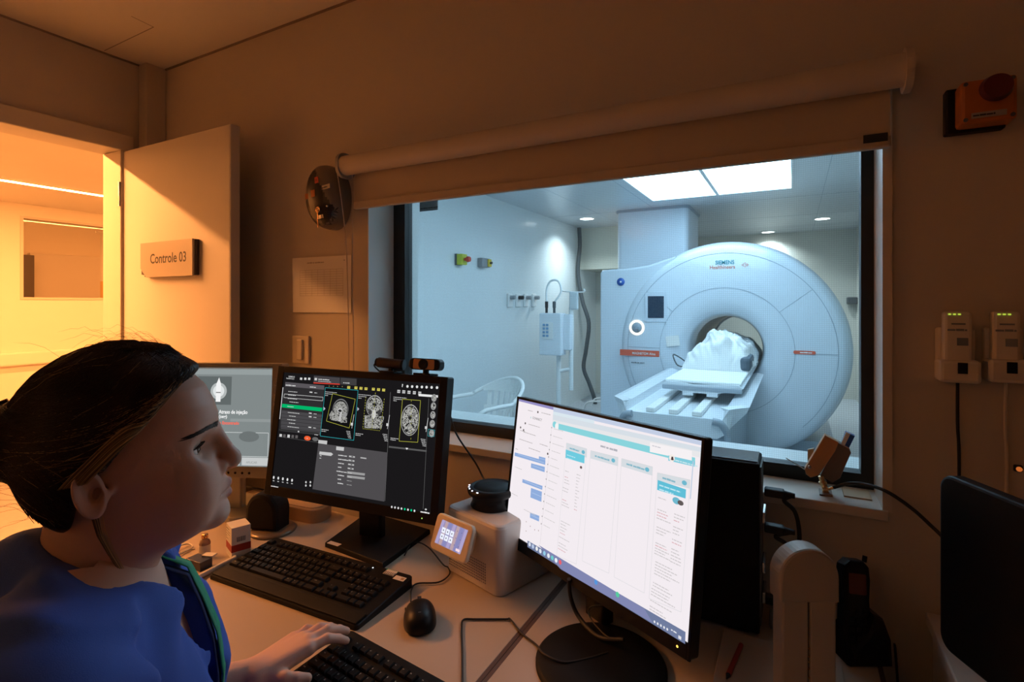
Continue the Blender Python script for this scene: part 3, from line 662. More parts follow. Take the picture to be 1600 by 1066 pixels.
# ---- drip stand with injector
iy = 4.6
def ip(u, v, y=iy): return at_y(u, v, y)
t = thing('injector_stand', (ip(873, 600).x, iy, 0), 'white contrast injector on a pole stand beside the scanner', 'injector stand')
cx = ip(873, 600).x
b = MB(); b.cyl((cx, iy, .06), (cx, iy, 1.30), .022, n=16); obj('pole', b, M['white'], t)
b = MB()
for k in range(5):
    a = k * 2 * PI / 5; b.tube([(cx, iy, .10), (cx + .16 * math.cos(a), iy + .16 * math.sin(a), .085), (cx + .27 * math.cos(a), iy + .27 * math.sin(a), .06)], .016, n=8); b.ball((cx + .27 * math.cos(a), iy + .27 * math.sin(a), .028), .028, n=12)
obj('wheeled_base', b, M['white'], t)
p0, p1 = ip(850, 489), ip(884, 555)
b = MB(); b.box(((p0.x + p1.x) / 2, iy - .05, (p0.z + p1.z) / 2), (p1.x - p0.x, .13, p0.z - p1.z), bev=.012); b.box((p1.x + .03, iy, (p0.z + p1.z) / 2 + .02), (.07, .10, p0.z - p1.z - .06), bev=.01); obj('injector_head', b, M['tablem'], t)
q0, q1 = ip(855, 503), ip(872, 529)
b = MB(); b.prism(rrect(q1.x - q0.x, q0.z - q1.z, .015, cx=(q0.x + q1.x) / 2, cy=(q0.z + q1.z) / 2), 0, .008, Matrix.Translation((0, iy - .115, 0)) @ FACE); kp = obj('keypad', b, M['white'], t)
b = MB()
for i in range(2):
    for j in range(4): b.box((q0.x + .022 + i * .035, iy - .126, q1.z + .03 + j * .034), (.024, .006, .022), bev=.002)
kk = obj('keypad_buttons', b, mat('pale_blue_keys', (.20, .36, .55), .4), kp)
for dx in (.04, .12):
    b = MB(); x = p0.x + dx + .01; b.cyl((x, iy - .05, p0.z), (x, iy - .05, p0.z + .05), .012); b.cyl((x, iy - .05, p0.z + .05), (x, iy - .05, p0.z + .11), .016); obj('syringe_port', b, [M['ink'] if dx < .1 else M['hosegrey']][0], t)
b = MB(); x = p0.x + .05
b.tube([(x, iy - .05, p0.z + .1), (x + .0, iy - .05, p0.z + .22), (x + .04, iy - .05, p0.z + .30), (x + .12, iy - .05, p0.z + .30), (x + .15, iy - .05, p0.z + .2), (x + .08, iy - .05, p0.z + .1)], .010, n=8); obj('tubing', b, M['linen'], t)
p = ip(888, 500)
b = MB(); b.cyl((p.x + .02, iy + .02, ip(888, 610).z), (p.x + .02, iy + .02, ip(888, 480).z), .022, n=14); b.cyl((cx, iy, ip(870, 580).z), (p.x + .03, iy + .02, ip(888, 576).z), .018); obj('side_arm', b, M['white'], t)
b = MB(); top = ip(895, 455); b.cyl((top.x - .02, iy, 1.2), (top.x - .02, iy, top.z), .008); b.tube([(top.x - .11, iy, top.z + .02), (top.x - .10, iy, top.z), (top.x + .10, iy, top.z - .01), (top.x + .11, iy, top.z + .02)], .007, n=6); obj('hook_bar', b, M['white'], t)
b = MB(); z_ = ip(893, 470).z; b.box((top.x + .01, iy, z_), (.09, .035, .17), bev=.015); single('drip_bag', b, mat('drip_bag_film', (.72, .78, .80), .25, trans=.3), 'clear drip bag hanging from the hook of the injector stand', 'drip bag')

# ---- white plastic armchair
def armchair():
    cx, cy, W, D = -2.08, 3.40, .56, .52
    t = thing('plastic_armchair', (cx, cy, 0), 'white moulded plastic armchair by the scanner room wall', 'chair')
    SZ = .44
    th = math.radians(-28)     # chair turned: back to the wall/left, open to the right
    R = Matrix.Translation((cx, cy, 0)) @ Matrix.Rotation(th, 4, 'Z')
    b = MB(); b.prism(rrect(.46, .44, .06, cy=0), SZ, SZ + .02, R); obj('seat', b, M['white'], t)
    # curved back + arms as one rim
    n = 36; rim = []
    for i in range(n + 1):
        a = PI * (-.06) + PI * 1.12 * i / n          # from right arm front round the back (local +y = back)
        x = .29 * math.cos(a); y = .03 + .27 * math.sin(a) if math.sin(a) > 0 else -.16 + .0
        if math.sin(a) <= 0: y = .03 + .9 * .27 * math.sin(a) * 1.6
        z = .66 + .15 * max(0, math.sin(a)) ** 1.3
        rim.append((x, y, z))
    front = [(.285, -.20, .63), (.28, -.23, .58)]; 
    path = [(.27, -.22, .44), (.285, -.215, .60), (.29, -.15, .655)] + rim[3:-3] + [(-.29, -.15, .655), (-.285, -.215, .60), (-.27, -.22, .44)]
    b = MB(); b.tube(path, .016, n=10, T=R, sub=2); obj('arm_rim', b, M['white'], t)
    b = MB()     # slatted back shell
    for k in range(9):
        a = PI * (.22 + .56 * k / 8); x = .285 * math.cos(a); y = .03 + .265 * math.sin(a); z = .66 + .15 * math.sin(a) ** 1.3
        xb, yb = .20 * math.cos(a) * 1.0, .02 + .19 * math.sin(a)
        d = Vector((-math.sin(a), math.cos(a), 0)) * .013
        b.add([Vector((x, y, z)) + d, Vector((x, y, z)) - d, Vector((xb, yb, SZ)) - d, Vector((xb, yb, SZ)) + d, Vector((x, y, z)) * 1 + d + Vector((0, -.008, 0)), Vector((x, y, z)) - d + Vector((0, -.008, 0)), Vector((xb, yb - .008, SZ)) - d, Vector((xb, yb - .008, SZ)) + d],
              [(0, 1, 2, 3), (7, 6, 5, 4), (0, 3, 7, 4), (1, 5, 6, 2)], R)
    for z0, z1, k in ((.70, .80, .98), (.55, .59, .85)):
        m_ = 24; vs = []
        for i in range(m_ + 1):
            a = PI * (.16 + .68 * i / m_)
            for z in (z0, min(z1, .66 + .15 * math.sin(a) ** 1.3)):
                kk_ = .20 + (.285 - .20) * (z - SZ) / (.36); vs.append((kk_ * math.cos(a), .02 + kk_ * .94 * math.sin(a), z))
        b.add(vs, [(2 * i, 2 * i + 2, 2 * i + 3, 2 * i + 1) for i in range(m_)], R, True)
    obj('backrest', b, M['white'], t)
    for sx in (-1, 1):
        for sy in (-1, 1):
            b = MB(); b.cyl((sx * .20, sy * .18, SZ), (sx * .25, sy * .24, 0), .024, .018, n=10, T=R); obj('leg', b, M['white'], t)
armchair()
# things at the right wall of the scanner room
b = MB(); p = at_x(1336, 470, MX1 - .02); b.box((MX1 - .06, p.y, p.z), (.12, .3, .10), bev=.01); single('wall_bracket_box', b, M['hosegrey'], 'dark grey box mounted on the scanner room wall behind the ring', 'wall box')

# ================================================================== DESKS
DZT = .74
def desk(x0, x1, lab):
    t = thing('desk', ((x0 + x1) / 2, .84, 0), lab, 'desk')
    b = MB(); b.b2((x0 + .008, .48, DZT - .025), (x1 - .008, 1.20, DZT), bev=.0015); obj('desk_top', b, M['desk'], t)
    b = MB(); b.b2((x0, .478, DZT - .025), (x0 + .008, 1.202, DZT - .0006)); b.b2((x1 - .008, .478, DZT - .025), (x1, 1.202, DZT - .0006)); b.b2((x0, .472, DZT - .025), (x1, .48, DZT - .0006)); obj('edge_strip', b, M['deskedge'], t)
    for x in (x0 + .03, x1 - .055):
        b = MB(); b.b2((x, .50 if abs(x + .48) > .1 else .88, 0), (x + .025, 1.18, DZT - .025)); obj('side_panel', b, M['desk'], t)
    b = MB(); b.b2((x0 + .06, 1.10, .35), (x1 - .06, 1.12, DZT - .025)); obj('back_panel', b, M['desk'], t)
desk(-1.70, -.4815, 'long pale desk holding the two keyboards and the dark monitor')
desk(-.4805, .142, 'pale desk beside the brown joint, holding the bright monitor')
cb = thing('low_cabinet', (.7, .9, 0), 'white low cabinet carrying the black screen near the wall', 'cabinet')
b = MB(); b.b2((.235, .55, .02), (1.2, 1.27, .78)); obj('body', b, M['door'], cb)
b = MB(); b.b2((.225, .54, .78), (1.21, 1.275, .803), bev=.003); obj('cabinet_top', b, M['door'], cb)
for x in (.24, .72):
    b = MB(); b.b2((x, .53, .03), (x + .47, .55, .77), bev=.002); d_ = obj('door', b, M['door'], cb); b = MB(); b.cyl((x + .235, .52, .62), (x + .235, .52, .72), .005); b.box((x + .235, .526, .62), (.01, .014, .01)); b.box((x + .235, .526, .72), (.01, .014, .01)); obj('handle', b, M['steel'], d_)
b = MB(); b.b2((.235, .56, 0), (1.2, 1.26, .02)); obj('plinth', b, M['rubber'], cb)

# ================================================================== SCREENS
class UI:
    """draws a screen's picture as flat coloured shapes in 0..1 coordinates of the display (y down)"""
    def __init__(s, T, w, h, quad=None):
        s.T, s.w, s.h = T, w, h; s.mb = MB(); s.mats = []; s.idx = {}; s.lev = 1
        s.H = None
        if quad:
            A = []
            for (x, y), (u, v) in zip(quad, [(0, 0), (1, 0), (1, 1), (0, 1)]):
                A.append([x, y, 1, 0, 0, 0, -u * x, -u * y, -u]); A.append([0, 0, 0, x, y, 1, -v * x, -v * y, -v])
            s.H = np.linalg.svd(np.array(A, float))[2][-1].reshape(3, 3)
    def uv(s, x, y):
        if s.H is None: return x, y
        q = s.H @ np.array([x, y, 1.0]); return q[0] / q[2], q[1] / q[2]
    def m(s, col, st=1.0):
        k = (tuple(round(c, 3) for c in col), st)
        if k not in s.idx:
            s.idx[k] = len(s.mats); s.mats.append(emat('screen_%s' % '_'.join('%03d' % int(c * 255) for c in k[0]) + ('_%d' % int(st * 100)), col, st))
        return s.idx[k]
    def P(s, u, v, l): return ((u - .5) * s.w, (.5 - v) * s.h, l * .00006)
    def poly(s, pts, col, st=1.0, raw=False, mi=None):
        s.lev += .25
        q = [s.P(*(p if raw else s.uv(*p)), s.lev) for p in pts]
        ar = sum(q[i][0] * q[(i + 1) % len(q)][1] - q[(i + 1) % len(q)][0] * q[i][1] for i in range(len(q)))
        if ar < 0: q.reverse()
        s.mb.add(q, [tuple(range(len(q)))], s.T, False, s.m(col, st) if mi is None else mi)
    def rect(s, x0, y0, x1, y1, col, st=1.0): 
        a = s.uv(x0, y0); c = s.uv(x1, y1)
        s.poly([(a[0], a[1]), (c[0], a[1]), (c[0], c[1]), (a[0], c[1])], col, st, True)
    def uvrect(s, u0, v0, u1, v1, col, st=1.0): s.poly([(u0, v0), (u1, v0), (u1, v1), (u0, v1)], col, st, True)
    def outline(s, pts, col, wd, st=1.0):
        for i in range(len(pts)): s.line(pts[i], pts[(i + 1) % len(pts)], col, wd, st)
    def line(s, a, b_, col, wd, st=1.0):
        a = Vector(s.P(*s.uv(*a), 0)[:2]); c = Vector(s.P(*s.uv(*b_), 0)[:2]); d = (c - a)
        if d.length < 1e-7: return
        n_ = Vector((-d.y, d.x)).normalized() * wd / 2; s.lev += .1; z = s.lev * .00006
        q = [(*(a + n_), z), (*(a - n_), z), (*(c - n_), z), (*(c + n_), z)]; s.mb.add(q, [(0, 1, 2, 3)], s.T, False, s.m(col, st))
    def ell(s, c, rx, ry, col, st=1.0, n=28, mi=None, ring=None):
        a = s.uv(*c); s.lev += .25
        if ring is None: s.poly([(a[0] + rx / s.w * math.cos(t), a[1] + ry / s.h * math.sin(t)) for t in [2 * PI * i / n for i in range(n)]], col, st, True, mi)
        else:
            vs = []
            for i in range(n):
                t = 2 * PI * i / n
                for k in (1, ring): vs.append(s.P(a[0] + rx * k / s.w * math.cos(t), a[1] + ry * k / s.h * math.sin(t), s.lev))
            s.mb.add(vs, [(2 * i, 2 * i + 1, (2 * i + 3) % (2 * n), (2 * i + 2) % (2 * n)) for i in range(n)], s.T, False, s.m(col, st))
    def text(s, str_, x, y, size, col, st=1.0, bold=.01, sx=1.0, raw=False):
        a = (x, y) if raw else s.uv(x, y); s.lev += .1; p = s.P(*a, s.lev)
        s.mb.text(str_, s.T @ Matrix.Translation(p), size, s.m(col, st), bold=bold, sx=sx)
    def scribble(s, x, y, wd, size, col, st=1.0, raw=False):
        """a run of unreadable tiny words"""
        a = (x, y) if raw else s.uv(x, y); u = a[0]; end = a[0] + wd / s.w
        while u < end:
            l = random.uniform(.8, 2.6) * size / s.w
            s.uvrect(u, a[1] - size * .5 / s.h, min(u + l, end), a[1], col, st); u += l + size * .35 / s.w
    def done(s, name, parent): return obj(name, s.mb, s.mats, parent)

def monitor(name, pose, w, h, bez, depth, label, mbody, mface, base, quad=None, bulge=.03):
    cx, cy, cz, a, bt, ro = pose
    r = Vector((math.cos(a), math.sin(a), 0)); n_ = Vector((math.sin(a), -math.cos(a), 0)); up = Vector((0, 0, 1)) * math.cos(bt) - n_ * math.sin(bt)
    r2 = r * math.cos(ro) + up * math.sin(ro); u2 = up * math.cos(ro) - r * math.sin(ro); fw = r2.cross(u2)
    T = Matrix((r2, u2, fw)).transposed().to_4x4(); T.translation = Vector((cx, cy, cz))
    t = thing(name, base, label, 'monitor')
    b = MB(); b.prism(rrect(w, h, .006), -.001, -depth, T, ch=.004); b.prism(rrect(w * .72, h * .62, .03), -depth, -depth - bulge, T, ch=.01); obj('housing', b, mbody, t)
    bl_, bt_, br2, bb = bez
    dw = w - bl_ - br2; dh = h - bt_ - bb
    TD = T @ Matrix.Translation(((bl_ - br2) / 2, (bb - bt_) / 2, 0))
    b = MB()
    o_ = rrect(w, h, .006); 
    for x0, x1, y0, y1 in ((-w / 2, -w / 2 + bl_, -h / 2, h / 2), (w / 2 - br2, w / 2, -h / 2, h / 2), (-w / 2 + bl_, w / 2 - br2, h / 2 - bt_, h / 2), (-w / 2 + bl_, w / 2 - br2, -h / 2, -h / 2 + bb)):
        b.b2((x0, y0, -.002), (x1, y1, .003), T, bev=.0012)
    obj('bezel', b, mface, t)
    return t, T, TD, dw, dh

# --- dark scanner-console monitor
tc_, T, TD, dw, dh = monitor('dark_monitor', (-1.043, 1.030, 1.039, .121, .137, -.010), .556, .360, (.022, .018, .022, .026), .035,
    'black monitor showing brain scans, two small cameras clipped on its top edge', M['black'], M['black'], (-1.0, 1.10, DZT))
Q = [(163, 112), (1092, 192), (1040, 978), (108, 800)]
ui = UI(TD, dw, dh, Q)
BG = (.010, .009, .010); GR = (.045, .042, .045); LT = (.62, .62, .62)
ui.uvrect(0, 0, 1, 1, BG)
ui.text('SIEMENS', 188, 143, .0062, LT); ui.text('Healthineers', 175, 153, .0058, LT)
for x in (265, 290, 313): ui.rect(x - 7, 142 + x * .02 - 2, x + 5, 155 + x * .02, (.7, .7, .7))
ui.poly([(340, 134), (495, 148), (495, 190), (338, 178)], (.06, .055, .06)); ui.poly([(338, 176), (495, 186), (495, 192), (338, 182)], (.75, .05, .03))
ui.text((5, 9), 366, 160, .0052, LT); ui.scribble(366, 170, .045, .003, LT); ui.rect(345, 148, 358, 164, LT)
ui.poly([(500, 148), (595, 156), (595, 198), (498, 190)], (.05, .048, .05)); ui.text((2, 6), 515, 183, .005, (.5, .5, .5))
for i, x in enumerate((872, 898, 926, 955, 984, 1012, 1042, 1074)): ui.text('?' if i == 0 else 'o', x - 8, 208 + i * 1.5, .010, (.8, .8, .8), bold=.06) if i in (0,) else ui.ell((x, 204 + i * 1.5), .0035, .0035, (.75, .75, .75))
for i, x in enumerate((430, 455, 480, 508)): ui.text('x', x, 203 + i, .006, (.4, .35, .12))
for i, x in enumerate((549, 592, 622, 652, 696, 727, 757)): ui.rect(x - 8, 200 + i * 3, x + 8, 218 + i * 3, (.62, .55, .10)); ui.rect(x - 3, 205 + i * 3, x + 6, 208 + i * 3, BG)
for i, x in enumerate((847, 877, 908, 940, 972)): ui.rect(x - 8, 226 + i * 3, x + 8, 246 + i * 3, (.60, .60, .60)); ui.line((x - 8, 236 + i * 3), (x + 8, 236 + i * 3), BG, .0012)
ui.poly([(965, 252), (1080, 262), (1080, 276), (965, 266)], (.8, .8, .8))
# protocol list
ui.poly([(172, 172), (404, 196), (404, 222), (170, 200)], (.10, .09, .10)); ui.text((7, 4), 174, 195, .0062, LT); ui.text((5, 3), 318, 207, .005, LT)
ui.poly([(160, 202), (404, 222), (382, 482), (144, 456)], (.028, .026, .028))
rows = ['localizer', 'AAHead_Scout_64ch-head', 't1_fl2d_sag', 't2_tse_tra', 'WIP', 't1_mprage', 'ep2d_diff', 't2_flair', 't2_swi3d', 'AX T1 FS', 't1_fl3d_tra', 'tof_fl3d_tra']
for i, tx in enumerate(rows):
    y = 218 + i * 21.5
    if 6 <= i: ui.poly([(156, y - 1), (394, y + 27), (393, y + 46), (154, y + 18)], (.065, .062, .067))
    if i == 5: ui.poly([(158, 306), (396, 333), (394, 356), (156, 328)], (.0, .42, .13), 1.1)
    ui.scribble(188 + random.random() * 14, y + 14 if i != 5 else 324, .022 + .02 * random.random(), .0033, LT)
    if i in (0, 6, 7, 10): ui.rect(318, y + 14, 334, y + 23, LT); ui.scribble(346, y + 24, .010, .0033, LT)
ui.outline([(170, 246), (400, 268), (398, 290), (168, 268)], (.75, .75, .75), .0009)
ui.line((161, 205), (147, 400), (.75, .75, .75), .0022)
ui.poly([(144, 458), (382, 484), (380, 496), (143, 470)], (.03, .03, .03)); ui.ell((260, 477), .003, .002, LT)
for x in (156, 178, 203, 227, 250): ui.rect(x - 7, 490 + (x - 156) * .09, x + 6, 510 + (x - 156) * .09, LT if x in (156, 203) else (.12, .11, .11))
ui.ell((314, 518), .0115, .0062, (.75, .10, .03), 1.2); ui.ell((360, 524), .0105, .0055, (.14, .14, .14)); ui.text((2,), 309, 521, .004, LT); ui.scribble(355, 498, .012, .0035, LT)
ui.line((142, 506), (378, 545), (.10, .10, .10), .0008)
# three viewer panes
def brain_mat(kind, scale):
    m = bpy.data.materials.new('brain_image_%s' % kind); m.use_nodes = True; nt = m.node_tree; nt.nodes.clear(); N = nt.nodes.new; L = nt.links.new
    o = N('ShaderNodeOutputMaterial'); e = N('ShaderNodeEmission'); tc = N('ShaderNodeTexCoord'); v = N('ShaderNodeTexNoise'); v.inputs['Scale'].default_value = scale; v.inputs['Detail'].default_value = 1.5; v.inputs['Distortion'].default_value = 1.8
    cr = N('ShaderNodeValToRGB'); el = cr.color_ramp.elements
    el[0].position = .44; el[0].color = (.015, .015, .015, 1); el[1].position = .52; el[1].color = (.62, .62, .58, 1)
    x = el.new(.60); x.color = (.30, .30, .29, 1)
    L(tc.outputs['Object'], v.inputs['Vector']); L(v.outputs['Fac'], cr.inputs[0]); L(cr.outputs[0], e.inputs[0]); L(e.outputs[0], o.inputs[0]); return m
bm1, bm2, bm3 = brain_mat('cortex', 150), brain_mat('fine', 260), brain_mat('face', 190)
k1, k2, k3 = (len(ui.mats) + i for i in range(3)); ui.mats += [bm1, bm2, bm3]; 
YL = (.50, .50, .06)
ui.poly([(412, 208), (608, 226), (588, 534), (388, 506)], (.006, .006, .007)); ui.outline([(413, 209), (607, 227), (587, 533), (389, 505)], (.03, .42, .46), .0011)
ui.line((800, 240), (776, 900), (.16, .16, .16), .0009); ui.line((1028, 280), (1000, 950), (.14, .14, .14), .0008)
W_ = .00042
# sagittal head
ui.ell((505, 345), .0262, .0290, (.20, .20, .20)); ui.ell((505, 347), .0245, .0270, (.015, .015, .015)); ui.ell((505, 345), .0225, .0222, 0, mi=k2)
ui.poly([(455, 350), (440, 375), (445, 405), (470, 412), (505, 418), (515, 390), (500, 360)], 0, mi=k3); ui.poly([(515, 385), (545, 395), (545, 425), (505, 425)], 0, mi=k3)
ui.ell((503, 350), .0085, .0060, (.55, .55, .55)); ui.ell((503, 352), .0060, .0035, (.02, .02, .02)); ui.poly([(503, 360), (515, 362), (508, 418), (497, 418)], (.5, .5, .5)); ui.ell((533, 375), .007, .007, (.30, .30, .30))
ui.outline([(457, 246), (592, 282), (560, 458), (424, 414)], YL, .0010)
# coronal head
ui.ell((706, 325), .0262, .0285, (.42, .42, .42)); ui.ell((706, 327), .0245, .0268, (.01, .01, .01)); ui.ell((706, 328), .0232, .0250, 0, mi=k1); ui.poly([(650, 380), (765, 390), (750, 465), (650, 458)], 0, mi=k3)
ui.ell((708, 318), .0032, .0065, (.02, .02, .02)); ui.ell((702, 316), .0038, .003, (.02, .02, .02)); ui.ell((714, 317), .0038, .003, (.02, .02, .02)); ui.ell((705, 375), .006, .012, (.6, .6, .58))
ui.ell((682, 362), .006, .006, (.05, .05, .05)); ui.ell((735, 366), .006, .006, (.05, .05, .05))
for a_, c_ in (((655, 268), (640, 462)), ((640, 462), (745, 476)), ((765, 280), (745, 476)), ((712, 242), (694, 470))):
    for i in range(12):
        f0, f1 = i / 12, (i + .55) / 12; ui.line((a_[0] + (c_[0] - a_[0]) * f0, a_[1] + (c_[1] - a_[1]) * f0), (a_[0] + (c_[0] - a_[0]) * f1, a_[1] + (c_[1] - a_[1]) * f1), YL, .0010)
# axial head
ui.ell((919, 412), .0272, .0395, (.38, .38, .38)); ui.ell((919, 413), .0255, .0372, (.015, .015, .015)); ui.ell((919, 413), .0235, .0350, 0, mi=k1)
ui.poly([(905, 378), (918, 392), (932, 378), (926, 408), (919, 412), (911, 408)], (.02, .02, .02)); ui.poly([(890, 446), (912, 426), (918, 430), (900, 452)], (.02, .02, .02)); ui.poly([(948, 452), (926, 428), (920, 431), (938, 458)], (.02, .02, .02))
ui.outline([(873, 284), (980, 293), (966, 548), (856, 540)], YL, .0010)
for i in range(11): ui.line((926, 290 + i * 23), (925, 301 + i * 23), YL, .0008)
for x, y in ((414, 236), (612, 254), (820, 272)):
    for j in range(3): ui.scribble(x, y + j * 11, (.036, .026, .010)[j] if j else .040, .0028, LT)
for x, y in ((398, 466), (600, 492), (806, 522)):
    for j in range(2): ui.scribble(x, y + j * 10, .024 - .008 * j, .0030, LT)
for x, y in ((545, 478), (760, 498), (985, 530)):
    for j in range(5): ui.scribble(x + j * 3, y + j * 10, .014 - .001 * j, .0028, LT)
for x, y in ((590, 375), (800, 380), (1028, 400)):
    ui.line((x, y), (x - 12, y + 85), LT, .0014)
    ui.rect(x - 18, y + 50, x - 6, y + 68, LT)
for x, y in ((414, 338), (614, 342)): ui.poly([(x - 5, y - 12), (x + 6, y), (x - 5, y + 12)], (.5, .5, .6))
# right strip of thumbnails
for i, y in enumerate((278, 328, 382, 436, 494)):
    ui.ell((1062 - i * 3, y), .0075, .0095, (.30, .30, .30)); ui.ell((1062 - i * 3, y), .005, .0065, 0, mi=k1)
ui.outline([(1030, 468), (1068, 474), (1064, 514), (1028, 510)], (.05, .38, .42), .0009)
# lower parameter pane
ui.poly([(384, 548), (792, 608), (776, 902), (356, 824)], (.075, .070, .075)); ui.poly([(384, 528), (436, 534), (434, 556), (383, 548)], (.55, .55, .55)); ui.poly([(490, 568), (536, 574), (534, 596), (489, 590)], (.55, .55, .55))
ui.poly([(392, 598), (462, 606), (472, 616), (460, 626), (390, 616)], (.55, .55, .55)); ui.scribble(394, 625, .006, .004, LT); ui.scribble(393, 640, .006, .004, LT)
for i, tx in enumerate([(8, 4), (5, 9), (5, 3), (5,), (10, 4), (9,), (5,), (8,)]):
    y = 622 + i * 24; ui.text(tx, 502 - (i == 4) * 8, y + 2, .0050, LT, sx=.9)
    if i < 4: ui.rect(566 - i * 2, y + 2, 600 - i * 2, y + 16, (.50, .50, .50)); ui.rect(580 - i * 2, y + 6, 590 - i * 2, y + 12, BG)
    elif i < 6: ui.poly([(558, y), (662, y + 14), (660, y + 28), (556, y + 14)], (.33, .33, .33)); ui.scribble(562, y + 12, .012, .003, LT)
    else: ui.scribble(556, y + 10, .016, .0035, (.3, .3, .3))
ui.rect(634, 634, 668, 646, (.50, .50, .50))
ui.poly([(800, 568), (1022, 596), (1021, 606), (799, 578)], (.10, .10, .10)); ui.poly([(898, 580), (914, 582), (905, 592)], (.9, .9, .9))
for i in range(5): ui.ell((128 + i * 27, 752 + i * 4.5), .0030, .0040, (.75, .75, .75)); ui.ell((128 + i * 27, 772 + i * 4.5), .0034, .0013, (.5, .5, .5))
for i in range(4): ui.ell((318 + (i % 2) * 26, 782 + (i // 2) * 20), .0026, .0030, LT)
ui.text((10,), 114, 806, .0052, LT)
for i in range(8): ui.ell((822 + i * 19, 934 + i * 3.4), .0024, .0028, (.0, .6, .25) if i in (4, 6) else (.75, .75, .75))
ui.text((8,), 990, 968, .0062, (.8, .8, .8)); ui.ell((1021, 950), .003, .002, LT)
ui.done('display', tc_)
b = MB(); b.ball((.235, -.168, .0032), (.0016, .0016, .0006), T, n=10); obj('power_light', b, emat('green_led', (.5, 1, .2), 1.2), tc_)
b = MB(); bp = T @ Vector((.0, -.06, -.045)); b.prism(rrect(.075, .028, .008), 0, 1, frame((-1.03, 1.095, DZT + .02), (math.cos(.121), math.sin(.121), 0), (0, 0, 1)) @ Matrix.Diagonal((1, 1, .30, 1))); b.cyl(bp, T @ Vector((0, -.06, -.07)), .03); obj('stand_neck', b, M['black'], tc_)
b = MB(); c0, c1, c2, c3 = [at_z(u, v, DZT + .012) for u, v in ((508, 848), (598, 882), (672, 828), (575, 800))]
b.prism([(p.x, p.y) for p in (c0, c1, c2, c3)], DZT, DZT + .014, ch=.004); obj('stand_base', b, M['blackm'], tc_)
b = MB(); p = at_z(491, 850, DZT + .014); 
# sticker on the front edge of the base
b = MB(); sp_ = at_z(515, 852, DZT + .0145); b.box((sp_.x + .004, sp_.y + .012, DZT + .0146), (.040, .014, .0006), frame((0, 0, 0), (1, 0, 0), (0, 0, 1))); obj('asset_sticker', b, M['whitep'], tc_)

# webcams on its top edge
def webcam(px, lab, bodym, facem, cat='webcam'):
    x = px; base = T @ Vector((x, .180, -.012))
    t = thing('webcam', base, lab, cat)
    Wc = T @ Matrix.Translation((x, .180, -.012))
    b = MB(); b.box((0, .003, 0), (.05, .006, .045), Wc, bev=.002); b.box((0, -.012, -.028), (.04, .03, .006), Wc, bev=.002); obj('clip_foot', b, M['black'], t)
    b = MB(); b.cyl((0, .006, 0), (0, .014, 0), .008, T=Wc); obj('swivel', b, M['black'], t)
    b = MB(); b.prism(rrect(.092, .030, .012), -.012, .014, Wc @ Matrix.Translation((0, .029, 0)), ch=.004); obj('body', b, bodym, t)
    b = MB(); b.prism(rrect(.062, .025, .004), .014, .0155, Wc @ Matrix.Translation((0, .029, 0))); obj('face_plate', b, facem, t)
    b = MB(); b.lathe([(.0135, .0150), (.0135, .019), (.010, .0205), (.007, .0185), (.0001, .0185)], Wc @ Matrix.Translation((0, .029, 0)), n=24); obj('lens', b, M['black'], t)
webcam(.205, 'webcam with a tan front and round lens on the dark monitor', M['black'], M['bracket'])
x = .098; Wc = T @ Matrix.Translation((x, .180, -.012)); t = thing('webcam', T @ Vector((x, .18, -.012)), 'dark barrel shaped camera on the dark monitor, without a tan front', 'webcam')
b = MB(); b.box((0, .003, 0), (.045, .006, .04), Wc, bev=.002); b.cyl((0, .005, 0), (0, .014, 0), .007, T=Wc); obj('clip_foot', b, M['black'], t)
b = MB(); b.cyl((-.038, .027, .005), (.030, .024, -.005), .0135, T=Wc, n=24); obj('barrel', b, mat('brown_black_plastic', (.05, .025, .018), .4), t)
b = MB(); b.cyl((.030, .024, -.005), (.036, .0238, -.006), .0142, T=Wc, n=24); obj('end_cap', b, M['black'], t); b = MB(); b.cyl((-.044, .0272, .0055), (-.038, .027, .005), .011, T=Wc, n=24); obj('end_cap', b, M['black'], t)
b = MB(); b.tube([(-.044, .027, .004), (-.055, .018, .0), (-.054, .005, -.02), (-.045, -.01, -.04)], .0022, T=Wc, n=6); obj('lead', b, M['rubber'], t)
# monitor lead at the right of the dark monitor
b = MB(); b.tube([at_y(688, 600, 1.16), at_y(702, 645, 1.19), at_y(714, 680, 1.22), at_y(742, 722, 1.24), at_y(754, 745, 1.235), at_z(758, 752, .93)], .0026, n=6); single('camera_lead', b, M['rubber'], 'thin black lead falling from the webcams to behind the conference speaker', 'cable')

# --- bright monitor
tw_, T, TD, dw, dh = monitor('bright_monitor', (-.372, 1.000, 1.006, -.492, .140, .022), .54, .345, (.006, .006, .006, .026), .022,
    'slim black monitor glowing white with a scheduling page', M['black'], M['black'], (-.33, .98, DZT), bulge=.02)
Q = [(82, 52), (770, 196), (712, 970), (38, 546)]
ui = UI(TD, dw, dh, Q)
PG = (.90, .84, .88)
ui.uvrect(0, 0, 1, 1, PG)
ui.poly([(82, 52), (208, 79), (208, 90), (82, 60)], (.30, .27, .55)); ui.poly([(208, 79), (770, 196), (768, 214), (208, 96)], (.55, .62, .78)); ui.poly([(208, 96), (360, 126), (360, 140), (207, 108)], (.70, .80, .86))
ui.poly([(207, 108), (768, 222), (768, 240), (206, 128)], (.68, .74, .80)); ui.poly([(206, 128), (768, 240), (766, 262), (205, 146)], (.80, .80, .82))
ui.poly([(228, 142), (742, 262), (741, 290), (227, 164)], (.25, .66, .72)); ui.ell((213, 146), .007, .007, (.25, .66, .72)); ui.ell((221, 152), .006, .007, (.9, .9, .9))
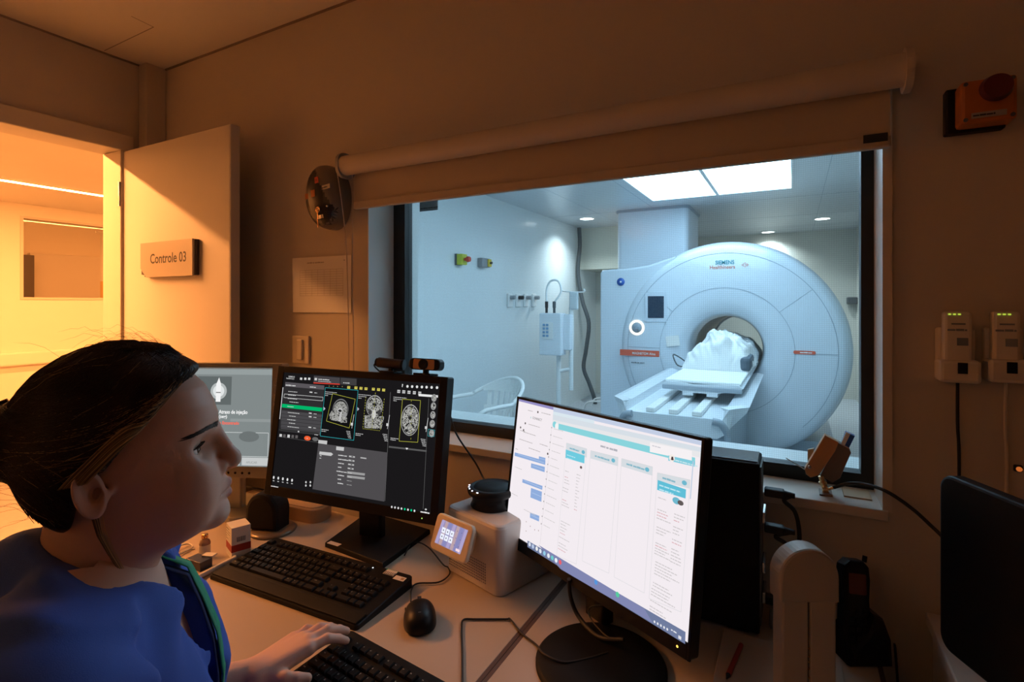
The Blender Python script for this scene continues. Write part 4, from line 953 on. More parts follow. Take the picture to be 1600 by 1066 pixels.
ui.poly([(570, 206), (730, 236), (729, 274), (569, 243)], (.92, .88, .90)); ui.scribble(578, 220, .02, .003, (.55, .55, .6)); ui.poly([(640, 255), (742, 276), (741, 297), (639, 275)], (.22, .60, .72)); ui.ell((653, 265), .006, .006, (.9, .85, .8)); ui.poly([(649, 272), (652, 259), (658, 260), (660, 274)], (.08, .05, .05)); ui.scribble(665, 275, .045, .004, (.6, .8, .85))
ui.text('CONNECT', 132, 126, .0075, (.2, .2, .2)); ui.text('e', 124, 124, .008, (.25, .6, .6))
for x, y, l in ((115, 95, .02), (165, 103, .035), (118, 148, .045), (88, 172, .02), (100, 178, .05), (85, 205, .055), (160, 222, .03), (72, 242, .01), (120, 238, .045)): ui.scribble(x, y, l, .0030, (.45, .42, .42))
for x, y in ((107, 144), (90, 160), (101, 170), (153, 100), (190, 258)): ui.ell((x, y), .0026, .0026, (.10, .08, .08))
BB = (.28, .42, .72)
for q in (((158, 268), (182, 274), (181, 288), (158, 283)), ((70, 255), (182, 285), (181, 300), (69, 268)), ((130, 295), (180, 308), (179, 328), (129, 312)), ((99, 355), (172, 380), (171, 395), (98, 368)), ((130, 388), (170, 402), (168, 440), (128, 424)), ((128, 480), (161, 493), (160, 514), (127, 500))):
    ui.poly(list(q), BB); ui.line(((q[0][0] * .9 + q[1][0] * .1), (q[0][1] + q[3][1]) / 2), (q[1][0] * .95 + q[0][0] * .05, (q[1][1] + q[2][1]) / 2), (.45, .58, .82), .0012)
ui.scribble(70, 310, .03, .003, (.6, .58, .58)); ui.scribble(60, 410, .025, .003, (.6, .58, .58)); ui.scribble(105, 470, .045, .003, (.6, .58, .58))
for x, y in ((85, 515), (114, 515), (129, 532), (145, 545), (159, 548), (80, 530), (114, 550)): ui.ell((x, y), .0015, .0015, (.5, .4, .4))
ui.line((206, 146), (165, 600), (.66, .62, .64), .0008)
for i in range(14):
    y = 158 + i * 28; x = 205 - i * 2.6; ui.ell((x, y), .0016, .0016, (.35, .33, .33)); ui.scribble(x + 8, y + 5, random.uniform(.02, .04), .0028, (.62, .60, .60))
ui.text((4, 2, 6), 388, 228, .0078, (.45, .45, .50), sx=.9)
ui.text('Dashboard', 333, 218, .0072, (.5, .5, .55), sx=.9) if False else None
def colm(x0, y0, x1, y1, xb0, yb0, xb1, yb1, head, hc):
    ui.poly([(x0, y0), (x1, y1), (x1 - 1, y1 + 34), (x0 - 1, y0 + 30)], (.68, .72, .76)); ui.outline([(x0, y0), (x1, y1), (xb1, yb1), (xb0, yb0)], (.68, .68, .70), .0007)
    ui.text(head, x0 + (x1 - x0) * .15, (y0 * .85 + y1 * .15) + 20, .0066, (.25, .48, .58), sx=.9)
    ui.ell((x0 + (x1 - x0) * .82, (y0 * .2 + y1 * .8) + 17), .0050, .0038, hc)
TE = (.16, .48, .62)
colm(262, 215, 338, 236, 228, 640, 300, 672, (10,), TE); colm(352, 242, 455, 266, 322, 660, 420, 706, (2, 11), TE); colm(468, 270, 585, 300, 440, 720, 552, 780, (5, 9), TE); colm(603, 322, 728, 348, 570, 800, 690, 852, (9,), TE)
ui.poly([(260, 240), (330, 262), (329, 292), (259, 272)], (.16, .60, .74)); ui.scribble(264, 262, .028, .0035, (.5, .8, .9)); ui.scribble(264, 274, .018, .0035, (.5, .8, .9))
ui.poly([(604, 350), (712, 385), (710, 420), (602, 388)], (.12, .52, .68)); ui.scribble(610, 372, .045, .0045, (.5, .8, .9)); ui.scribble(610, 388, .03, .0045, (.5, .8, .9))
ui.ell((675, 429), .008, .0055, TE); ui.ell((691, 437), .006, .004, (.12, .1, .1)); ui.ell((317, 307), .0035, .0028, (.15, .1, .1))
def para(x, y, n_, step, slope, l0):
    for i in range(n_):
        if random.random() < .16: continue
        ui.scribble(x + i * slope, y + i * step, l0 * random.uniform(.5, 1), .0030, (.60, .57, .58) if random.random() < .85 else (.72, .45, .48))
para(258, 322, 5, 11, -.8, .018); para(250, 385, 2, 11, -.8, .028); para(248, 430, 3, 10, -.8, .026); para(245, 500, 6, 11, -.8, .030); para(238, 570, 5, 11, -.8, .036); para(302, 335, 12, 12, -.8, .012)
para(608, 418, 2, 12, -1, .022); para(606, 452, 6, 11, -1, .030); para(602, 530, 3, 11, -1, .034); para(598, 590, 5, 10, -1, .042); para(598, 662, 6, 11, -1, .055); para(590, 740, 2, 11, -1, .06); para(584, 762, 8, 11, -1, .055); para(672, 480, 16, 12, -1, .022)
ui.line((747, 275), (735, 420), (.5, .6, .75), .0018)
ui.poly([(38, 546), (712, 970), (714, 935), (130, 584), (128, 606), (38, 549)], (.30, .33, .50)) if False else None
ui.poly([(128, 584), (714, 925), (712, 970), (128, 608)], (.16, .20, .34)); ui.poly([(168, 600), (560, 838), (590, 890), (250, 690)], (.22, .24, .44))
ui.rect(36, 528, 44, 545, (.06, .08, .16))
for i, (x, y) in enumerate(((136, 598), (148, 606), (162, 614), (175, 623), (190, 631), (205, 640), (219, 648), (233, 657), (248, 664), (380, 738), (460, 784))):
    ui.ell((x, y), .0045, .0045, ((.7, .75, .85), (.5, .6, .8), (.85, .85, .85), (.75, .8, .9), (.3, .6, .8), (.8, .85, .9), (.15, .6, .6), (.85, .9, .95), (.8, .12, .15), (.1, .3, .7), (.1, .6, .35))[i])
for i in range(5): ui.ell((598 + i * 12, 886 + i * 7), .0018, .002, (.8, .8, .85))
ui.scribble(660, 918, .012, .004, (.8, .8, .85)); ui.rect(688, 936, 698, 955, (.75, .75, .8))
ui.done('display', tw_)
b = MB(); b.box((-.245, -.158, .0034), (.030, .010, .0008), T); b.text((11,), T @ Matrix.Translation((-.258, -.1605, .0040)), .005, mi=1); obj('maker_badge', b, [M['bracket'], M['ink']], tw_)
b = MB(); b.ball((.246, -.160, .0033), (.002, .002, .0008), T, n=10); obj('power_light', b, emat('amber_led', (1, .65, .1), 2.0), tw_)
Pn = Vector((-.345, .985, DZT))
bc = at_z(938, 1040, DZT)
b = MB(); b.lathe([(.0001, .016), (.05, .016), (.112, .011), (.118, .006), (.118, 0), (.0001, 0)], Matrix.Translation((bc.x, bc.y, DZT)), n=64); obj('stand_base', b, M['blackm'], tw_)
nk = T @ Vector((0.0, -.04, -.04))
b = MB(); b.prism(rrect(.062, .030, .01), 0, .30, frame((nk.x, nk.y + .012, DZT + .012), (math.cos(-.49), math.sin(-.49), 0), (0, 0, 1))); b.cyl(nk, nk + Vector((.01, .02, 0)), .03); obj('stand_neck', b, M['black'], tw_)
b = MB(); b.tube([at_y(889, 905, .98), at_z(892, 935, .80), at_z(905, 965, .765), at_z(935, 995, .762), at_z(975, 1000, .775)], .0042, n=8); single('monitor_power_cable', b, M['rubber'], 'thick black cable looping under the bright monitor over its round base', 'cable')
b = MB(); b.tube([at_z(975, 945, .86), at_z(925, 948, .78), at_z(922, 965, .775), at_z(945, 992, .77), at_z(960, 1000, .77)], .0018, n=6); single('thin_monitor_cable', b, M['rubber'], 'thin black cable hanging behind the bright monitor above the round base', 'cable')

# --- injector console monitor at the left
tl_, T, TD, dw, dh = monitor('silver_monitor', (-1.555, .985, 1.045, .42, .06, 0), .40, .345, (.030, .014, .030, .034), .045,
    'silver framed monitor with a pale injector page, partly hidden behind the woman', M['silver'], M['silver'], (-1.56, 1.05, DZT))
ui = UI(TD, dw, dh, [(0, 0), (100, 0), (100, 100), (0, 100)])
ui.uvrect(0, 0, 1, 1, (.22, .25, .25)); ui.rect(0, 0, 100, 7, (.30, .34, .34)); ui.rect(30, 9, 62, 38, (.12, .14, .14))
ui.ell((50, 24), .026, .026, (.45, .48, .48)); ui.ell((50, 24), .018, .018, (.75, .78, .78))
ui.rect(47.5, 17, 52, 35, (.9, .9, .9)); ui.poly([(47.5, 17), (52, 17), (50, 10)], (.9, .9, .9)); ui.rect(47.5, 25, 52, 26, (.2, .2, .2))
ui.rect(20, 36, 38, 60, (.75, .77, .77)); ui.rect(23, 39, 35, 57, (.9, .9, .9)); ui.rect(40, 44, 49, 50, (.8, .8, .8))
ui.text('Atraso de injeção', 51, 47, .016, (.95, .95, .95), bold=.02, sx=.80); ui.text('(seg)', 51, 51.5, .014, (.95, .95, .95), bold=.02)
ui.text('Soro Não Encontrado', 40, 58, .0135, (1, .12, .06), 1.1, bold=.02, sx=.85); ui.text('Validade da Paciente', 38, 71, .0085, (.9, .9, .9))
ui.outline([(20, 66), (98, 66), (98, 90), (20, 90)], (.75, .78, .78), .0012); ui.ell((80, 70), .032, .016, (.15, .17, .17))
ui.rect(20, 91, 72, 99, (.70, .72, .72)); ui.rect(74, 91, 99, 99, (.55, .57, .57)); ui.text('APLICAR', 78, 97, .009, (.3, .32, .32)); ui.rect(62, 52, 100, 55, (.28, .31, .31))
ui.done('display', tl_)
b = MB()
for i in range(5): b.ball((.02 + i * .022, -.158, .003), (.004, .004, .002), T, n=10)
obj('buttons', b, M['black'], tl_)
b = MB(); b.ball((.178, -.157, .003), (.0032, .0032, .0012), T, n=10); obj('power_light', b, emat('yellow_led', (1, .8, .05), 2.0), tl_)
b = MB(); b.prism(rrect(.07, .03, .008), 0, .22, frame((-1.56, 1.04, DZT + .02), (math.cos(.42), math.sin(.42), 0), (0, 0, 1))); obj('stand_neck', b, M['silver'], tl_)
b = MB(); b.prism(rrect(.22, .16, .04, cx=-1.56, cy=1.06), DZT, DZT + .02, ch=.005); obj('stand_base', b, M['silver'], tl_)
# clear film edge on the silver monitor
b = MB(); 
for i in range(9):
    y = .12 - i * .028; b.ball((.183, y, .004), (.006, .012, .0025), T, n=10)
b.box((0, .160, .004), (.34, .010, .002), T); fl = obj('protective_film', b, mat('clear_film', (.5, .55, .55), .08, alpha=.35), tl_)

# ================================================================== SMALL THINGS ON THE LEFT DESK
# tan curved holder behind
p = at_z(462, 812, DZT)
t = thing('tan_holder', (p.x, p.y, DZT), 'tan curved open tray lying behind the dark monitor foot', 'tray')
R_ = frame((p.x, p.y + .035, DZT), (math.cos(.1), math.sin(.1), 0), (0, 0, 1))
b = MB(); b.prism(rrect(.17, .085, .035), 0, .040, R_, ch=.003); obj('body', b, M['tan'], t)
b = MB(); b.prism(rrect(.14, .06, .028), .038, .0415, R_); obj('rim', b, mat('tan_light', (.60, .44, .28), .5), t)
b = MB(); b.box((-.10, .0, .0125), (.10, .03, .025), R_, bev=.004); obj('side_clip', b, M['cream'], t)
# black rounded speaker on silver rimmed foot
p = at_z(405, 835, DZT)
t = thing('round_speaker', (p.x, p.y, DZT), 'black dome shaped desk speaker on a silver rimmed foot beside the medicine carton', 'speaker')
b = MB(); b.lathe([(.0001, 0), (.062, 0), (.064, .004), (.058, .009), (.0001, .010)], Matrix.Translation((p.x + .015, p.y + .035, DZT)), n=48); obj('foot', b, mat('foot_rim', (.22, .17, .12), .35, metal=.5), t)
b = MB(); Tm = frame((p.x - .005, p.y + .03, DZT + .055), (.85, .25, 0), (0, 0, 1)); pr_ = [(-.052, -.046), (.050, -.046)] + [(-.001 + .052 * math.cos(a_), .004 + .056 * math.sin(a_)) for a_ in [PI * q / 20 for q in range(21)]]
b.prism(pr_, -.03, .03, Tm @ FACE, ch=.012); obj('shell', b, M['blackm'], t)
# medicine carton (white, red band) standing on another low box
p = at_z(366, 868, DZT)
t = thing('medicine_carton', (p.x, p.y, DZT), 'white medicine carton with a red band beside the black keyboard', 'box')
Rm = frame((p.x, p.y + .012, DZT), (math.cos(-.35), math.sin(-.35), 0), (0, 0, 1))
b = MB(); b.box((0, 0, .040), (.052, .046, .080), Rm, bev=.0008); obj('carton', b, M['whitep'], t)
b = MB(); b.box((0, 0, .026), (.0526, .0466, .018), Rm); o_ = obj('red_band', b, M['darkred'], t)
b = MB()
for i in range(5): b.text(((9,), (7, 9), (3, 11), (2, 2), (5, 3))[i], Rm @ Matrix.Translation((-.023, -.0234, .068 - i * .0065)) @ FACE, .0058 if i == 0 else .0042)
for i in range(12): b.box((.0263, -.010 + i * .0018, .048), (.0004, .0009 if i % 3 else .0014, .012), Rm)
obj('print', b, M['dotgrey'], t)
# vial
p = at_z(320, 868, DZT)
t = thing('medicine_vial', (p.x, p.y, DZT), 'small glass vial with a white label beside the white medicine carton', 'vial')
Tv = Matrix.Translation((p.x, p.y, DZT))
b = MB(); b.lathe([(.0001, 0), (.0125, 0), (.0135, .002), (.0135, .034), (.011, .040), (.006, .043), (.006, .048), (.0001, .048)], Tv, n=28); obj('bottle', b, M['amberglass'], t)
b = MB(); b.lathe([(.0137, .006), (.0137, .030)], Tv, n=28); obj('label', b, M['whitep'], t)
b = MB(); b.lathe([(.0001, .056), (.0075, .056), (.0080, .054), (.0080, .046), (.0065, .045)], Tv, n=24); obj('cap', b, M['brass'], t)
# dark small carton
p = at_z(311, 886, DZT)
t = thing('dark_carton', (p.x, p.y, DZT), 'small dark blue carton lying in front of the glass vial', 'box')
Rm = frame((p.x, p.y, DZT), (math.cos(.05), math.sin(.05), 0), (0, 0, 1))
b = MB(); b.box((0, 0, .011), (.056, .032, .022), Rm, bev=.001); obj('carton', b, mat('carton_navy', (.015, .018, .05), .4), t)
b = MB(); b.box((.006, -.0152, .010), (.018, .0006, .012), Rm); obj('label_patch', b, M['darkred'], t)
b = MB(); b.box((.016, .016, .024), (.030, .018, .003), Rm @ Matrix.Rotation(.3, 4, 'Z')); single('folded_leaflet', b, M['whitep'], 'small white leaflet lying on the dark blue carton', 'paper')
# white tube / pen roll
a_, c_ = at_z(291, 912, DZT + .006), at_z(368, 872, DZT + .006)
t = thing('paper_roll', a_, 'thin white rolled tube lying along the near edge of the back keyboard', 'rolled paper')
b = MB(); b.cyl(a_, c_, .0065, n=16); obj('roll', b, M['whitep'], t)
b = MB(); d = (a_ - c_).normalized(); b.cyl(a_ + d * .0005, a_ + d * .001, .0045, n=12); obj('open_end', b, M['dotgrey'], t)
# cable coil
b = MB(); b.tube([at_z(240, 872, DZT + .004), at_z(268, 858, DZT + .01), at_z(292, 850, DZT + .006), at_z(300, 856, DZT + .004), at_z(275, 870, DZT + .004), at_z(255, 885, DZT + .004)], .0022, n=6); b.tube([at_z(262, 878, DZT + .003), at_z(285, 862, DZT + .003), at_z(305, 858, DZT + .003)], .0016, n=6)
single('coiled_lead', b, M['cream'], 'thin pale lead coiled on the desk beside the vial', 'cable')
b = MB(); b.tube([at_y(372, 758, 1.10), at_y(395, 762, 1.12), at_y(412, 766, 1.15), at_y(426, 775, 1.18)], .003, n=6); single('monitor_lead', b, M['rubber'], 'black lead running beneath the silver monitor towards the wall', 'cable')

# ---- keyboards
def key_mesh(w_, d_):
    b = MB(); x, y = w_ / 2, d_ / 2
    r0 = [(-x, -y, 0), (x, -y, 0), (x, y, 0), (-x, y, 0)]; r1 = [(-x + .0006, -y + .0006, .0035), (x - .0006, -y + .0006, .0035), (x - .0006, y - .0006, .0035), (-x + .0006, y - .0006, .0035)]; r2 = [(-x + .002, -y + .0018, .006), (x - .002, -y + .0018, .006), (x - .002, y - .0026, .0062), (-x + .002, y - .0026, .0062)]
    b.add(r0 + r1 + r2, [(0, 1, 5, 4), (1, 2, 6, 5), (2, 3, 7, 6), (3, 0, 4, 7), (4, 5, 9, 8), (5, 6, 10, 9), (6, 7, 11, 10), (7, 4, 8, 11), (8, 9, 10, 11)])
    return b
U = .019
LAY = []   # (x in units, row, width units, legend)
def rowk(r, items, x0=0):
    x = x0
    for it in items:
        wd, s_ = (it if isinstance(it, tuple) else (1, it))
        if s_ is not None: LAY.append((x + wd / 2, r, wd, s_))
        x += wd
rowk(5.35, ['Esc', (1, None), 'F1', 'F2', 'F3', 'F4', (.5, None), 'F5', 'F6', 'F7', 'F8', (.5, None), 'F9', 'F10', 'F11', 'F12', (.25, None), 'Prt', 'Scr', 'Brk'])
rowk(4, list('´1234567890-=') + [(2, '<-'), (.25, None), 'Ins', 'Hm', 'PgU', (.25, None), 'Num', '/', '*', '-'])
rowk(3, [(1.5, 'Tab')] + list('QWERTYUIOP[]') + [(1.5, '|'), (.25, None), 'Del', 'End', 'PgD', (.25, None), '7', '8', '9', '+'])
rowk(2, [(1.75, 'Caps')] + list('ASDFGHJKLÇ~') + [(2.25, 'Enter'), (3.5, None), '4', '5', '6', '+'])
rowk(1, [(1.25, 'Shift'), '\\'] + list('ZXCVBNM,.;/') + [(1.75, 'Shift'), (1.25, None), '^', (1.25, None), '1', '2', '3', 'En'])
rowk(0, [(1.5, 'Ctrl'), 'W', (1.25, 'Alt'), (6.25, ' '), (1.25, 'Alt'), 'Fn', 'Me', (1.75, 'Ctrl'), (.25, None), '<', 'v', '>', (.25, None), (2, '0'), ',', 'En'])
_km = {}
def keyboard(name, org, ang, label, palm, w_=.452, show=lambda x, y: True, mx=100):
    """org = back left corner on the desk; local x along the keyboard, y towards the back"""
    t = thing(name, org, label, 'keyboard'); 
    tilt = math.radians(4.5); D_ = .149 + palm
    R = Matrix.Rotation(ang, 4, 'Z')
    base = Matrix.Translation(Vector(org)) @ R @ Matrix.Translation((0, -D_, 0))
    L = base @ Matrix.Translation((0, 0, .008)) @ Matrix.Rotation(tilt, 4, 'X')
    b = MB(); b.prism([(0, .004), (.006, 0), (w_ - .006, 0), (w_, .004), (w_, D_ - .006), (w_ - .006, D_), (.006, D_), (0, D_ - .006)], 0, 1, base @ Matrix.Diagonal((1, 1, .001, 1)))
    b = MB()
    for z0, z1, P_ in ((0, 0, 0),):
        o_ = rrect(w_, D_, .008, cx=w_ / 2, cy=D_ / 2); n_ = len(o_)
        vs = [(x, y, 0) for x, y in o_] + [(x, y, .008 + y * math.tan(tilt)) for x, y in o_] + [(x * .992 + w_ * .004, y * .985 + D_ * .0075, .010 + y * math.tan(tilt)) for x, y in o_]
        b.add(vs, [(k * n_ + i, k * n_ + (i + 1) % n_, (k + 1) * n_ + (i + 1) % n_, (k + 1) * n_ + i) for k in (0, 1) for i in range(n_)], base); b.add(vs[2 * n_:], [tuple(range(n_))], base); b.add(vs[:n_], [tuple(reversed(range(n_)))], base)
    body = obj('housing', b, M['black'], t)
    if palm:
        b = MB(); b.box((w_ / 2, palm / 2, .0035), (w_ - .01, palm - .008, .003), L, bev=.001); obj('palm_rest', b, M['blackm'], t)
    x0 = .008; y0 = palm + .012
    cnt = 0; rest = MB()
    keys = []
    for (cx, r, wd, s_) in LAY:
        X = x0 + cx * U * .985; Y = y0 + r * U * 1.06 + .004
        if not show(X, Y): continue
        keys.append((X, Y, wd, s_))
    base_loc = Vector(org)
    for X, Y, wd, s_ in keys:
        P3 = L @ Vector((X, Y, .002))
        if cnt < mx:
            if (wd, s_) not in _km:
                q = key_mesh(wd * U * .985 - .0022, U - .0024)
                if s_.strip(): q.text(s_, Matrix.Translation((-min(wd * U * .3, .006), .0005, .0064)), .0048 if len(s_) == 1 else .0034, mi=1)
                me = bpy.data.meshes.new('key'); me.from_pydata(q.v, [], q.f); me.materials.append(M['key']); me.materials.append(M['legend']); me.polygons.foreach_set('material_index', q.mi); _km[(wd, s_)] = me
            o = bpy.data.objects.new('key', _km[(wd, s_)]); COL.objects.link(o); o.parent = t; o.location = P3 - base_loc; o.rotation_euler = (R @ Matrix.Rotation(tilt, 4, 'X')).to_euler(); cnt += 1
        else:
            q = key_mesh(wd * U * .985 - .0022, U - .0024); rest.add(q.v, q.f, Matrix.Translation(P3) @ R @ Matrix.Rotation(tilt, 4, 'X'))
    if rest.v: o = obj('key', rest, M['key'], t); o['kind'] = 'stuff'
    return t, L, D_
kb_org = at_z(430, 842, DZT + .02); kb_org.z = DZT
k1_, L1, D1 = keyboard('back_keyboard', kb_org, math.radians(2.2), 'black keyboard with a palm rest and stickers, in front of the dark monitor', .040, w_=.462)
b = MB(); b.box((.405, D1 - .012, .003), (.030, .020, .0006), L1); b.box((.440, D1 - .022, .003), (.030, .014, .0006), L1); b.box((.405, D1 - .0205, .0033), (.028, .004, .0006), L1, mi=1); b.box((.448, D1 - .022, .0034), (.008, .008, .0004), L1, mi=2); b.box((.404, D1 - .004, .003), (.034, .006, .0006), L1, mi=3)
for i in range(6): b.box((.393 + i * .005, D1 - .014, .0034), (.003, .008, .0003), L1, mi=1)
obj('sticker', b, [M['whitep'], M['dotgrey'], M['tan'], M['teal']], k1_)
b = MB(); b.ball((.352, D1 - .012, .003), (.002, .002, .0008), L1, n=8); obj('status_light', b, emat('white_led', (.9, .95, 1), 1.5), k1_)
b = MB()
for i in range(7): b.box((.075 + i * .012, D1 - .010, .0030), (.008, .005, .002), L1, bev=.0008)
for i in range(5): b.box((.19 + i * .016, D1 - .010, .0030), (.010, .005, .002), L1, bev=.0008)
obj('media_key', b, M['key'], k1_)
k2o = at_z(548, 984, DZT + .022); k2o.z = DZT
k2_, L2, D2 = keyboard('front_keyboard', k2o, math.radians(-6.5), "black keyboard nearest the camera, under the woman's hand", .012, w_=.445)

# ---- mouse
mp = at_z(656, 972, DZT)
t = thing('computer_mouse', (mp.x, mp.y, DZT), 'black wired mouse on the desk beside the front keyboard', 'mouse')
ma = math.radians(40); Rm = Matrix.Translation((mp.x, mp.y, DZT)) @ Matrix.Rotation(ma, 4, 'Z')
b = MB(); n1, n2 = 36, 14; vs = []
for j in range(n2 + 1):
    ph = j / n2 * PI / 2
    for i in range(n1):
        a = 2 * PI * i / n1; cc, ss = math.cos(a), math.sin(a); x = .0335 * math.copysign(abs(cc) ** .8, cc) * (1 - .04 * ss); y = .052 * math.copysign(abs(ss) ** .85, ss)
        k = math.cos(ph) ** .75 if j < n2 else 0.0
        vs.append((x * k, y * k - .006 * math.sin(ph), .004 + .034 * math.sin(ph) ** .9))
b.add(vs, [(j * n1 + i, j * n1 + (i + 1) % n1, (j + 1) * n1 + (i + 1) % n1, (j + 1) * n1 + i) for j in range(n2) for i in range(n1)], Rm, True)
b.lathe([(.030, .004), (.0001, .0)], Rm @ Matrix.Diagonal((1, 1.7, 1, 1)), n=32); obj('shell', b, M['black'], t)
b = MB(); b.cyl((-.004, .030, .027), (.004, .030, .027), .009, T=Rm, n=18); obj('scroll_wheel', b, M['rubber'], t)
b = MB(); b.b2((-.0005, .012, .0335), (.0005, .046, .0345), Rm @ Matrix.Translation((0, 0, -.006))); obj('button_gap', b, M['rubber'], t)
b = MB(); b.box((-.029, .012, .020), (.003, .014, .006), Rm, bev=.001); o_ = obj('side_button', b, M['brass'], t)
b = MB(); b.text((2,), Rm @ Matrix.Translation((-.004, -.03, .0372)) @ Matrix.Rotation(-.25, 4, 'X'), .006); obj('lettering', b, M['grey'], t)
mpath = [(642, 940), (643, 922), (652, 912), (685, 910), (702, 898), (700, 887), (692, 882), (672, 858), (655, 848), (642, 851), (632, 868)]
b = MB(); b.tube([at_z(u, v, DZT + (.018 if i == 0 else .004 if i < 6 else .008)) for i, (u, v) in enumerate(mpath)], .0018, n=6); obj('cord', b, M['rubber'], t)

# ---- loose cable on the desk
lp = [(722, 1075), (722, 1020), (721, 985), (724, 969), (745, 968), (790, 968), (797, 968), (815, 990), (838, 1008), (850, 1022), (880, 1035), (915, 1030), (950, 1020)]
b = MB(); b.tube([at_z(u, v, DZT + (.003 if i < 9 else .016)) for i, (u, v) in enumerate(lp)], .0021, n=6, sub=5); single('loose_cable', b, M['rubber'], 'thin black cable bent at right angles across the joint between the desks', 'cable')

# ---- white device with small tilted touch screen
A_, B_, = Vector((-.766, 1.072)), Vector((-.578, 1.016)); ex = (B_ - A_).normalized(); ey = Vector((-ex.y, ex.x)); ctr = (A_ + B_) / 2 + ey * .095
wd_ = (B_ - A_).length; BH = .158
t = thing('white_base_unit', (ctr.x, ctr.y, DZT), 'white box unit with a small tilted touch screen between the two monitors', 'medical device')
TU = frame((A_.x, A_.y, DZT), (ex.x, ex.y, 0), (0, 0, 1))
b = MB(); b.prism(rrect(wd_, .186, .022, n=8, cx=wd_ / 2, cy=.093), .002, BH, TU, ch=.008, smooth=False); obj('body', b, mat('device_white', (.62, .58, .55), .4, bump=.03, bscale=300), t)
b = MB()
for j in range(8):
    for i in range(22): b.box((.018 + i * .0062, -.0004, .018 + j * .0062 - i * .0), (.0030, .0016, .0030), TU)
gl = obj('speaker_grille', b, M['grey'], t)
# touch screen panel: corners at px (688,799) (743,822) (731,885) (674,855)
c4 = [at_y(u, v, y) for u, v, y in ((689, 800, 1.040), (743, 823, 1.013), (733, 884, .985), (675, 856, 1.012))]
px_ = ((c4[1] - c4[0]) + (c4[2] - c4[3])) / 2; pz_ = ((c4[0] - c4[3]) + (c4[1] - c4[2])) / 2; pc = sum(c4, Vector()) / 4
TS = frame(pc, px_, pz_); pw, ph_ = px_.length, pz_.length
b = MB(); b.prism(rrect(pw, ph_, .012), 0, .010, TS @ FACE, ch=.003); b.prism(rrect(pw * .7, ph_ * .7, .01), -.028, 0, TS @ FACE); obj('screen_housing', b, M['cream'], t)
ui = UI(TS @ FACE @ Matrix.Translation((0, .002, .0102)), pw * .66, ph_ * .66, [(0, 0), (100, 0), (100, 100), (0, 100)])
ui.uvrect(0, 0, 1, 1, (.30, .26, .48))
for i in range(7): ui.poly([(i * 16 - 8, 100), (i * 16 + 4, 100), (i * 16 + 12, 0), (i * 16, 0)], ((.42, .36, .60), (.50, .36, .40), (.25, .25, .50))[i % 3])
for i in range(3):
    for j in range(2): ui.rect(8 + i * 18, 28 + j * 26, 23 + i * 18, 50 + j * 26, (.85, .88, 1)); ui.ell((15 + i * 18, 39 + j * 26), .0015, .0018, (.05, .05, .1))
for i in range(2):
    for j in range(3): ui.ell((70 + i * 18, 20 + j * 28), .001, .001, (.1, .08, .2))
ui.rect(80, 84, 96, 94, (.95, .7, .75))
ui.done('touch_screen', t)
# conference speaker on top
sc_ = at_z(771, 781, DZT + BH + .012)
t = thing('conference_speaker', (sc_.x, sc_.y, DZT + BH), 'round black conference speaker with white lights on top of the white box unit', 'speakerphone')
Tz = Matrix.Translation((sc_.x, sc_.y - .006, DZT + BH))
b = MB(); b.lathe([(.0001, 0), (.050, 0), (.054, .004), (.049, .016), (.050, .026), (.060, .034), (.062, .040), (.060, .046), (.054, .049)], Tz, n=56); obj('shell', b, M['black'], t)
b = MB(); b.lathe([(.054, .049), (.048, .0495), (.046, .047), (.044, .050), (.020, .0525), (.0001, .053)], Tz, n=56); obj('speaker_cover', b, M['blackm'], t)
b = MB()
for k, a in enumerate((200, 213, 226, 243, 262)): b.ball((.0575 * math.cos(math.radians(a)), .0575 * math.sin(math.radians(a)), .0475), (.0022 + .001 * (k in (0, 4)), .0022, .0012), Tz, n=8)
obj('indicator_lights', b, emat('cool_led', (.75, .82, 1), 3), t)
b = MB(); b.tube([at_z(800, 770, .905), at_z(783, 760, .91)], .002, sub=1)

# ================================================================== RIGHT DESK
# desktop computer
t = thing('desktop_computer', (-.25, 1.19, DZT), 'black slim desktop computer standing behind the bright monitor', 'computer')
b = MB(); b.b2((-.46, 1.142, DZT + .006), (-.060, 1.235, 1.083), bev=.003); obj('case', b, M['blackm'], t)
b = MB(); b.b2((-.455, 1.150, 1.083), (-.064, 1.229, 1.0855)); obj('top_cover', b, mat('gloss_grey', (.10, .11, .12), .12), t)
b = MB(); b.b2((-.060, 1.150, DZT + .02), (-.057, 1.228, 1.075)); obj('rear_plate', b, M['hosegrey'], t)
b = MB()
for z in (.80, .86, .96): b.b2((-.057, 1.16, z), (-.050, 1.215, z + .022), bev=.002)
obj('port', b, M['steel'], t)
for x in (-.42, -.10):
    b = MB(); b.b2((x - .02, 1.15, DZT), (x + .02, 1.225, DZT + .006)); obj('foot', b, M['rubber'], t)
# connectors and cables
def plug(z, path, lab):
    b = MB(); b.box((-.035, 1.185, z), (.036, .022, .016), bev=.003); b.cyl((-.018, 1.185, z), (.002, 1.185, z - .001), .007, .005)
    b.tube([(.0, 1.185, z)] + path, .0042, n=8); single('computer_cable', b, M['rubber'], lab, 'cable')
plug(1.018, [at_y(1225, 782, 1.18), at_y(1242, 800, 1.18), at_y(1249, 835, 1.19), at_y(1246, 880, 1.2), at_y(1240, 950, 1.21), at_z(1225, 985, DZT + .005)], 'upper black cable plugged into the desktop computer, hanging in an arc')
plug(.945, [at_y(1212, 838, 1.18), at_y(1228, 850, 1.19), at_y(1242, 870, 1.2), at_y(1238, 950, 1.22), at_z(1215, 990, DZT + .005)], 'lower black cable from the desktop computer rear')
plug(.80, [at_y(1210, 930, 1.2), at_y(1225, 945, 1.22), at_z(1235, 965, DZT + .005)], 'lowest black cable leaving the desktop computer just above the desk')
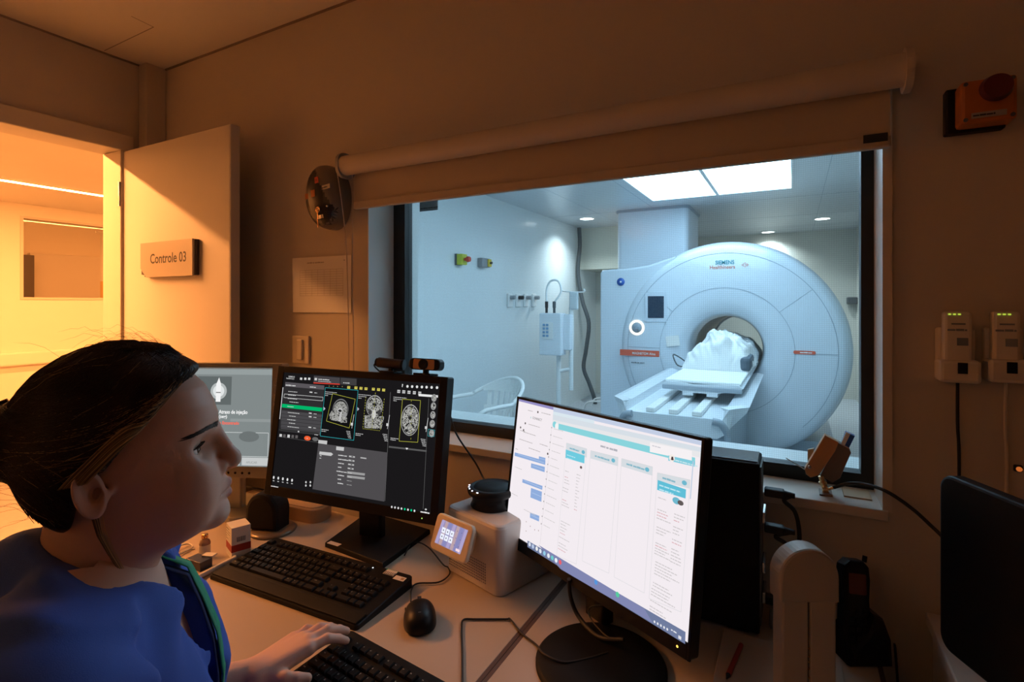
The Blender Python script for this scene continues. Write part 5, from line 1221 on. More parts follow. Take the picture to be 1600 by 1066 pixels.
b = MB(); b.box((.0, 1.20, DZT + .013), (.09, .04, .026), Matrix.Translation((0, 0, 0)), bev=.006); single('power_adapter', b, M['grey'], 'small grey adapter on the desk behind the white domed device', 'adapter')

# white domed device
wx, wy = .014, .915
t = thing('domed_lamp', (wx, wy, DZT), 'tall white device with a domed head and split column, nearest the camera', 'desk lamp')
TW = frame((wx, wy, DZT), tuple(_R), (0, 0, 1)) 
b = MB(); b.prism(rrect(.105, .075, .02), 0, .012, TW, ch=.003); obj('foot', b, mat('shade_darkened_plastic', (.40, .36, .30), .5), t)  # white plastic darkened in colour for the dim light around it
for s in (-1, 1):
    b = MB(); b.prism(rrect(.0395, .205, .004, cx=s * .0208, cy=.114), -.014, .014, TW @ FACE, ch=.003); obj('column_half', b, mat('shade_darkened_plastic', (.40, .36, .30), .5), t)
hd = [(-.0445, .212)] + [(.0445, .212)] + [(.0445 * math.cos(a) , .248 + .044 * math.sin(a)) for a in [i * PI / 24 for i in range(25)]]
b = MB(); b.prism(hd, -.016, .016, TW @ FACE, ch=.004); obj('domed_head', b, mat('shade_darkened_plastic', (.40, .36, .30), .5), t)
b = MB()
for z in (.098, .112, .122, .130, .142): b.ball((0, -.0128, z), .0016, TW, n=8)
b.b2((-.0006, -.010, .015), (.0006, -.008, .21), TW, mi=1); obj('hinge_pins', b, [M['brass'], M['rubber']], t)

# cordless phone in cradle
ph = at_z(1340, 1030, DZT)
t = thing('cordless_phone', (ph.x, ph.y, DZT), 'black cordless phone standing in its charging cradle near the wall', 'telephone')
TPh = frame((ph.x, ph.y + .01, DZT), tuple(_R), (0, 0, 1))
b = MB(); b.prism([(-.035, 0), (.045, 0), (.043, .05), (.030, .085), (.010, .095), (-.005, .06), (-.03, .035)], -.035, .035, TPh @ FACE, ch=.010); obj('cradle', b, M['black'], t)
TH = TPh @ Matrix.Translation((-.018, -.022, .012)) @ Matrix.Rotation(math.radians(-12), 4, 'X') @ Matrix.Rotation(math.radians(6), 4, 'Y')
b = MB(); hs = [(-.022, 0), (.022, 0), (.025, .05), (.023, .10), (.026, .135), (.024, .158), (.014, .168), (-.012, .168), (-.023, .158), (-.026, .135), (-.023, .10), (-.025, .05)]
b.prism(hs, -.011, .013, TH @ FACE, ch=.005); obj('handset', b, M['black'], t)
b = MB(); b.prism(rrect(.032, .036, .003, cy=.128), .013, .0145, TH @ FACE); o_ = obj('phone_display', b, mat('lcd_red_reflection', (.12, .035, .025), .12), t)  # reddish reflection painted into the display colour
b = MB()
for i in range(3):
    for j in range(5): b.box(((i - 1) * .013, .022 + j * .015, .014), (.009, .008, .003), TH @ FACE, bev=.001)
obj('keypad', b, M['key'], t)
b = MB(); b.cyl((.022, 0, .165), (.024, 0, .176), .004, T=TH); obj('aerial', b, M['black'], t)
b = MB(); b.tube([at_z(1382, 1000, DZT + .03), at_z(1395, 1015, DZT - .05), at_y(1400, 1030, 1.24), (.19, 1.24, .4)], .0022, n=6); single('phone_cord', b, M['rubber'], 'thin black cord dropping behind the desk from the phone cradle', 'cable')

# papers and pen on right desk front
p = at_z(1160, 1035, DZT)
b = MB(); b.box((p.x + .06, p.y - .015, DZT + .006), (.20, .17, .012), Matrix.Identity(4), bev=.002); single('paper_stack', b, mat('manila', (.50, .42, .33), .6), 'pale stack of paper on the desk beside the round monitor base', 'paper')
a_, c_ = at_z(1138, 1055, DZT + .018), at_z(1158, 1008, DZT + .018)
t = thing('red_pen', a_, 'dark red pen lying on the pale paper stack', 'pen')
b = MB(); b.cyl(a_, c_, .0045, .0042, n=12); obj('barrel', b, M['darkred'], t); b = MB(); d = (a_ - c_).normalized(); b.cyl(a_, a_ + d * .012, .004, .001, n=12); obj('tip', b, M['ink'], t)

# black screen on the low cabinet
P0_, P1_ = Vector((.203, 1.012, 0)), Vector((.362, .700, 0)); dx_ = (P1_ - P0_).normalized(); wS = (P1_ - P0_).length
TB = frame((P0_ + P1_) / 2 + Vector((0, 0, 1.018)), -dx_, (0, 0, 1))    # faces away; back towards the camera
t = thing('cabinet_screen', ((P0_ + P1_) / 2 + Vector((.03, .02, .803))), 'black round cornered screen on the low cabinet, cut by the picture edge', 'monitor')
TF = frame((P0_ + P1_) / 2 + Vector((0, 0, 1.014)), dx_, (0, 0, 1))
b = MB(); b.prism(rrect(wS, .262, .022), -.010, .010, TF @ FACE, ch=.004); obj('housing', b, M['black'], t)
b = MB(); b.box((0, .013, 0), (wS - .03, .004, .235), TF); obj('screen_glass', b, M['navy'], t)
b = MB(); b.cyl((.0, .03, -.19), (.0, .014, -.06), .016, T=TF); obj('stand_neck', b, M['black'], t)
b = MB(); b.prism(rrect(.16, .12, .03, cx=(P0_.x + P1_.x) / 2 + .07, cy=(P0_.y + P1_.y) / 2 + .03), .803, .815); obj('stand_base', b, M['black'], t)
b = MB(); p = at_y(1592, 733, .98); p = at_y(1592, 733, WY - .008); b.ball((p.x, p.y - .002, p.z), .0045, n=10); b.box((p.x, WY - .004, p.z), (.012, .008, .012), bev=.002, mi=1); single('orange_indicator', b, [emat('orange_led', (1, .25, .05), .5), M['rubber']], 'tiny orange indicator light on the wall above the black screen', 'indicator light')

# ================================================================== WALL THINGS
def wp(u, v, y=WY): return at_y(u, v, y)
# oval alarm unit
c = wp(510, 308, 1.24)
t = thing('oval_wall_unit', (c.x, WY, c.z), 'oval black and grey wall unit with orange stickers and a key hanging', 'wall device')
TO = Matrix.Translation((c.x, WY, c.z)) @ Matrix.Rotation(math.radians(-6), 4, 'Y') @ FACE
rx_, ry_ = .074, .107
def oval(k): return [(rx_ * k * math.cos(a), ry_ * k * math.sin(a)) for a in [2 * PI * i / 48 for i in range(48)]]
b = MB(); b.prism(oval(1), 0, .030, TO, smooth=True)
vs = []; lv = [(1, .03), (.985, .045), (.93, .062), (.8, .074), (.5, .084), (.2, .087)]
for k, z in lv: vs += [(x, y, z) for x, y in oval(k)]
b.add(vs, [(j * 48 + i, j * 48 + (i + 1) % 48, (j + 1) * 48 + (i + 1) % 48, (j + 1) * 48 + i) for j in range(5) for i in range(48)], TO, True); b.add(vs[-48:], [tuple(range(48))], TO, True)
obj('shell', b, mat('unit_grey', (.17, .14, .11), .35), t)
b = MB(); # dark front insert: diagonal lower-left part
def domez(x, y):
    k = math.sqrt((x / rx_) ** 2 + (y / ry_) ** 2)
    for (k0, z0), (k1_2, z1) in zip(lv[:-1], lv[1:]):
        if k0 >= k >= k1_2: return z0 + (z1 - z0) * (k0 - k) / (k0 - k1_2)
    return .087 if k < .2 else .03
ins = []
NX = 26
for j in range(NX):
    for i in range(NX):
        x0 = -rx_ + 2 * rx_ * i / NX; y0 = -ry_ + 2 * ry_ * j / NX; x1 = x0 + 2 * rx_ / NX; y1 = y0 + 2 * ry_ / NX
        xm, ym = (x0 + x1) / 2, (y0 + y1) / 2
        if (xm / rx_) ** 2 + (ym / ry_) ** 2 < .93 and xm < .036 - .45 * ym and (ym < -.005 or xm > -.040):
            b.add([(x, y, domez(x, y) + .0012) for x, y in ((x0, y0), (x1, y0), (x1, y1), (x0, y1))], [(0, 1, 2, 3)], TO, True)
obj('dark_insert', b, mat('unit_black', (.016, .012, .010), .3), t)
b = MB()
for (x, y, s_, k) in ((.012, .045, .016, 0), (-.006, .004, .018, 1), (-.040, .002, .014, 1)): b.box((x, y, domez(x, y) + .003), (s_, s_ * 1.25, .001), TO, mi=k)
b.text('H', TO @ Matrix.Translation((.007, .040, domez(.012, .045) + .0042)), .013, mi=2)
obj('orange_sticker', b, [M['red'], M['orange'], M['ink']], t)
b = MB(); b.box((.046, .016, domez(.046, .016) + .0045), (.040, .014, .001), TO); b.text((7,), TO @ Matrix.Translation((.027, .0125, domez(.046, .016) + .0055)), .008, mi=1, bold=.02); obj('name_label', b, [M['plate'], M['ink']], t)
b = MB(); zz = domez(.01, -.055)
b.cyl((.01, -.055, zz - .003), (.01, -.055, zz + .006), .009, T=TO, n=20); obj('key_lock', b, M['steel'], t)
b = MB(); b.box((.01, -.066, zz + .008), (.004, .030, .002), TO); b.lathe([(.010, 0), (.005, 0), (.005, .002), (.010, .002), (.010, 0)], TO @ Matrix.Translation((.01, -.052, zz + .006)), n=20); b.box((.003, -.095, zz + .004), (.003, .030, .002), TO @ Matrix.Rotation(0, 4, 'Z'))
obj('key', b, M['brass'], t)
b = MB(); b.box((.012, -.075, zz - .001), (.026, .012, .003), TO); obj('latch', b, M['steel'], t); b = MB(); b.ball((.042, -.045, domez(.042, -.045) + .002), .004, TO, n=8); obj('rivet', b, M['steel'], t)
# paper in sleeve
c0, c1 = wp(461, 404), wp(550, 489)
t = thing('printed_sheet', ((c0.x + c1.x) / 2, WY, (c0.z + c1.z) / 2), 'printed table sheet in a clear sleeve taped to the wall', 'paper')
b = MB(); nx, ny = 20, 16; vs = []
for j in range(ny + 1):
    for i in range(nx + 1):
        x = c0.x + (c1.x - c0.x) * i / nx; z = c1.z + (c0.z - c1.z) * j / ny
        edge = min(i, nx - i) / nx
        vs.append((x, WY - .004 - .006 * (1 - i / nx) ** 2 - .002 * mnoise.noise(Vector((x * 25, z * 12, 0))), z))
b.add(vs, [(j * (nx + 1) + i, j * (nx + 1) + i + 1, (j + 1) * (nx + 1) + i + 1, (j + 1) * (nx + 1) + i) for j in range(ny) for i in range(nx)], smooth=True)
for k in (0,):
    b.b2((c0.x + .01, WY - .003, c1.z + .004), (c1.x - .004, WY - .0005, c0.z - .004))
obj('sheet', b, M['whitep'], t)
b = MB(); W2, H2 = c1.x - c0.x, c0.z - c1.z
yb = WY - .0135
b.text((6, 2, 10), Matrix.Translation((c0.x + W2 * .28, yb, c0.z - H2 * .12)) @ FACE, .0085)
b.text((2,), Matrix.Translation((c1.x - .025, yb, c0.z - H2 * .10)) @ FACE, .008, bold=.03)
for j in range(12):
    z = c1.z + H2 * (.30 + .042 * j); b.b2((c0.x + W2 * .15, yb, z), (c1.x - W2 * .10, yb + .0003, z + .0008))
for i in range(8):
    x = c0.x + W2 * (.15 + .75 * i / 7); b.b2((x, yb, c1.z + H2 * .30), (x + .0008, yb + .0003, c1.z + H2 * .765))
obj('printed_table', b, mat('faint_print', (.42, .38, .34), .6), t)
# light switch
c0, c1 = wp(461, 524), wp(483, 569)
t = thing('light_switch', ((c0.x + c1.x) / 2, WY, (c0.z + c1.z) / 2), 'cream light switch below the printed sheet', 'light switch')
b = MB(); b.box(((c0.x + c1.x) / 2, WY - .004, (c0.z + c1.z) / 2), (c1.x - c0.x + .012, .008, c0.z - c1.z), bev=.003); obj('plate', b, M['cream'], t)
b = MB(); b.box(((c0.x + c1.x) / 2 + .002, WY - .011, (c0.z + c1.z) / 2), (.026, .010, .072), Matrix.Identity(4), bev=.003); obj('rocker', b, M['cream'], t)

# emergency stop on the right
c = wp(1530, 165, 1.25)
t = thing('emergency_button', (c.x, WY, c.z), 'orange box with a dark red mushroom button high on the wall', 'emergency stop')
b = MB(); b.box((c.x + .006, WY - .035, c.z), (.078, .05, .078), bev=.006); obj('housing', b, M['orange'], t)
b = MB(); b.box((c.x - .004, WY - .012, c.z - .002), (.086, .024, .084), bev=.003); obj('back_box', b, M['black'], t)
b = MB(); b.cyl((c.x + .012, WY - .058, c.z + .014), (c.x + .012, WY - .075, c.z + .014), .013, n=24); b.cyl((c.x + .012, WY - .075, c.z + .014), (c.x + .012, WY - .088, c.z + .014), .0235, .020, n=32); obj('mushroom_button', b, M['mushroom'], t)
b = MB(); b.box((c.x + .006, WY - .0605, c.z - .026), (.048, .001, .010)); b.text((10,), Matrix.Translation((c.x - .016, WY - .0612, c.z - .028)) @ FACE, .006, mi=1); obj('label_strip', b, [M['plate'], M['ink']], t)
b = MB()
for sx in (-1, 1):
    for sz in (-1, 1): b.cyl((c.x + .006 + sx * .032, WY - .060, c.z + sz * .032), (c.x + .006 + sx * .032, WY - .062, c.z + sz * .032), .0035, n=10)
obj('screw', b, M['hosegrey'], t)

# two wall chargers
def charger(u0, u1, lab, last):
    a, d = wp(u0, 487, 1.24), wp(u1, 600, 1.24); x0, x1, z1, z0 = a.x, d.x, a.z, d.z
    t = thing('handset_charger', ((x0 + x1) / 2, WY, z0), lab, 'charger', 'wall chargers with handheld units')
    b = MB(); b.b2((x0 - .003, WY - .050, z0), (x1 + .004, WY, z0 + .042), bev=.006); b.b2((x0 - .002, WY - .020, z0 + .03), (x1 + .002, WY, z1 - .03), bev=.005); obj('cradle', b, M['cream'], t)
    b = MB(); b.b2((x0 + .004, WY - .044, z0 + .036), (x1 - .008, WY - .020, z1), bev=.005); obj('body', b, M['cream'], t)
    b = MB()
    for i in range(3): b.b2((x0 + .010 + i * .007, WY - .0455, z1 - .006), (x0 + .014 + i * .007, WY - .044, z1 - .0035))
    obj('green_lights', b, emat('green_bar', (.6, .8, .08), .75), t)
    b = MB(); cx = (x0 + x1) / 2 - .002
    b.b2((cx - .010, WY - .0455, z1 - .024), (cx + .010, WY - .044, z1 - .021)); b.text((7,), Matrix.Translation((cx - .016, WY - .0455, z1 - .036)) @ FACE, .008, bold=.03); b.b2((cx - .002, WY - .0455, z1 - .062), (cx + .014, WY - .044, z1 - .048)); obj('markings', b, M['dotgrey'], t)
    b = MB(); b.b2((cx - .002, WY - .0515, z0 + .018), (cx + .012, WY - .050, z0 + .038)); obj('charge_slot', b, M['black'], t)
    b = MB(); x = cx + .002
    b.tube([(x, WY - .03, z0 + .002), (x + .002, WY - .02, z0 - .08), (x + .006, WY - .012, z0 - .16), (x + .004, WY - .01, .82)], .0028, n=6); obj('cord', b, M['rubber'] if not last else M['cream'], t)
charger(1470, 1528, 'cream wall charger with a handheld unit, nearer the window', False)
charger(1546, 1604, 'cream wall charger with a handheld unit, nearest the picture edge', True)

# clamp with connector on the sill
cy_ = 1.335
t = thing('clamp_fixture', at_y(1290, 765, cy_) , 'tan metal clamp with a brass connector standing on the window sill', 'clamp')
def cp(u, v, y=cy_): return at_y(u, v, y)
def plate(pts, y0, th): 
    q = MB(); P = [cp(u, v) for u, v in pts]; q.prism([(p.x, p.z) for p in P], -th / 2, th / 2, Matrix.Translation((0, y0, 0)) @ FACE, ch=.001); return q
b = plate([(1288, 676), (1309, 687), (1304, 700), (1279, 737), (1266, 741), (1259, 736), (1257, 728), (1263, 718)], 1.318, .020); obj('front_plate', b, M['bracket'], t)
b = plate([(1309, 690), (1327, 700), (1329, 706), (1312, 745), (1300, 752), (1281, 741), (1284, 735)], 1.336, .026); obj('rear_plate', b, M['bracket2'], t)
b = plate([(1262, 704), (1272, 702), (1270, 718), (1262, 722)], 1.345, .006); obj('spring_tab', b, M['tan'], t)
b = MB(); p = cp(1265, 730, 1.306); b.ball((p.x, p.y, p.z), (.004, .003, .004), n=10); obj('screw', b, M['steel'], t)
b = MB(); p0, p1 = cp(1283, 744, 1.325), cp(1289, 764, 1.325); b.cyl(p0, p1, .006, n=12); b.cyl(cp(1285, 752, 1.325), cp(1287, 757, 1.325), .008, n=12); obj('stem', b, M['brass'], t)
b = MB(); p = cp(1290, 766, 1.325); b.box((p.x, p.y, p.z), (.013, .013, .014), bev=.002); b.cyl((p.x, p.y, p.z), cp(1303, 762, 1.325), .003, n=10); obj('connector', b, M['brass'], t)
b = MB(); b.b2((p.x - .012, p.y - .02, WZ0 + .003), (p.x + .012, p.y + .02, p.z - .004)); obj('foot', b, M['bracket2'], t)
b = MB(); b.cyl(cp(1228, 716, 1.33), cp(1258, 734, 1.33), .0012, n=6); obj('wire_whisker', b, M['steel'], t)
b = plate([(1322, 676), (1336, 682), (1326, 702), (1314, 698)], 1.345, .018); q = obj('blue_label', b, M['bluep'], t)
b = plate([(1322, 675), (1329, 678), (1319, 698), (1313, 695)], 1.3345, .002); obj('barcode_label', b, M['whitep'], t)
b = MB(); b.tube([cp(1303, 762, 1.325), cp(1325, 756, 1.31), cp(1350, 757, 1.295), cp(1385, 768, 1.27), cp(1425, 795, 1.25), cp(1455, 822, 1.24), cp(1475, 842, 1.22), cp(1492, 870, 1.2), (.30, 1.22, .81)], .0035, n=8); single('connector_cable', b, M['rubber'], 'black cable arching from the sill clamp to behind the cabinet screen', 'cable')
b = MB(); a_, c_ = cp(1316, 730, 1.36), cp(1328, 737, 1.36); b.b2((cp(1335, 760).x - .02, 1.32, WZ0 + .003), (cp(1335, 760).x + .03, 1.38, WZ0 + .006)); single('sill_scrap', b, M['tan'], 'small tan clip scrap lying on the sill beside the clamp', 'clip')

# ================================================================== WOMAN
# local frame: x = the way she faces, y = her left, z = height; origin below the tip of her nose
WANG = math.radians(57); WO = Vector((-.622, .426, 0))
WT = Matrix.Translation(WO) @ Matrix.Rotation(WANG, 4, 'Z')
WI = WT.inverted()
def wl(u, v, z): return WI @ at_z(u, v, z)

def smin(a, b_, k):
    h = np.clip(.5 + .5 * (b_ - a) / k, 0, 1); return b_ * (1 - h) + a * h - k * h * (1 - h)
def smax(a, b_, k): return -smin(-a, -b_, k)
def sph(X, c, r): return np.sqrt((X[0] - c[0]) ** 2 + (X[1] - c[1]) ** 2 + (X[2] - c[2]) ** 2) - r
def ellip(X, c, r):
    q = np.sqrt(((X[0] - c[0]) / r[0]) ** 2 + ((X[1] - c[1]) / r[1]) ** 2 + ((X[2] - c[2]) / r[2]) ** 2); return (q - 1) * min(r)
def caps(X, a, b_, ra, rb=None):
    rb = ra if rb is None else rb
    a = np.array(a, float); b_ = np.array(b_, float); d = b_ - a; L = d @ d
    t = np.clip(((X[0] - a[0]) * d[0] + (X[1] - a[1]) * d[1] + (X[2] - a[2]) * d[2]) / L, 0, 1)
    return np.sqrt((X[0] - a[0] - d[0] * t) ** 2 + (X[1] - a[1] - d[1] * t) ** 2 + (X[2] - a[2] - d[2] * t) ** 2) - (ra + (rb - ra) * t)
def nets(fn, lo, hi, h):
    """smooth surface of fn = 0 (surface nets)"""
    ax = [np.arange(l, u + h, h) for l, u in zip(lo, hi)]
    X = np.meshgrid(*ax, indexing='ij'); V = fn(X).astype(np.float32); del X
    nx, ny, nz = V.shape; S_ = V < 0
    num = np.zeros((nx - 1, ny - 1, nz - 1), np.float32); acc = np.zeros((3, nx - 1, ny - 1, nz - 1), np.float32)
    cor = [(i, j, k) for i in (0, 1) for j in (0, 1) for k in (0, 1)]
    sl = lambda A, c: A[c[0]:nx - 1 + c[0], c[1]:ny - 1 + c[1], c[2]:nz - 1 + c[2]]
    for c in cor:
        for a in range(3):
            if c[a] == 0:
                d = list(c); d[a] = 1; d = tuple(d); v0, v1 = sl(V, c), sl(V, d); m = (v0 < 0) != (v1 < 0)
                t = np.where(m, v0 / np.where(m, v0 - v1, 1), 0)
                num += m
                for q in range(3): acc[q] += m * (t if q == a else c[q])
    act = num > 0; idx = -np.ones(num.shape, np.int64); idx[act] = np.arange(act.sum())
    P = np.stack([(acc[q][act] / num[act] + np.nonzero(act)[q]) * h + lo[q] for q in range(3)], 1)
    F_ = []
    for a in range(3):
        b1, b2 = (a + 1) % 3, (a + 2) % 3
        s0 = [slice(1, -1)] * 3; s0[a] = slice(0, -1); s1 = list(s0); s1[a] = slice(1, None)
        A0, A1 = S_[tuple(s0)], S_[tuple(s1)]; cr = A0 != A1
        I = np.array(np.nonzero(cr)).T; off = np.ones(3, int); off[a] = 0; I = I + off; flip = A0[cr]
        def cell(d1, d2):
            J = I.copy(); J[:, b1] -= d1; J[:, b2] -= d2; return idx[J[:, 0], J[:, 1], J[:, 2]]
        q = np.stack([cell(1, 1), cell(0, 1), cell(0, 0), cell(1, 0)], 1); q[~flip] = q[~flip][:, ::-1]; F_.append(q)
    F_ = np.concatenate(F_); F_ = F_[(F_ >= 0).all(1)]
    return P, F_
def relax(P, F_, it=2, lam=.5):
    for _ in range(it):
        s = np.zeros_like(P); c = np.zeros(len(P))
        for a, b_ in ((0, 1), (1, 2), (2, 3), (3, 0)):
            for i, j in ((a, b_), (b_, a)): np.add.at(s, F_[:, i], P[F_[:, j]]); np.add.at(c, F_[:, i], 1)
        P = P + lam * (s / np.maximum(c, 1)[:, None] - P)
    return P

# head + neck slices: height -> front, back, half width
HZ = np.array([1.070, 1.085, 1.100, 1.108, 1.116, 1.122, 1.130, 1.140, 1.155, 1.166, 1.175, 1.186, 1.193, 1.210, 1.227, 1.244, 1.263, 1.280, 1.300, 1.315, 1.327, 1.335, 1.341, 1.3435])
HF = np.array([-.099, -.096, -.088, -.078, -.062, -.045, -.027, -.0175, -.0190, -.0180, -.0175, -.0185, -.0215, -.0275, -.0300, -.0290, -.0265, -.031, -.0405, -.054, -.073, -.090, -.108, -.122])
HB = np.array([-.190, -.186, -.182, -.180, -.179, -.179, -.180, -.183, -.187, -.190, -.193, -.193, -.195, -.199, -.204, -.209, -.211, -.208, -.198, -.187, -.172, -.160, -.145, -.130])
HW = np.array([.051, .049, .0470, .0465, .0470, .0480, .0495, .0520, .0555, .0575, .0595, .0620, .0640, .0680, .0700, .0712, .0715, .0710, .0660, .0560, .0430, .0315, .0170, .004])
HC = np.array([-.145, -.142, -.138, -.134, -.128, -.123, -.119, -.119, -.119, -.119, -.119, -.119, -.119, -.119, -.119, -.119, -.12, -.12, -.122, -.124, -.125, -.1255, -.1265, -.127])
HP = np.array([2.0, 2.0, 1.9, 1.8, 1.75, 1.8, 1.9, 1.95, 2.0, 2.05, 2.1, 2.1, 2.15, 2.2, 2.25, 2.3, 2.4, 2.4, 2.3, 2.15, 2.0, 2, 2, 2])
def slices(X, grow=0.0):
    z = X[2]; zz = z if grow == 0 else (z - 1.2) / (1 + grow / .145) + 1.2
    xf, xb, hw, hc, pw = (np.interp(zz, HZ, Q) for Q in (HF, HB, HW, HC, HP))
    xf = xf + grow; xb = xb - grow; hw = hw + grow
    af = np.maximum(xf - hc, .003); ab = np.maximum(hc - xb, .003)
    dx = X[0] - hc; a = np.where(dx > 0, af, ab); p = np.where(dx > 0, pw, 2.1)
    q = (np.abs(dx / a) ** p + np.abs(X[1] / np.maximum(hw, .003)) ** p) ** (1 / p)
    d = (q - 1) * np.minimum(a, hw)
    top = HZ[-1] + grow - z
    return np.maximum(d, -top * .9)
EY, EZ, EX, ER = .0325, 1.2285, -.0590, .0132
def head_sdf(X):
    Y = np.abs(X[1]); A = (X[0], Y, X[2])
    d = slices(X)
    d = smin(d, caps(A, (-.041, .010, 1.256), (-.056, .040, 1.250), .0085, .0065), .012)                # brow
    d = smin(d, ellip(A, (-.064, .036, 1.196), (.028, .022, .030)), .022)                                # cheek
    d = smin(d, ellip(A, (-.085, .042, 1.155), (.034, .013, .026)), .025)                                 # jaw
    d = smin(d, sph(A, (-.0315, .008, 1.139), .0145), .014)                                              # chin
    d = smax(d, -ellip(A, (-.033, .033, 1.2300), (.018, .0175, .0115)), .012)                              # eye socket
    lid = sph(A, (EX, EY, EZ), ER + .0018)
    u_ = (Y - EY - .0015) / .0162; ap = np.abs(X[2] - (EZ - .0006 + .0008 * u_)) - .0054 * (1 - np.clip(u_, -1, 1) ** 2)
    ap = np.maximum(ap, -(X[0] - EX + .005))
    lid = smax(lid, -ap, .0012); d = smin(d, lid, .0045)
    d = smax(d, -np.maximum(ap, sph(A, (EX, EY, EZ), ER + .004)), .0012)
    d = smin(d, caps(A, (EX + .006, .021, EZ + .010), (EX + .003, .044, EZ + .008), .0035, .003), .006)       # upper lid fold
    # nose
    d = smin(d, caps(A, (-.0300, 0, 1.2430), (-.0135, 0, 1.2090), .0070, .0092), .010)
    d = smin(d, sph(A, (-.0120, 0, 1.2035), .0118), .006)
    d = smin(d, ellip(A, (-.0265, .0130, 1.1985), (.0105, .0068, .0085)), .004)
    d = smin(d, caps(A, (-.014, 0, 1.1980), (-.022, 0, 1.1920), .0038), .005)
    d = smax(d, -ellip(A, (-.0190, .0068, 1.1948), (.0050, .0026, .0036)), .002)
    # lips
    d = smin(d, caps(A, (-.0165, .003, 1.1755), (-.0300, .0225, 1.1670), .0056, .0030), .004)
    d = smin(d, caps(A, (-.0170, 0, 1.1630), (-.0300, .0205, 1.1655), .0062, .0030), .004)
    d = smax(d, -caps(A, (-.0080, 0, 1.1692), (-.0290, .0240, 1.1655), .0013), .0020)
    d = smax(d, -caps(A, (-.0115, 0, 1.187), (-.0115, 0, 1.181), .0014), .004)
    # ear (fades into the skull)
    ec = np.array([-.1400, .0735, 1.206])
    w_ = (X[0] + .140) * .35
    e = np.sqrt(((X[0] - ec[0] + (X[2] - 1.206) * .18) / .0120) ** 2 + ((X[2] - ec[2]) / .0245) ** 2)
    ear = np.maximum((e - 1) * .014, np.abs(Y - (.0745 - w_ + .006 * np.clip(e, 0, 1))) - .0032)
    e2 = (np.abs(e - .88) * .0150); ear = smin(ear, np.sqrt(e2 ** 2 + (Y - (.0790 - w_)) ** 2) - .0030, .003)
    ear = smax(ear, -ellip(A, (-.1350, .0785, 1.204), (.0055, .006, .0085)), .003)
    d = smin(d, ear, .004)
    d = smin(d, caps(A, (-.124, .0665, 1.205), (-.1280, .0715, 1.199), .004), .004)
    # neck down into the collar
    d = smin(d, caps(X, (-.146, 0, 1.12), (-.160, 0, 1.03), .050, .056), .03)
    return d
hP, hF = nets(head_sdf, (-.225, -.092, 1.045), (.012, .092, 1.36), .00165)
hP = relax(hP, hF, 1, .4)

# torso, arms, legs
hipx = -.205
wr = wl(398, 1052, .785); idk = wl(480, 1009, .800); elb = Vector((wr.x - .245, wr.y - .01, .80)); shl = Vector((-.165, .175, 1.035)); shr = Vector((-.165, -.175, 1.035))
def torso_sdf(X, g=0.0):
    d = ellip(X, (-.170, 0, .985), (.100 + g, .165 + g, .125 + g))
    A = (X[0], np.abs(X[1]), X[2])
    d = smin(d, ellip(A, (-.112, .070, .925), (.072 + g, .072 + g, .075 + g)), .06)
    d = smin(d, ellip(X, (-.175, 0, .80), (.110 + g, .145 + g, .20 + g)), .08)
    d = smin(d, ellip(X, (hipx, 0, .56), (.135 + g, .180 + g, .13 + g)), .08)
    d = smin(d, caps(A, (-.160, .03, 1.075), (-.165, .165, 1.045), .050 + g, .052 + g), .05)
    return d
def arm(X, s, g=0.0, full=True):
    sh = shl if s > 0 else shr
    if s > 0: el, w_ = elb, wr
    else: el, w_ = Vector((-.235, -.235, .79)), Vector((-.02, -.17, .60))
    d = caps(X, sh, el, .048 + g, .038 + g)
    if full: d = smin(d, caps(X, el, w_, .038, .0225), .02)
    return d
def body_sdf(X):
    d = torso_sdf(X); d = smin(d, arm(X, 1), .03); d = smin(d, arm(X, -1), .03)
    d = smin(d, caps(X, (-.150, 0, 1.10), (-.165, 0, .98), .050, .07), .04)
    A = (X[0], np.abs(X[1]), X[2])
    d = smin(d, caps(A, (hipx, .09, .53), (.21, .11, .53), .085, .060), .04)
    d = smin(d, caps(A, (.21, .11, .53), (.19, .12, .10), .055, .036), .02)
    d = smin(d, caps(A, (.16, .12, .045), (.34, .13, .035), .036, .028), .02)
    return d
bP, bF = nets(body_sdf, (-.42, -.36, -.01), (.40, .36, 1.13), .012)
# her left hand: palm and five fingers
Zk = .798
def loc(u, v, z): return np.array(wl(u, v, z))
W_ = np.array(wr); K = [loc(482, 1014, Zk), loc(480, 1002, Zk + .004), loc(474, 993, Zk + .002), loc(462, 987, Zk - .004)]
T3 = [loc(526, 1016, .771), loc(525, 992, .772), loc(512, 976, .771), loc(488, 968, .771)]
# keep real spacing between knuckles
kd = (K[3] - K[0]); kd = kd / np.linalg.norm(kd)
K = [K[0] + kd * .0185 * i + np.array([[0, 0, 0], [.006, 0, .003], [.002, 0, .001], [-.008, 0, -.004]][i]) for i in range(4)]
FL = [.074, .080, .075, .060]; FRr = [.0085, .0088, .0083, .0072]
fd0 = K[0] - W_; fd0[2] = 0; fd0 /= np.linalg.norm(fd0)
fdir = T3[0] - K[0]; fdir[2] = 0; fdir /= np.linalg.norm(fdir)
joints = []
for i in range(4):
    a = math.radians((-2, 3, 8, 14)[i]); d = np.array([fdir[0] * math.cos(a) - fdir[1] * math.sin(a), fdir[0] * math.sin(a) + fdir[1] * math.cos(a), 0])
    L = FL[i]; p0 = K[i]; p1 = p0 + d * L * .46 + np.array([0, 0, .003]); p2 = p1 + d * L * .28 + np.array([0, 0, -.010]); p3 = p2 + d * L * .20 + np.array([0, 0, -.010]); joints.append((p0, p1, p2, p3))
th0 = W_ + fd0 * .025 + np.array([0, -.018, -.006]); th1 = loc(446, 1060, .782); th2 = loc(464, 1061, .778); th3 = loc(480, 1060, .774)
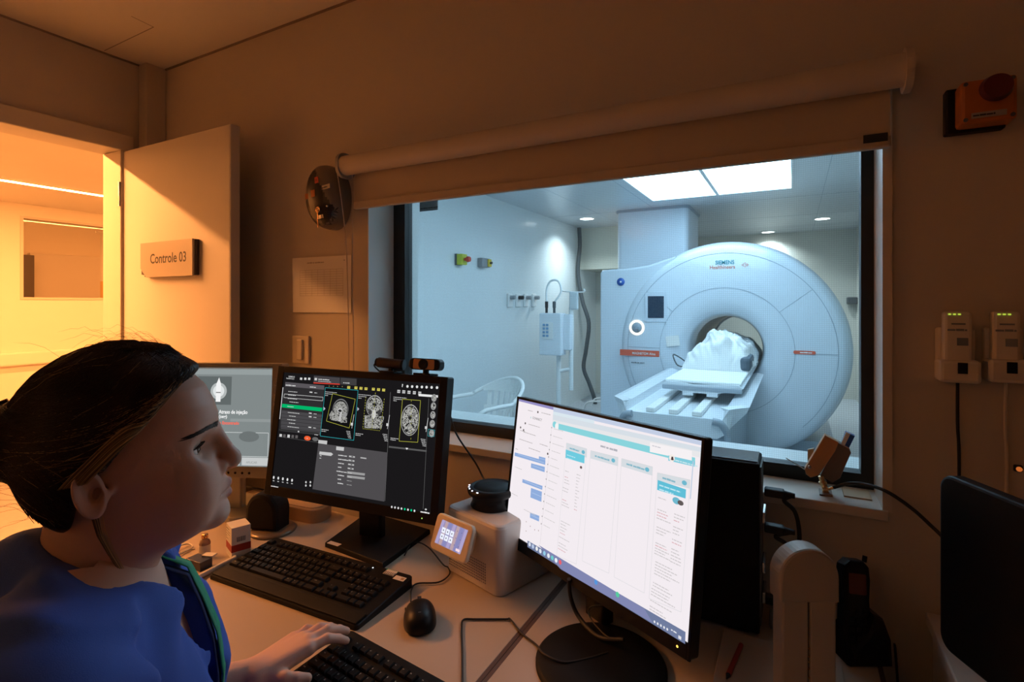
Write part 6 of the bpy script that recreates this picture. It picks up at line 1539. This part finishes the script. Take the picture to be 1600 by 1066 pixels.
def hand_sdf(X):
    d = caps(X, W_ - fd0 * .16 + np.array([0, 0, .004]), W_, .033, .0225)
    for i in range(4):
        wi = W_ + kd * (.0115 * (i - 1.5)) + np.array([0, 0, -.002])
        d = smin(d, caps(X, wi, K[i], .0155, .0115), .012)
    for i, (p0, p1, p2, p3) in enumerate(joints):
        r = FRr[i]
        f_ = smin(caps(X, p0, p1, r * 1.12, r), caps(X, p1, p2, r * 1.02, r * .92), .003); f_ = smin(f_, caps(X, p2, p3, r * .94, r * .80), .003)
        f_ = smin(f_, sph(X, p0 + np.array([0, 0, .001]), r * 1.12), .004)
        d = smin(d, f_, .004)
    t_ = smin(caps(X, th0, th1, .0150, .0110), caps(X, th1, th2, .0105, .0095), .004); t_ = smin(t_, caps(X, th2, th3, .0098, .0080), .003)
    return smin(d, t_, .007)
allp = np.array([W_ - fd0 * .16, *K, *[j[3] for j in joints], th1, th3]); lo_ = allp.min(0) - .045; hi_ = allp.max(0) + .045
gP, gF = nets(hand_sdf, lo_, hi_, .0022)
gP = relax(gP, gF, 1, .4)
P_ = np.concatenate([hP, bP, gP]); F_ = np.concatenate([hF, bF + len(hP), gF + len(hP) + len(bP)])
def skin_mat():
    m = mat('skin', (.70, .43, .32), .48, spec=.4, sss=.12, bump=.10, bscale=700); nt = m.node_tree; b_ = nt.nodes['Principled BSDF']
    a = nt.nodes.new('ShaderNodeAttribute'); a.attribute_name = 'tone'
    mx = nt.nodes.new('ShaderNodeMix'); mx.data_type = 'RGBA'; mx.inputs[6].default_value = (.70, .43, .32, 1); mx.inputs[7].default_value = (.50, .19, .16, 1)
    nt.links.new(a.outputs['Fac'], mx.inputs[0]); nt.links.new(mx.outputs[2], b_.inputs['Base Color']); return m
def npobj(name, P, F, m, parent=None, smooth=True):
    me = bpy.data.meshes.new(name); me.vertices.add(len(P)); me.vertices.foreach_set('co', P.astype(np.float32).ravel())
    k = F.shape[1]; me.loops.add(F.size); me.loops.foreach_set('vertex_index', F.astype(np.int32).ravel()); me.polygons.add(len(F)); me.polygons.foreach_set('loop_start', np.arange(0, F.size, k, dtype=np.int32)); me.polygons.foreach_set('loop_total', np.full(len(F), k, np.int32))
    me.polygons.foreach_set('use_smooth', np.full(len(F), smooth)); me.update(calc_edges=True); me.validate()
    me.materials.append(m); o = bpy.data.objects.new(name, me); COL.objects.link(o)
    if parent is not None: o.parent = parent
    return o
woman = npobj('person', P_, F_, skin_mat())
woman.location = WO; woman.rotation_euler = (0, 0, WANG)
tag(woman, 'woman in a blue scrub top, seen in profile, one hand on the front keyboard', 'person')
# lip colour of her own skin
x, y, z = P_.T; lip = np.zeros(len(P_), np.float32)
dl = np.minimum(caps((x, np.abs(y), z), (-.0165, .003, 1.1750), (-.0320, .0240, 1.1665), .0055, .002), caps((x, np.abs(y), z), (-.0165, 0, 1.1625), (-.0320, .0220, 1.1655), .0062, .002))
lip = np.clip((.0015 - dl) / .002, 0, 1).astype(np.float32); lip[len(hP):] = 0
at_ = woman.data.attributes.new('tone', 'FLOAT', 'POINT'); at_.data.foreach_set('value', lip)

# eyes
for s in (-1, 1):
    c = Vector((EX, s * EY, EZ)); gaze = Vector((1, s * .02 - .05, .10)).normalized(); Te = frame(c, gaze.orthogonal(), gaze)
    b = MB(); b.ball((0, 0, 0), ER, Te, n=32, mi=0); b.lathe([(.0001, ER + .0016), (.0030, ER + .0012), (.0056, ER - .0006), (.0062, ER - .0020)], Te, n=28, mi=1); b.lathe([(.0001, ER + .0018), (.0024, ER + .0015)], Te, n=20, mi=2)
    o = MB(); o = obj('eyeball', b, [mat('sclera', (.70, .66, .62), .12), mat('iris_brown', (.10, .045, .02), .08), mat('pupil', (.003, .003, .003), .05)]); o.parent = woman
# eyelashes and brows as small tufts
def hairline(paths, r, m, name, colf=None):
    n = 4; m_ = len(paths[0]); Pq = np.array(paths)                       # strands x points x 3
    T_ = np.gradient(Pq, axis=1); T_ /= np.linalg.norm(T_, axis=2, keepdims=True) + 1e-9
    e1 = np.cross(T_, np.array([.31, .52, .79])); e1 /= np.linalg.norm(e1, axis=2, keepdims=True) + 1e-9; e2 = np.cross(T_, e1)
    rad = r * np.interp(np.linspace(0, 1, m_), [0, .1, .8, 1], [.6, 1, .9, .15])[None, :, None]
    R_ = np.stack([Pq + rad * (math.cos(2 * PI * k / n) * e1 + math.sin(2 * PI * k / n) * e2) for k in range(n)], 2)
    S_, M_ = R_.shape[:2]; ids = np.arange(S_ * M_ * n).reshape(S_, M_, n)
    F = np.stack([ids[:, :-1], ids[:, 1:], np.roll(ids, -1, 2)[:, 1:], np.roll(ids, -1, 2)[:, :-1]], -1).reshape(-1, 4)
    o = npobj(name, R_.reshape(-1, 3), F, m, woman)
    if colf is not None:
        a = o.data.attributes.new('shade', 'FLOAT', 'POINT'); a.data.foreach_set('value', np.repeat(colf, M_ * n).astype(np.float32))
    return o
rng = np.random.default_rng(3)
browm = mat('brow_hair', (.035, .018, .010), .6)
for s in (-1, 1):
    ps = []
    for i in range(260):
        t = rng.random(); th = .0036 * (1 - .6 * t) * rng.uniform(-1, 1)
        yv = .012 + .043 * t; xv = -.030 - (t ** 1.7) * .036; zv = 1.2520 + .0070 * math.sin(t * 2.2) - .010 * t + th
        p = np.array([xv + .0005, s * yv, zv]); d = np.array([-.003 - .004 * t, s * .0065, .0022 - .003 * t])
        ps.append([p, p + d * .5 + np.array([.0006, 0, 0]), p + d])
    # settle on the skin
    A = np.array(ps); 
    for _ in range(6):
        dd = head_sdf((A[..., 0], A[..., 1], A[..., 2])); A[..., 0] -= np.clip(dd - .0005, -.004, .004)
    hairline(A, .00035, browm, 'eyebrow')
    ps = []
    for i in range(90):
        t = i / 89; yv = EY - .0105 + .0245 * t; u_ = (yv - EY - .0015) / .0162; zv = EZ + .0048 * (1 - min(1, u_ * u_)) + .0004; xv = EX + math.sqrt(max(.00001, (ER + .0016) ** 2 - (yv - EY) ** 2 - (zv - EZ) ** 2))
        p = np.array([xv, s * yv, zv]); o_ = np.array([.0055, s * (t - .4) * .006, .001]); ps.append([p, p + o_ * .6 + np.array([0, 0, -.0005]), p + o_ + np.array([0, 0, .0018])])
    hairline(np.array(ps), .00045, browm, 'eyelashes')

# ---- hair: shell swept back to a low knot, with strands over it
GZt = np.array([1.10, 1.14, 1.165, 1.19, 1.205, 1.225, 1.25, 1.275, 1.30, 1.32, 1.335, 1.36]); GFt = np.array([-.178, -.168, -.160, -.154, -.148, -.134, -.115, -.094, -.075, -.058, -.050, -.045])
KN = np.array([-.226, 0.0, 1.252])
def hair_sdf(X):
    d = slices(X, .0105)
    d = smin(d, ellip(X, (-.155, 0, 1.248), (.060, .080, .080)), .02)
    g = np.interp(X[2], GZt, GFt)
    lat = np.abs(X[1]); cut = (X[0] - g - .012 * np.clip(1 - lat / .05, 0, 1)) * .8
    d = smax(d, cut, .008)
    d = smax(d, (1.158 - X[2]) * .8 - (X[0] + .175) * .3, .015)
    d = smin(d, ellip(X, KN, (.026, .044, .036)), .010)
    return d
sP, sF = nets(hair_sdf, (-.300, -.110, 1.10), (-.02, .110, 1.38), .003)
sP = relax(sP, sF, 2, .5)
def hair_mat():
    m = bpy.data.materials.new('hair'); m.use_nodes = True; nt = m.node_tree; b_ = nt.nodes['Principled BSDF']
    a = nt.nodes.new('ShaderNodeAttribute'); a.attribute_name = 'shade'; cr = nt.nodes.new('ShaderNodeValToRGB'); el = cr.color_ramp.elements
    el[0].position = 0; el[0].color = (.012, .007, .005, 1); el[1].position = 1; el[1].color = (.70, .44, .18, 1); e = el.new(.55); e.color = (.035, .020, .012, 1)
    nt.links.new(a.outputs['Fac'], cr.inputs[0]); nt.links.new(cr.outputs[0], b_.inputs['Base Color']); b_.inputs['Roughness'].default_value = .42; b_.inputs['Specular IOR Level'].default_value = .35; return m
hm = hair_mat()
hair = npobj('hair', sP, sF, hm, woman)
# strands: start along the hairline and over the skull, run back over the shell into the knot
NS, NM = 6000, 28
def settle(A, off, it=7):
    for _ in range(it):
        X = (A[..., 0], A[..., 1], A[..., 2]); e = .0015; d = hair_sdf(X)
        gx = hair_sdf((X[0] + e, X[1], X[2])) - d; gy = hair_sdf((X[0], X[1] + e, X[2])) - d; gz = hair_sdf((X[0], X[1], X[2] + e)) - d
        G = np.stack([gx, gy, gz], -1) / e; G /= np.linalg.norm(G, axis=-1, keepdims=True) + 1e-6
        A = A - G * (d - off)[..., None] * .8
    return A
zs = rng.uniform(1.165, 1.352, NS); side = np.where(rng.random(NS) < .62, -1, 1)
gf = np.interp(zs, GZt, GFt) - rng.random(NS) ** 1.5 * .09 + .002
ya = np.interp(zs, [1.10, 1.25, 1.30, 1.33, 1.352], [.070, .088, .078, .055, .018]) * side * rng.uniform(.75, 1, NS)
top = rng.random(NS) < .25; ya = np.where(top, rng.uniform(-.06, .06, NS), ya); gf = np.where((zs < 1.236) & (gf > -.158), -.158 - .02 * rng.random(NS), gf); zs = np.where(top, 1.345, zs); gf = np.where(top, rng.uniform(-.10, -.065, NS), gf)
st = np.stack([gf, ya, zs], 1); st = settle(st[:, None, :], .0003)[:, 0]
en = KN[None] + rng.normal(0, 1, (NS, 3)) * np.array([.012, .022, .020]); 
tt = np.linspace(0, 1, NM)[None, :, None]
mid = (st + en) / 2 + np.array([0, 0, .012]); mid[:, 1] += st[:, 1] * .35
wm = (np.clip((st[:, 2] - 1.235) / .05, 0, 1) * np.clip((st[:, 0] + .125) / .03, 0, 1) * np.clip(np.abs(st[:, 1]) / .03, 0, 1) * rng.uniform(.5, 1, NS))[:, None]
mid = mid * (1 - wm) + wm * np.stack([np.full(NS, -.138), np.sign(st[:, 1]) * .115, np.full(NS, 1.222) + (st[:, 2] - 1.27) * .35], 1)
A = (1 - tt) ** 2 * st[:, None] + 2 * tt * (1 - tt) * mid[:, None] + tt ** 2 * en[:, None]
lift = rng.uniform(.0004, .0030, NS)[:, None] * np.ones((1, NM)); A = settle(A, lift)
A += (np.sin(tt * rng.uniform(3, 6, (NS, 1, 1)) + rng.uniform(0, 6, (NS, 1, 1))) * .0005)
shade = rng.uniform(.0, .5, NS); hl = np.exp(-((st[:, 2] - 1.302) / .010) ** 2) * (st[:, 0] > np.interp(st[:, 2], GZt, GFt) - .012) * 1.2; shade = np.where((hl > rng.random(NS) * 1.0), rng.uniform(.75, 1, NS), shade)
shade = np.where(rng.random(NS) < .025, rng.uniform(.6, .8, NS), shade)
hairline(A, .00034, hm, 'hair_strands', shade)
# fair lock swept from the forehead along the hairline to the ear
ps = []
for i in range(260):
    r0 = rng.random(); t_ = np.linspace(0, 1, 16); zz = 1.312 - .094 * t_ - .004 * r0; ff = np.interp(zz, GZt, GFt) - .002 - .010 * r0 - .012 * t_ * r0
    ps.append(np.stack([ff, np.full(16, -.085) + .03 * (1 - t_) ** 2, zz], 1))
A = settle(np.array(ps), rng.uniform(.0015, .0040, 260)[:, None] * np.ones((1, 16)))
hairline(A, .00040, hm, 'fair_lock', rng.uniform(.55, 1, 260))
# loose wisps: fly-aways on the crown and the fair lock behind the jaw
ps = []
for i in range(120):
    p = st[rng.integers(NS)]; d = np.array([-.05, 0, .004]) + rng.normal(0, .012, 3); ps.append([p + d * t + np.array([0, 0, .010 + .006 * rng.random()]) * math.sin(min(t, 1) * PI) * (1 if p[2] > 1.3 else .4) for t in np.linspace(0, 1, 10)])
hairline(np.array(ps), .00012, hm, 'flyaway_hair', rng.uniform(.1, .6, 120))
ps = []
for i in range(70):
    o_ = rng.normal(0, .0016, 3); f = rng.uniform(.6, 1)
    pth = [np.array([-.138, -.070, 1.185]), np.array([-.134, -.066, 1.160]), np.array([-.126, -.060, 1.135]), np.array([-.116, -.056, 1.110]), np.array([-.106, -.053, 1.090])]
    n_ = len(pth); ps.append([np.array([np.interp(t * f * (n_ - 1), range(n_), [q[k] for q in pth]) for k in range(3)]) + o_ * (1.2 - .8 * t) + np.array([0, 0, 0]) for t in np.linspace(0, 1, 12)])
hairline(np.array(ps), .00035, hm, 'loose_lock', rng.uniform(.6, 1, 70))
# hair claw
b = MB()
for k in range(6): b.tube([(-.252 + .004 * k, -.034 + .013 * k, 1.292), (-.266, -.036 + .013 * k, 1.275), (-.262, -.034 + .013 * k, 1.252)], .0028, n=6, T=I4, sub=4)
b.tube([(-.246, -.040, 1.292), (-.246, .035, 1.294)], .005, n=8, sub=1); o = obj('hair_claw', b, mat('claw_brown', (.035, .015, .008), .2)); o.parent = woman

# ---- scrub top with V neck
nk0 = np.array([-.075, 0, 1.075])
def scrub_sdf(X):
    d = torso_sdf(X, .015)
    for s in (1, -1):
        sh = shl if s > 0 else shr; el = elb if s > 0 else Vector((-.235, -.235, .79)); e2 = Vector(sh) + (Vector(el) - Vector(sh)) * .78
        d = smin(d, caps(X, sh, e2, .064, .062), .03)
    # folds
    f = 1.5 * (.0045 * np.sin(X[0] * 55 + X[2] * 38 + 3 * np.sin(X[1] * 22)) * np.clip((1.08 - X[2]) / .08, 0, 1) + .0035 * np.sin(X[1] * 60 - X[2] * 45 + 2 * np.sin(X[0] * 30)) + .003 * np.sin(X[2] * 90 + X[0] * 20 + 2.2 * np.sin(X[1] * 40)))
    d = d + np.minimum(f, .0075)
    d = smin(d, caps(X, (-.200, 0, 1.085), (-.150, 0, 1.070), .062, .070), .03)
    # neck hole and V
    hole = caps(X, (-.148, 0, 1.20), (-.130, 0, 1.04), .0500, .047)
    d = smax(d, -hole, .004)
    vz = np.clip((1.10 - X[2]) / .19, 0, 1); wv = .045 * (1 - vz); V = np.maximum(np.abs(X[1]) - wv, -(X[0] + .125)); V = np.maximum(V, .915 - X[2])
    d = smax(d, -V, .004)
    d = smax(d, X[2] - 1.150 - (X[0] + .2) * -.55, .004)
    return smax(d, -(X[2] - .50), .01)
cP, cF = nets(scrub_sdf, (-.40, -.40, .47), (.10, .40, 1.20), .0065)
cP = relax(cP, cF, 1, .4)
npobj('scrub_top', cP, cF, M['scrub'], woman)
# trousers
def trouser_sdf(X):
    A = (X[0], np.abs(X[1]), X[2]); d = ellip(X, (hipx, 0, .57), (.152, .196, .13)); d = smin(d, caps(A, (hipx, .09, .53), (.21, .11, .53), .100, .076), .04); d = smin(d, caps(A, (.21, .11, .53), (.19, .12, .14), .072, .060), .02)
    d = smax(d, .12 - X[2], .01); return smax(d, X[2] - .66, .02)
tP, tF = nets(trouser_sdf, (-.40, -.30, .10), (.32, .30, .70), .012); npobj('trousers', tP, tF, M['trousers'], woman)
for s in (-1, 1):
    b = MB(); b.box((.25, s * .125, .040), (.25, .095, .075), bev=.03, seg=4); o = obj('shoe', b, M['white']); o.parent = woman
# lanyard over the chest and around the neck
def on_chest(p, off):
    p = np.array(p, float)
    for _ in range(14):
        X = (p[0], p[1], p[2]); e = .002; d = float(torso_sdf(X)); g_ = np.array([float(torso_sdf((p[0] + e, p[1], p[2]))) - d, float(torso_sdf((p[0], p[1] + e, p[2]))) - d, float(torso_sdf((p[0], p[1], p[2] + e))) - d]) / e
        p = p - g_ * (d - off) / max(g_ @ g_, .05) * .8
    return p
def ribbon(path, wd, th, m, name, offs=.014):
    q = [on_chest(p, offs) if p[2] < 1.075 else np.array(p, float) for p in path]
    Q = []
    for i in range(len(q) - 1):
        for k in range(6): Q.append(q[i] + (q[i + 1] - q[i]) * k / 6)
    Q.append(q[-1]); vs = []
    for i, p in enumerate(Q):
        d = Q[min(i + 1, len(Q) - 1)] - Q[max(i - 1, 0)]; d /= np.linalg.norm(d); out = np.array([p[0] + .15, p[1] * .6, .15]); out /= np.linalg.norm(out); sd = np.cross(d, out); sd /= np.linalg.norm(sd); out = np.cross(sd, d)
        for a, c in ((-1, 0), (1, 0), (1, 1), (-1, 1)): vs.append(p + sd * a * wd / 2 + out * c * th)
    b = MB(); n = len(Q); b.add(vs, [(4 * i + k, 4 * i + (k + 1) % 4, 4 * (i + 1) + (k + 1) % 4, 4 * (i + 1) + k) for i in range(n - 1) for k in range(4)] + [(0, 1, 2, 3), (4 * n - 1, 4 * n - 2, 4 * n - 3, 4 * n - 4)], smooth=True)
    o = obj(name, b, m); o.parent = woman; return o
ribbon([(-.118, .058, 1.112), (-.100, .052, 1.085), (-.075, .045, 1.055), (-.05, .036, 1.02), (-.03, .026, .98), (-.01, .015, .93), (-.01, .008, .88)], .030, .0015, M['green'], 'lanyard', .021)
ribbon([(-.118, .042, 1.105), (-.095, .034, 1.075), (-.075, .028, 1.05), (-.05, .020, 1.02), (-.03, .010, .98), (-.01, .000, .93), (-.01, -.004, .88)], .016, .0015, M['scrubshade'], 'scrub_shade_band', .019)  # dark ribbon stands in for the shaded inside of the scrub
# glove cuff / sleeve band at her wrist side of the top
# office chair below her
cw = WT @ Vector((hipx, 0, 0))
t = thing('office_chair', (cw.x, cw.y, 0), 'dark office chair the woman sits on, below the picture', 'chair')
TCh = Matrix.Translation((cw.x, cw.y, 0)) @ Matrix.Rotation(WANG, 4, 'Z')
b = MB(); b.box((.04, 0, .385), (.46, .46, .07), TCh, bev=.03, seg=3); obj('seat', b, M['rubber'], t)
b = MB(); b.box((-.215, 0, .72), (.05, .40, .38), TCh, bev=.02, seg=3); b.box((-.235, 0, .48), (.02, .06, .2), TCh); obj('backrest', b, M['rubber'], t)
b = MB(); b.cyl((0.02, 0, .08), (0.02, 0, .37), .028, T=TCh); obj('column', b, M['black'], t)
for k in range(5):
    a = k * 2 * PI / 5; b = MB(); b.cyl((.02, 0, .09), (.02 + .26 * math.cos(a), .26 * math.sin(a), .06), .02, .014, T=TCh); b.ball((.02 + .27 * math.cos(a), .27 * math.sin(a), .028), .028, TCh, n=12); obj('leg', b, M['black'], t)
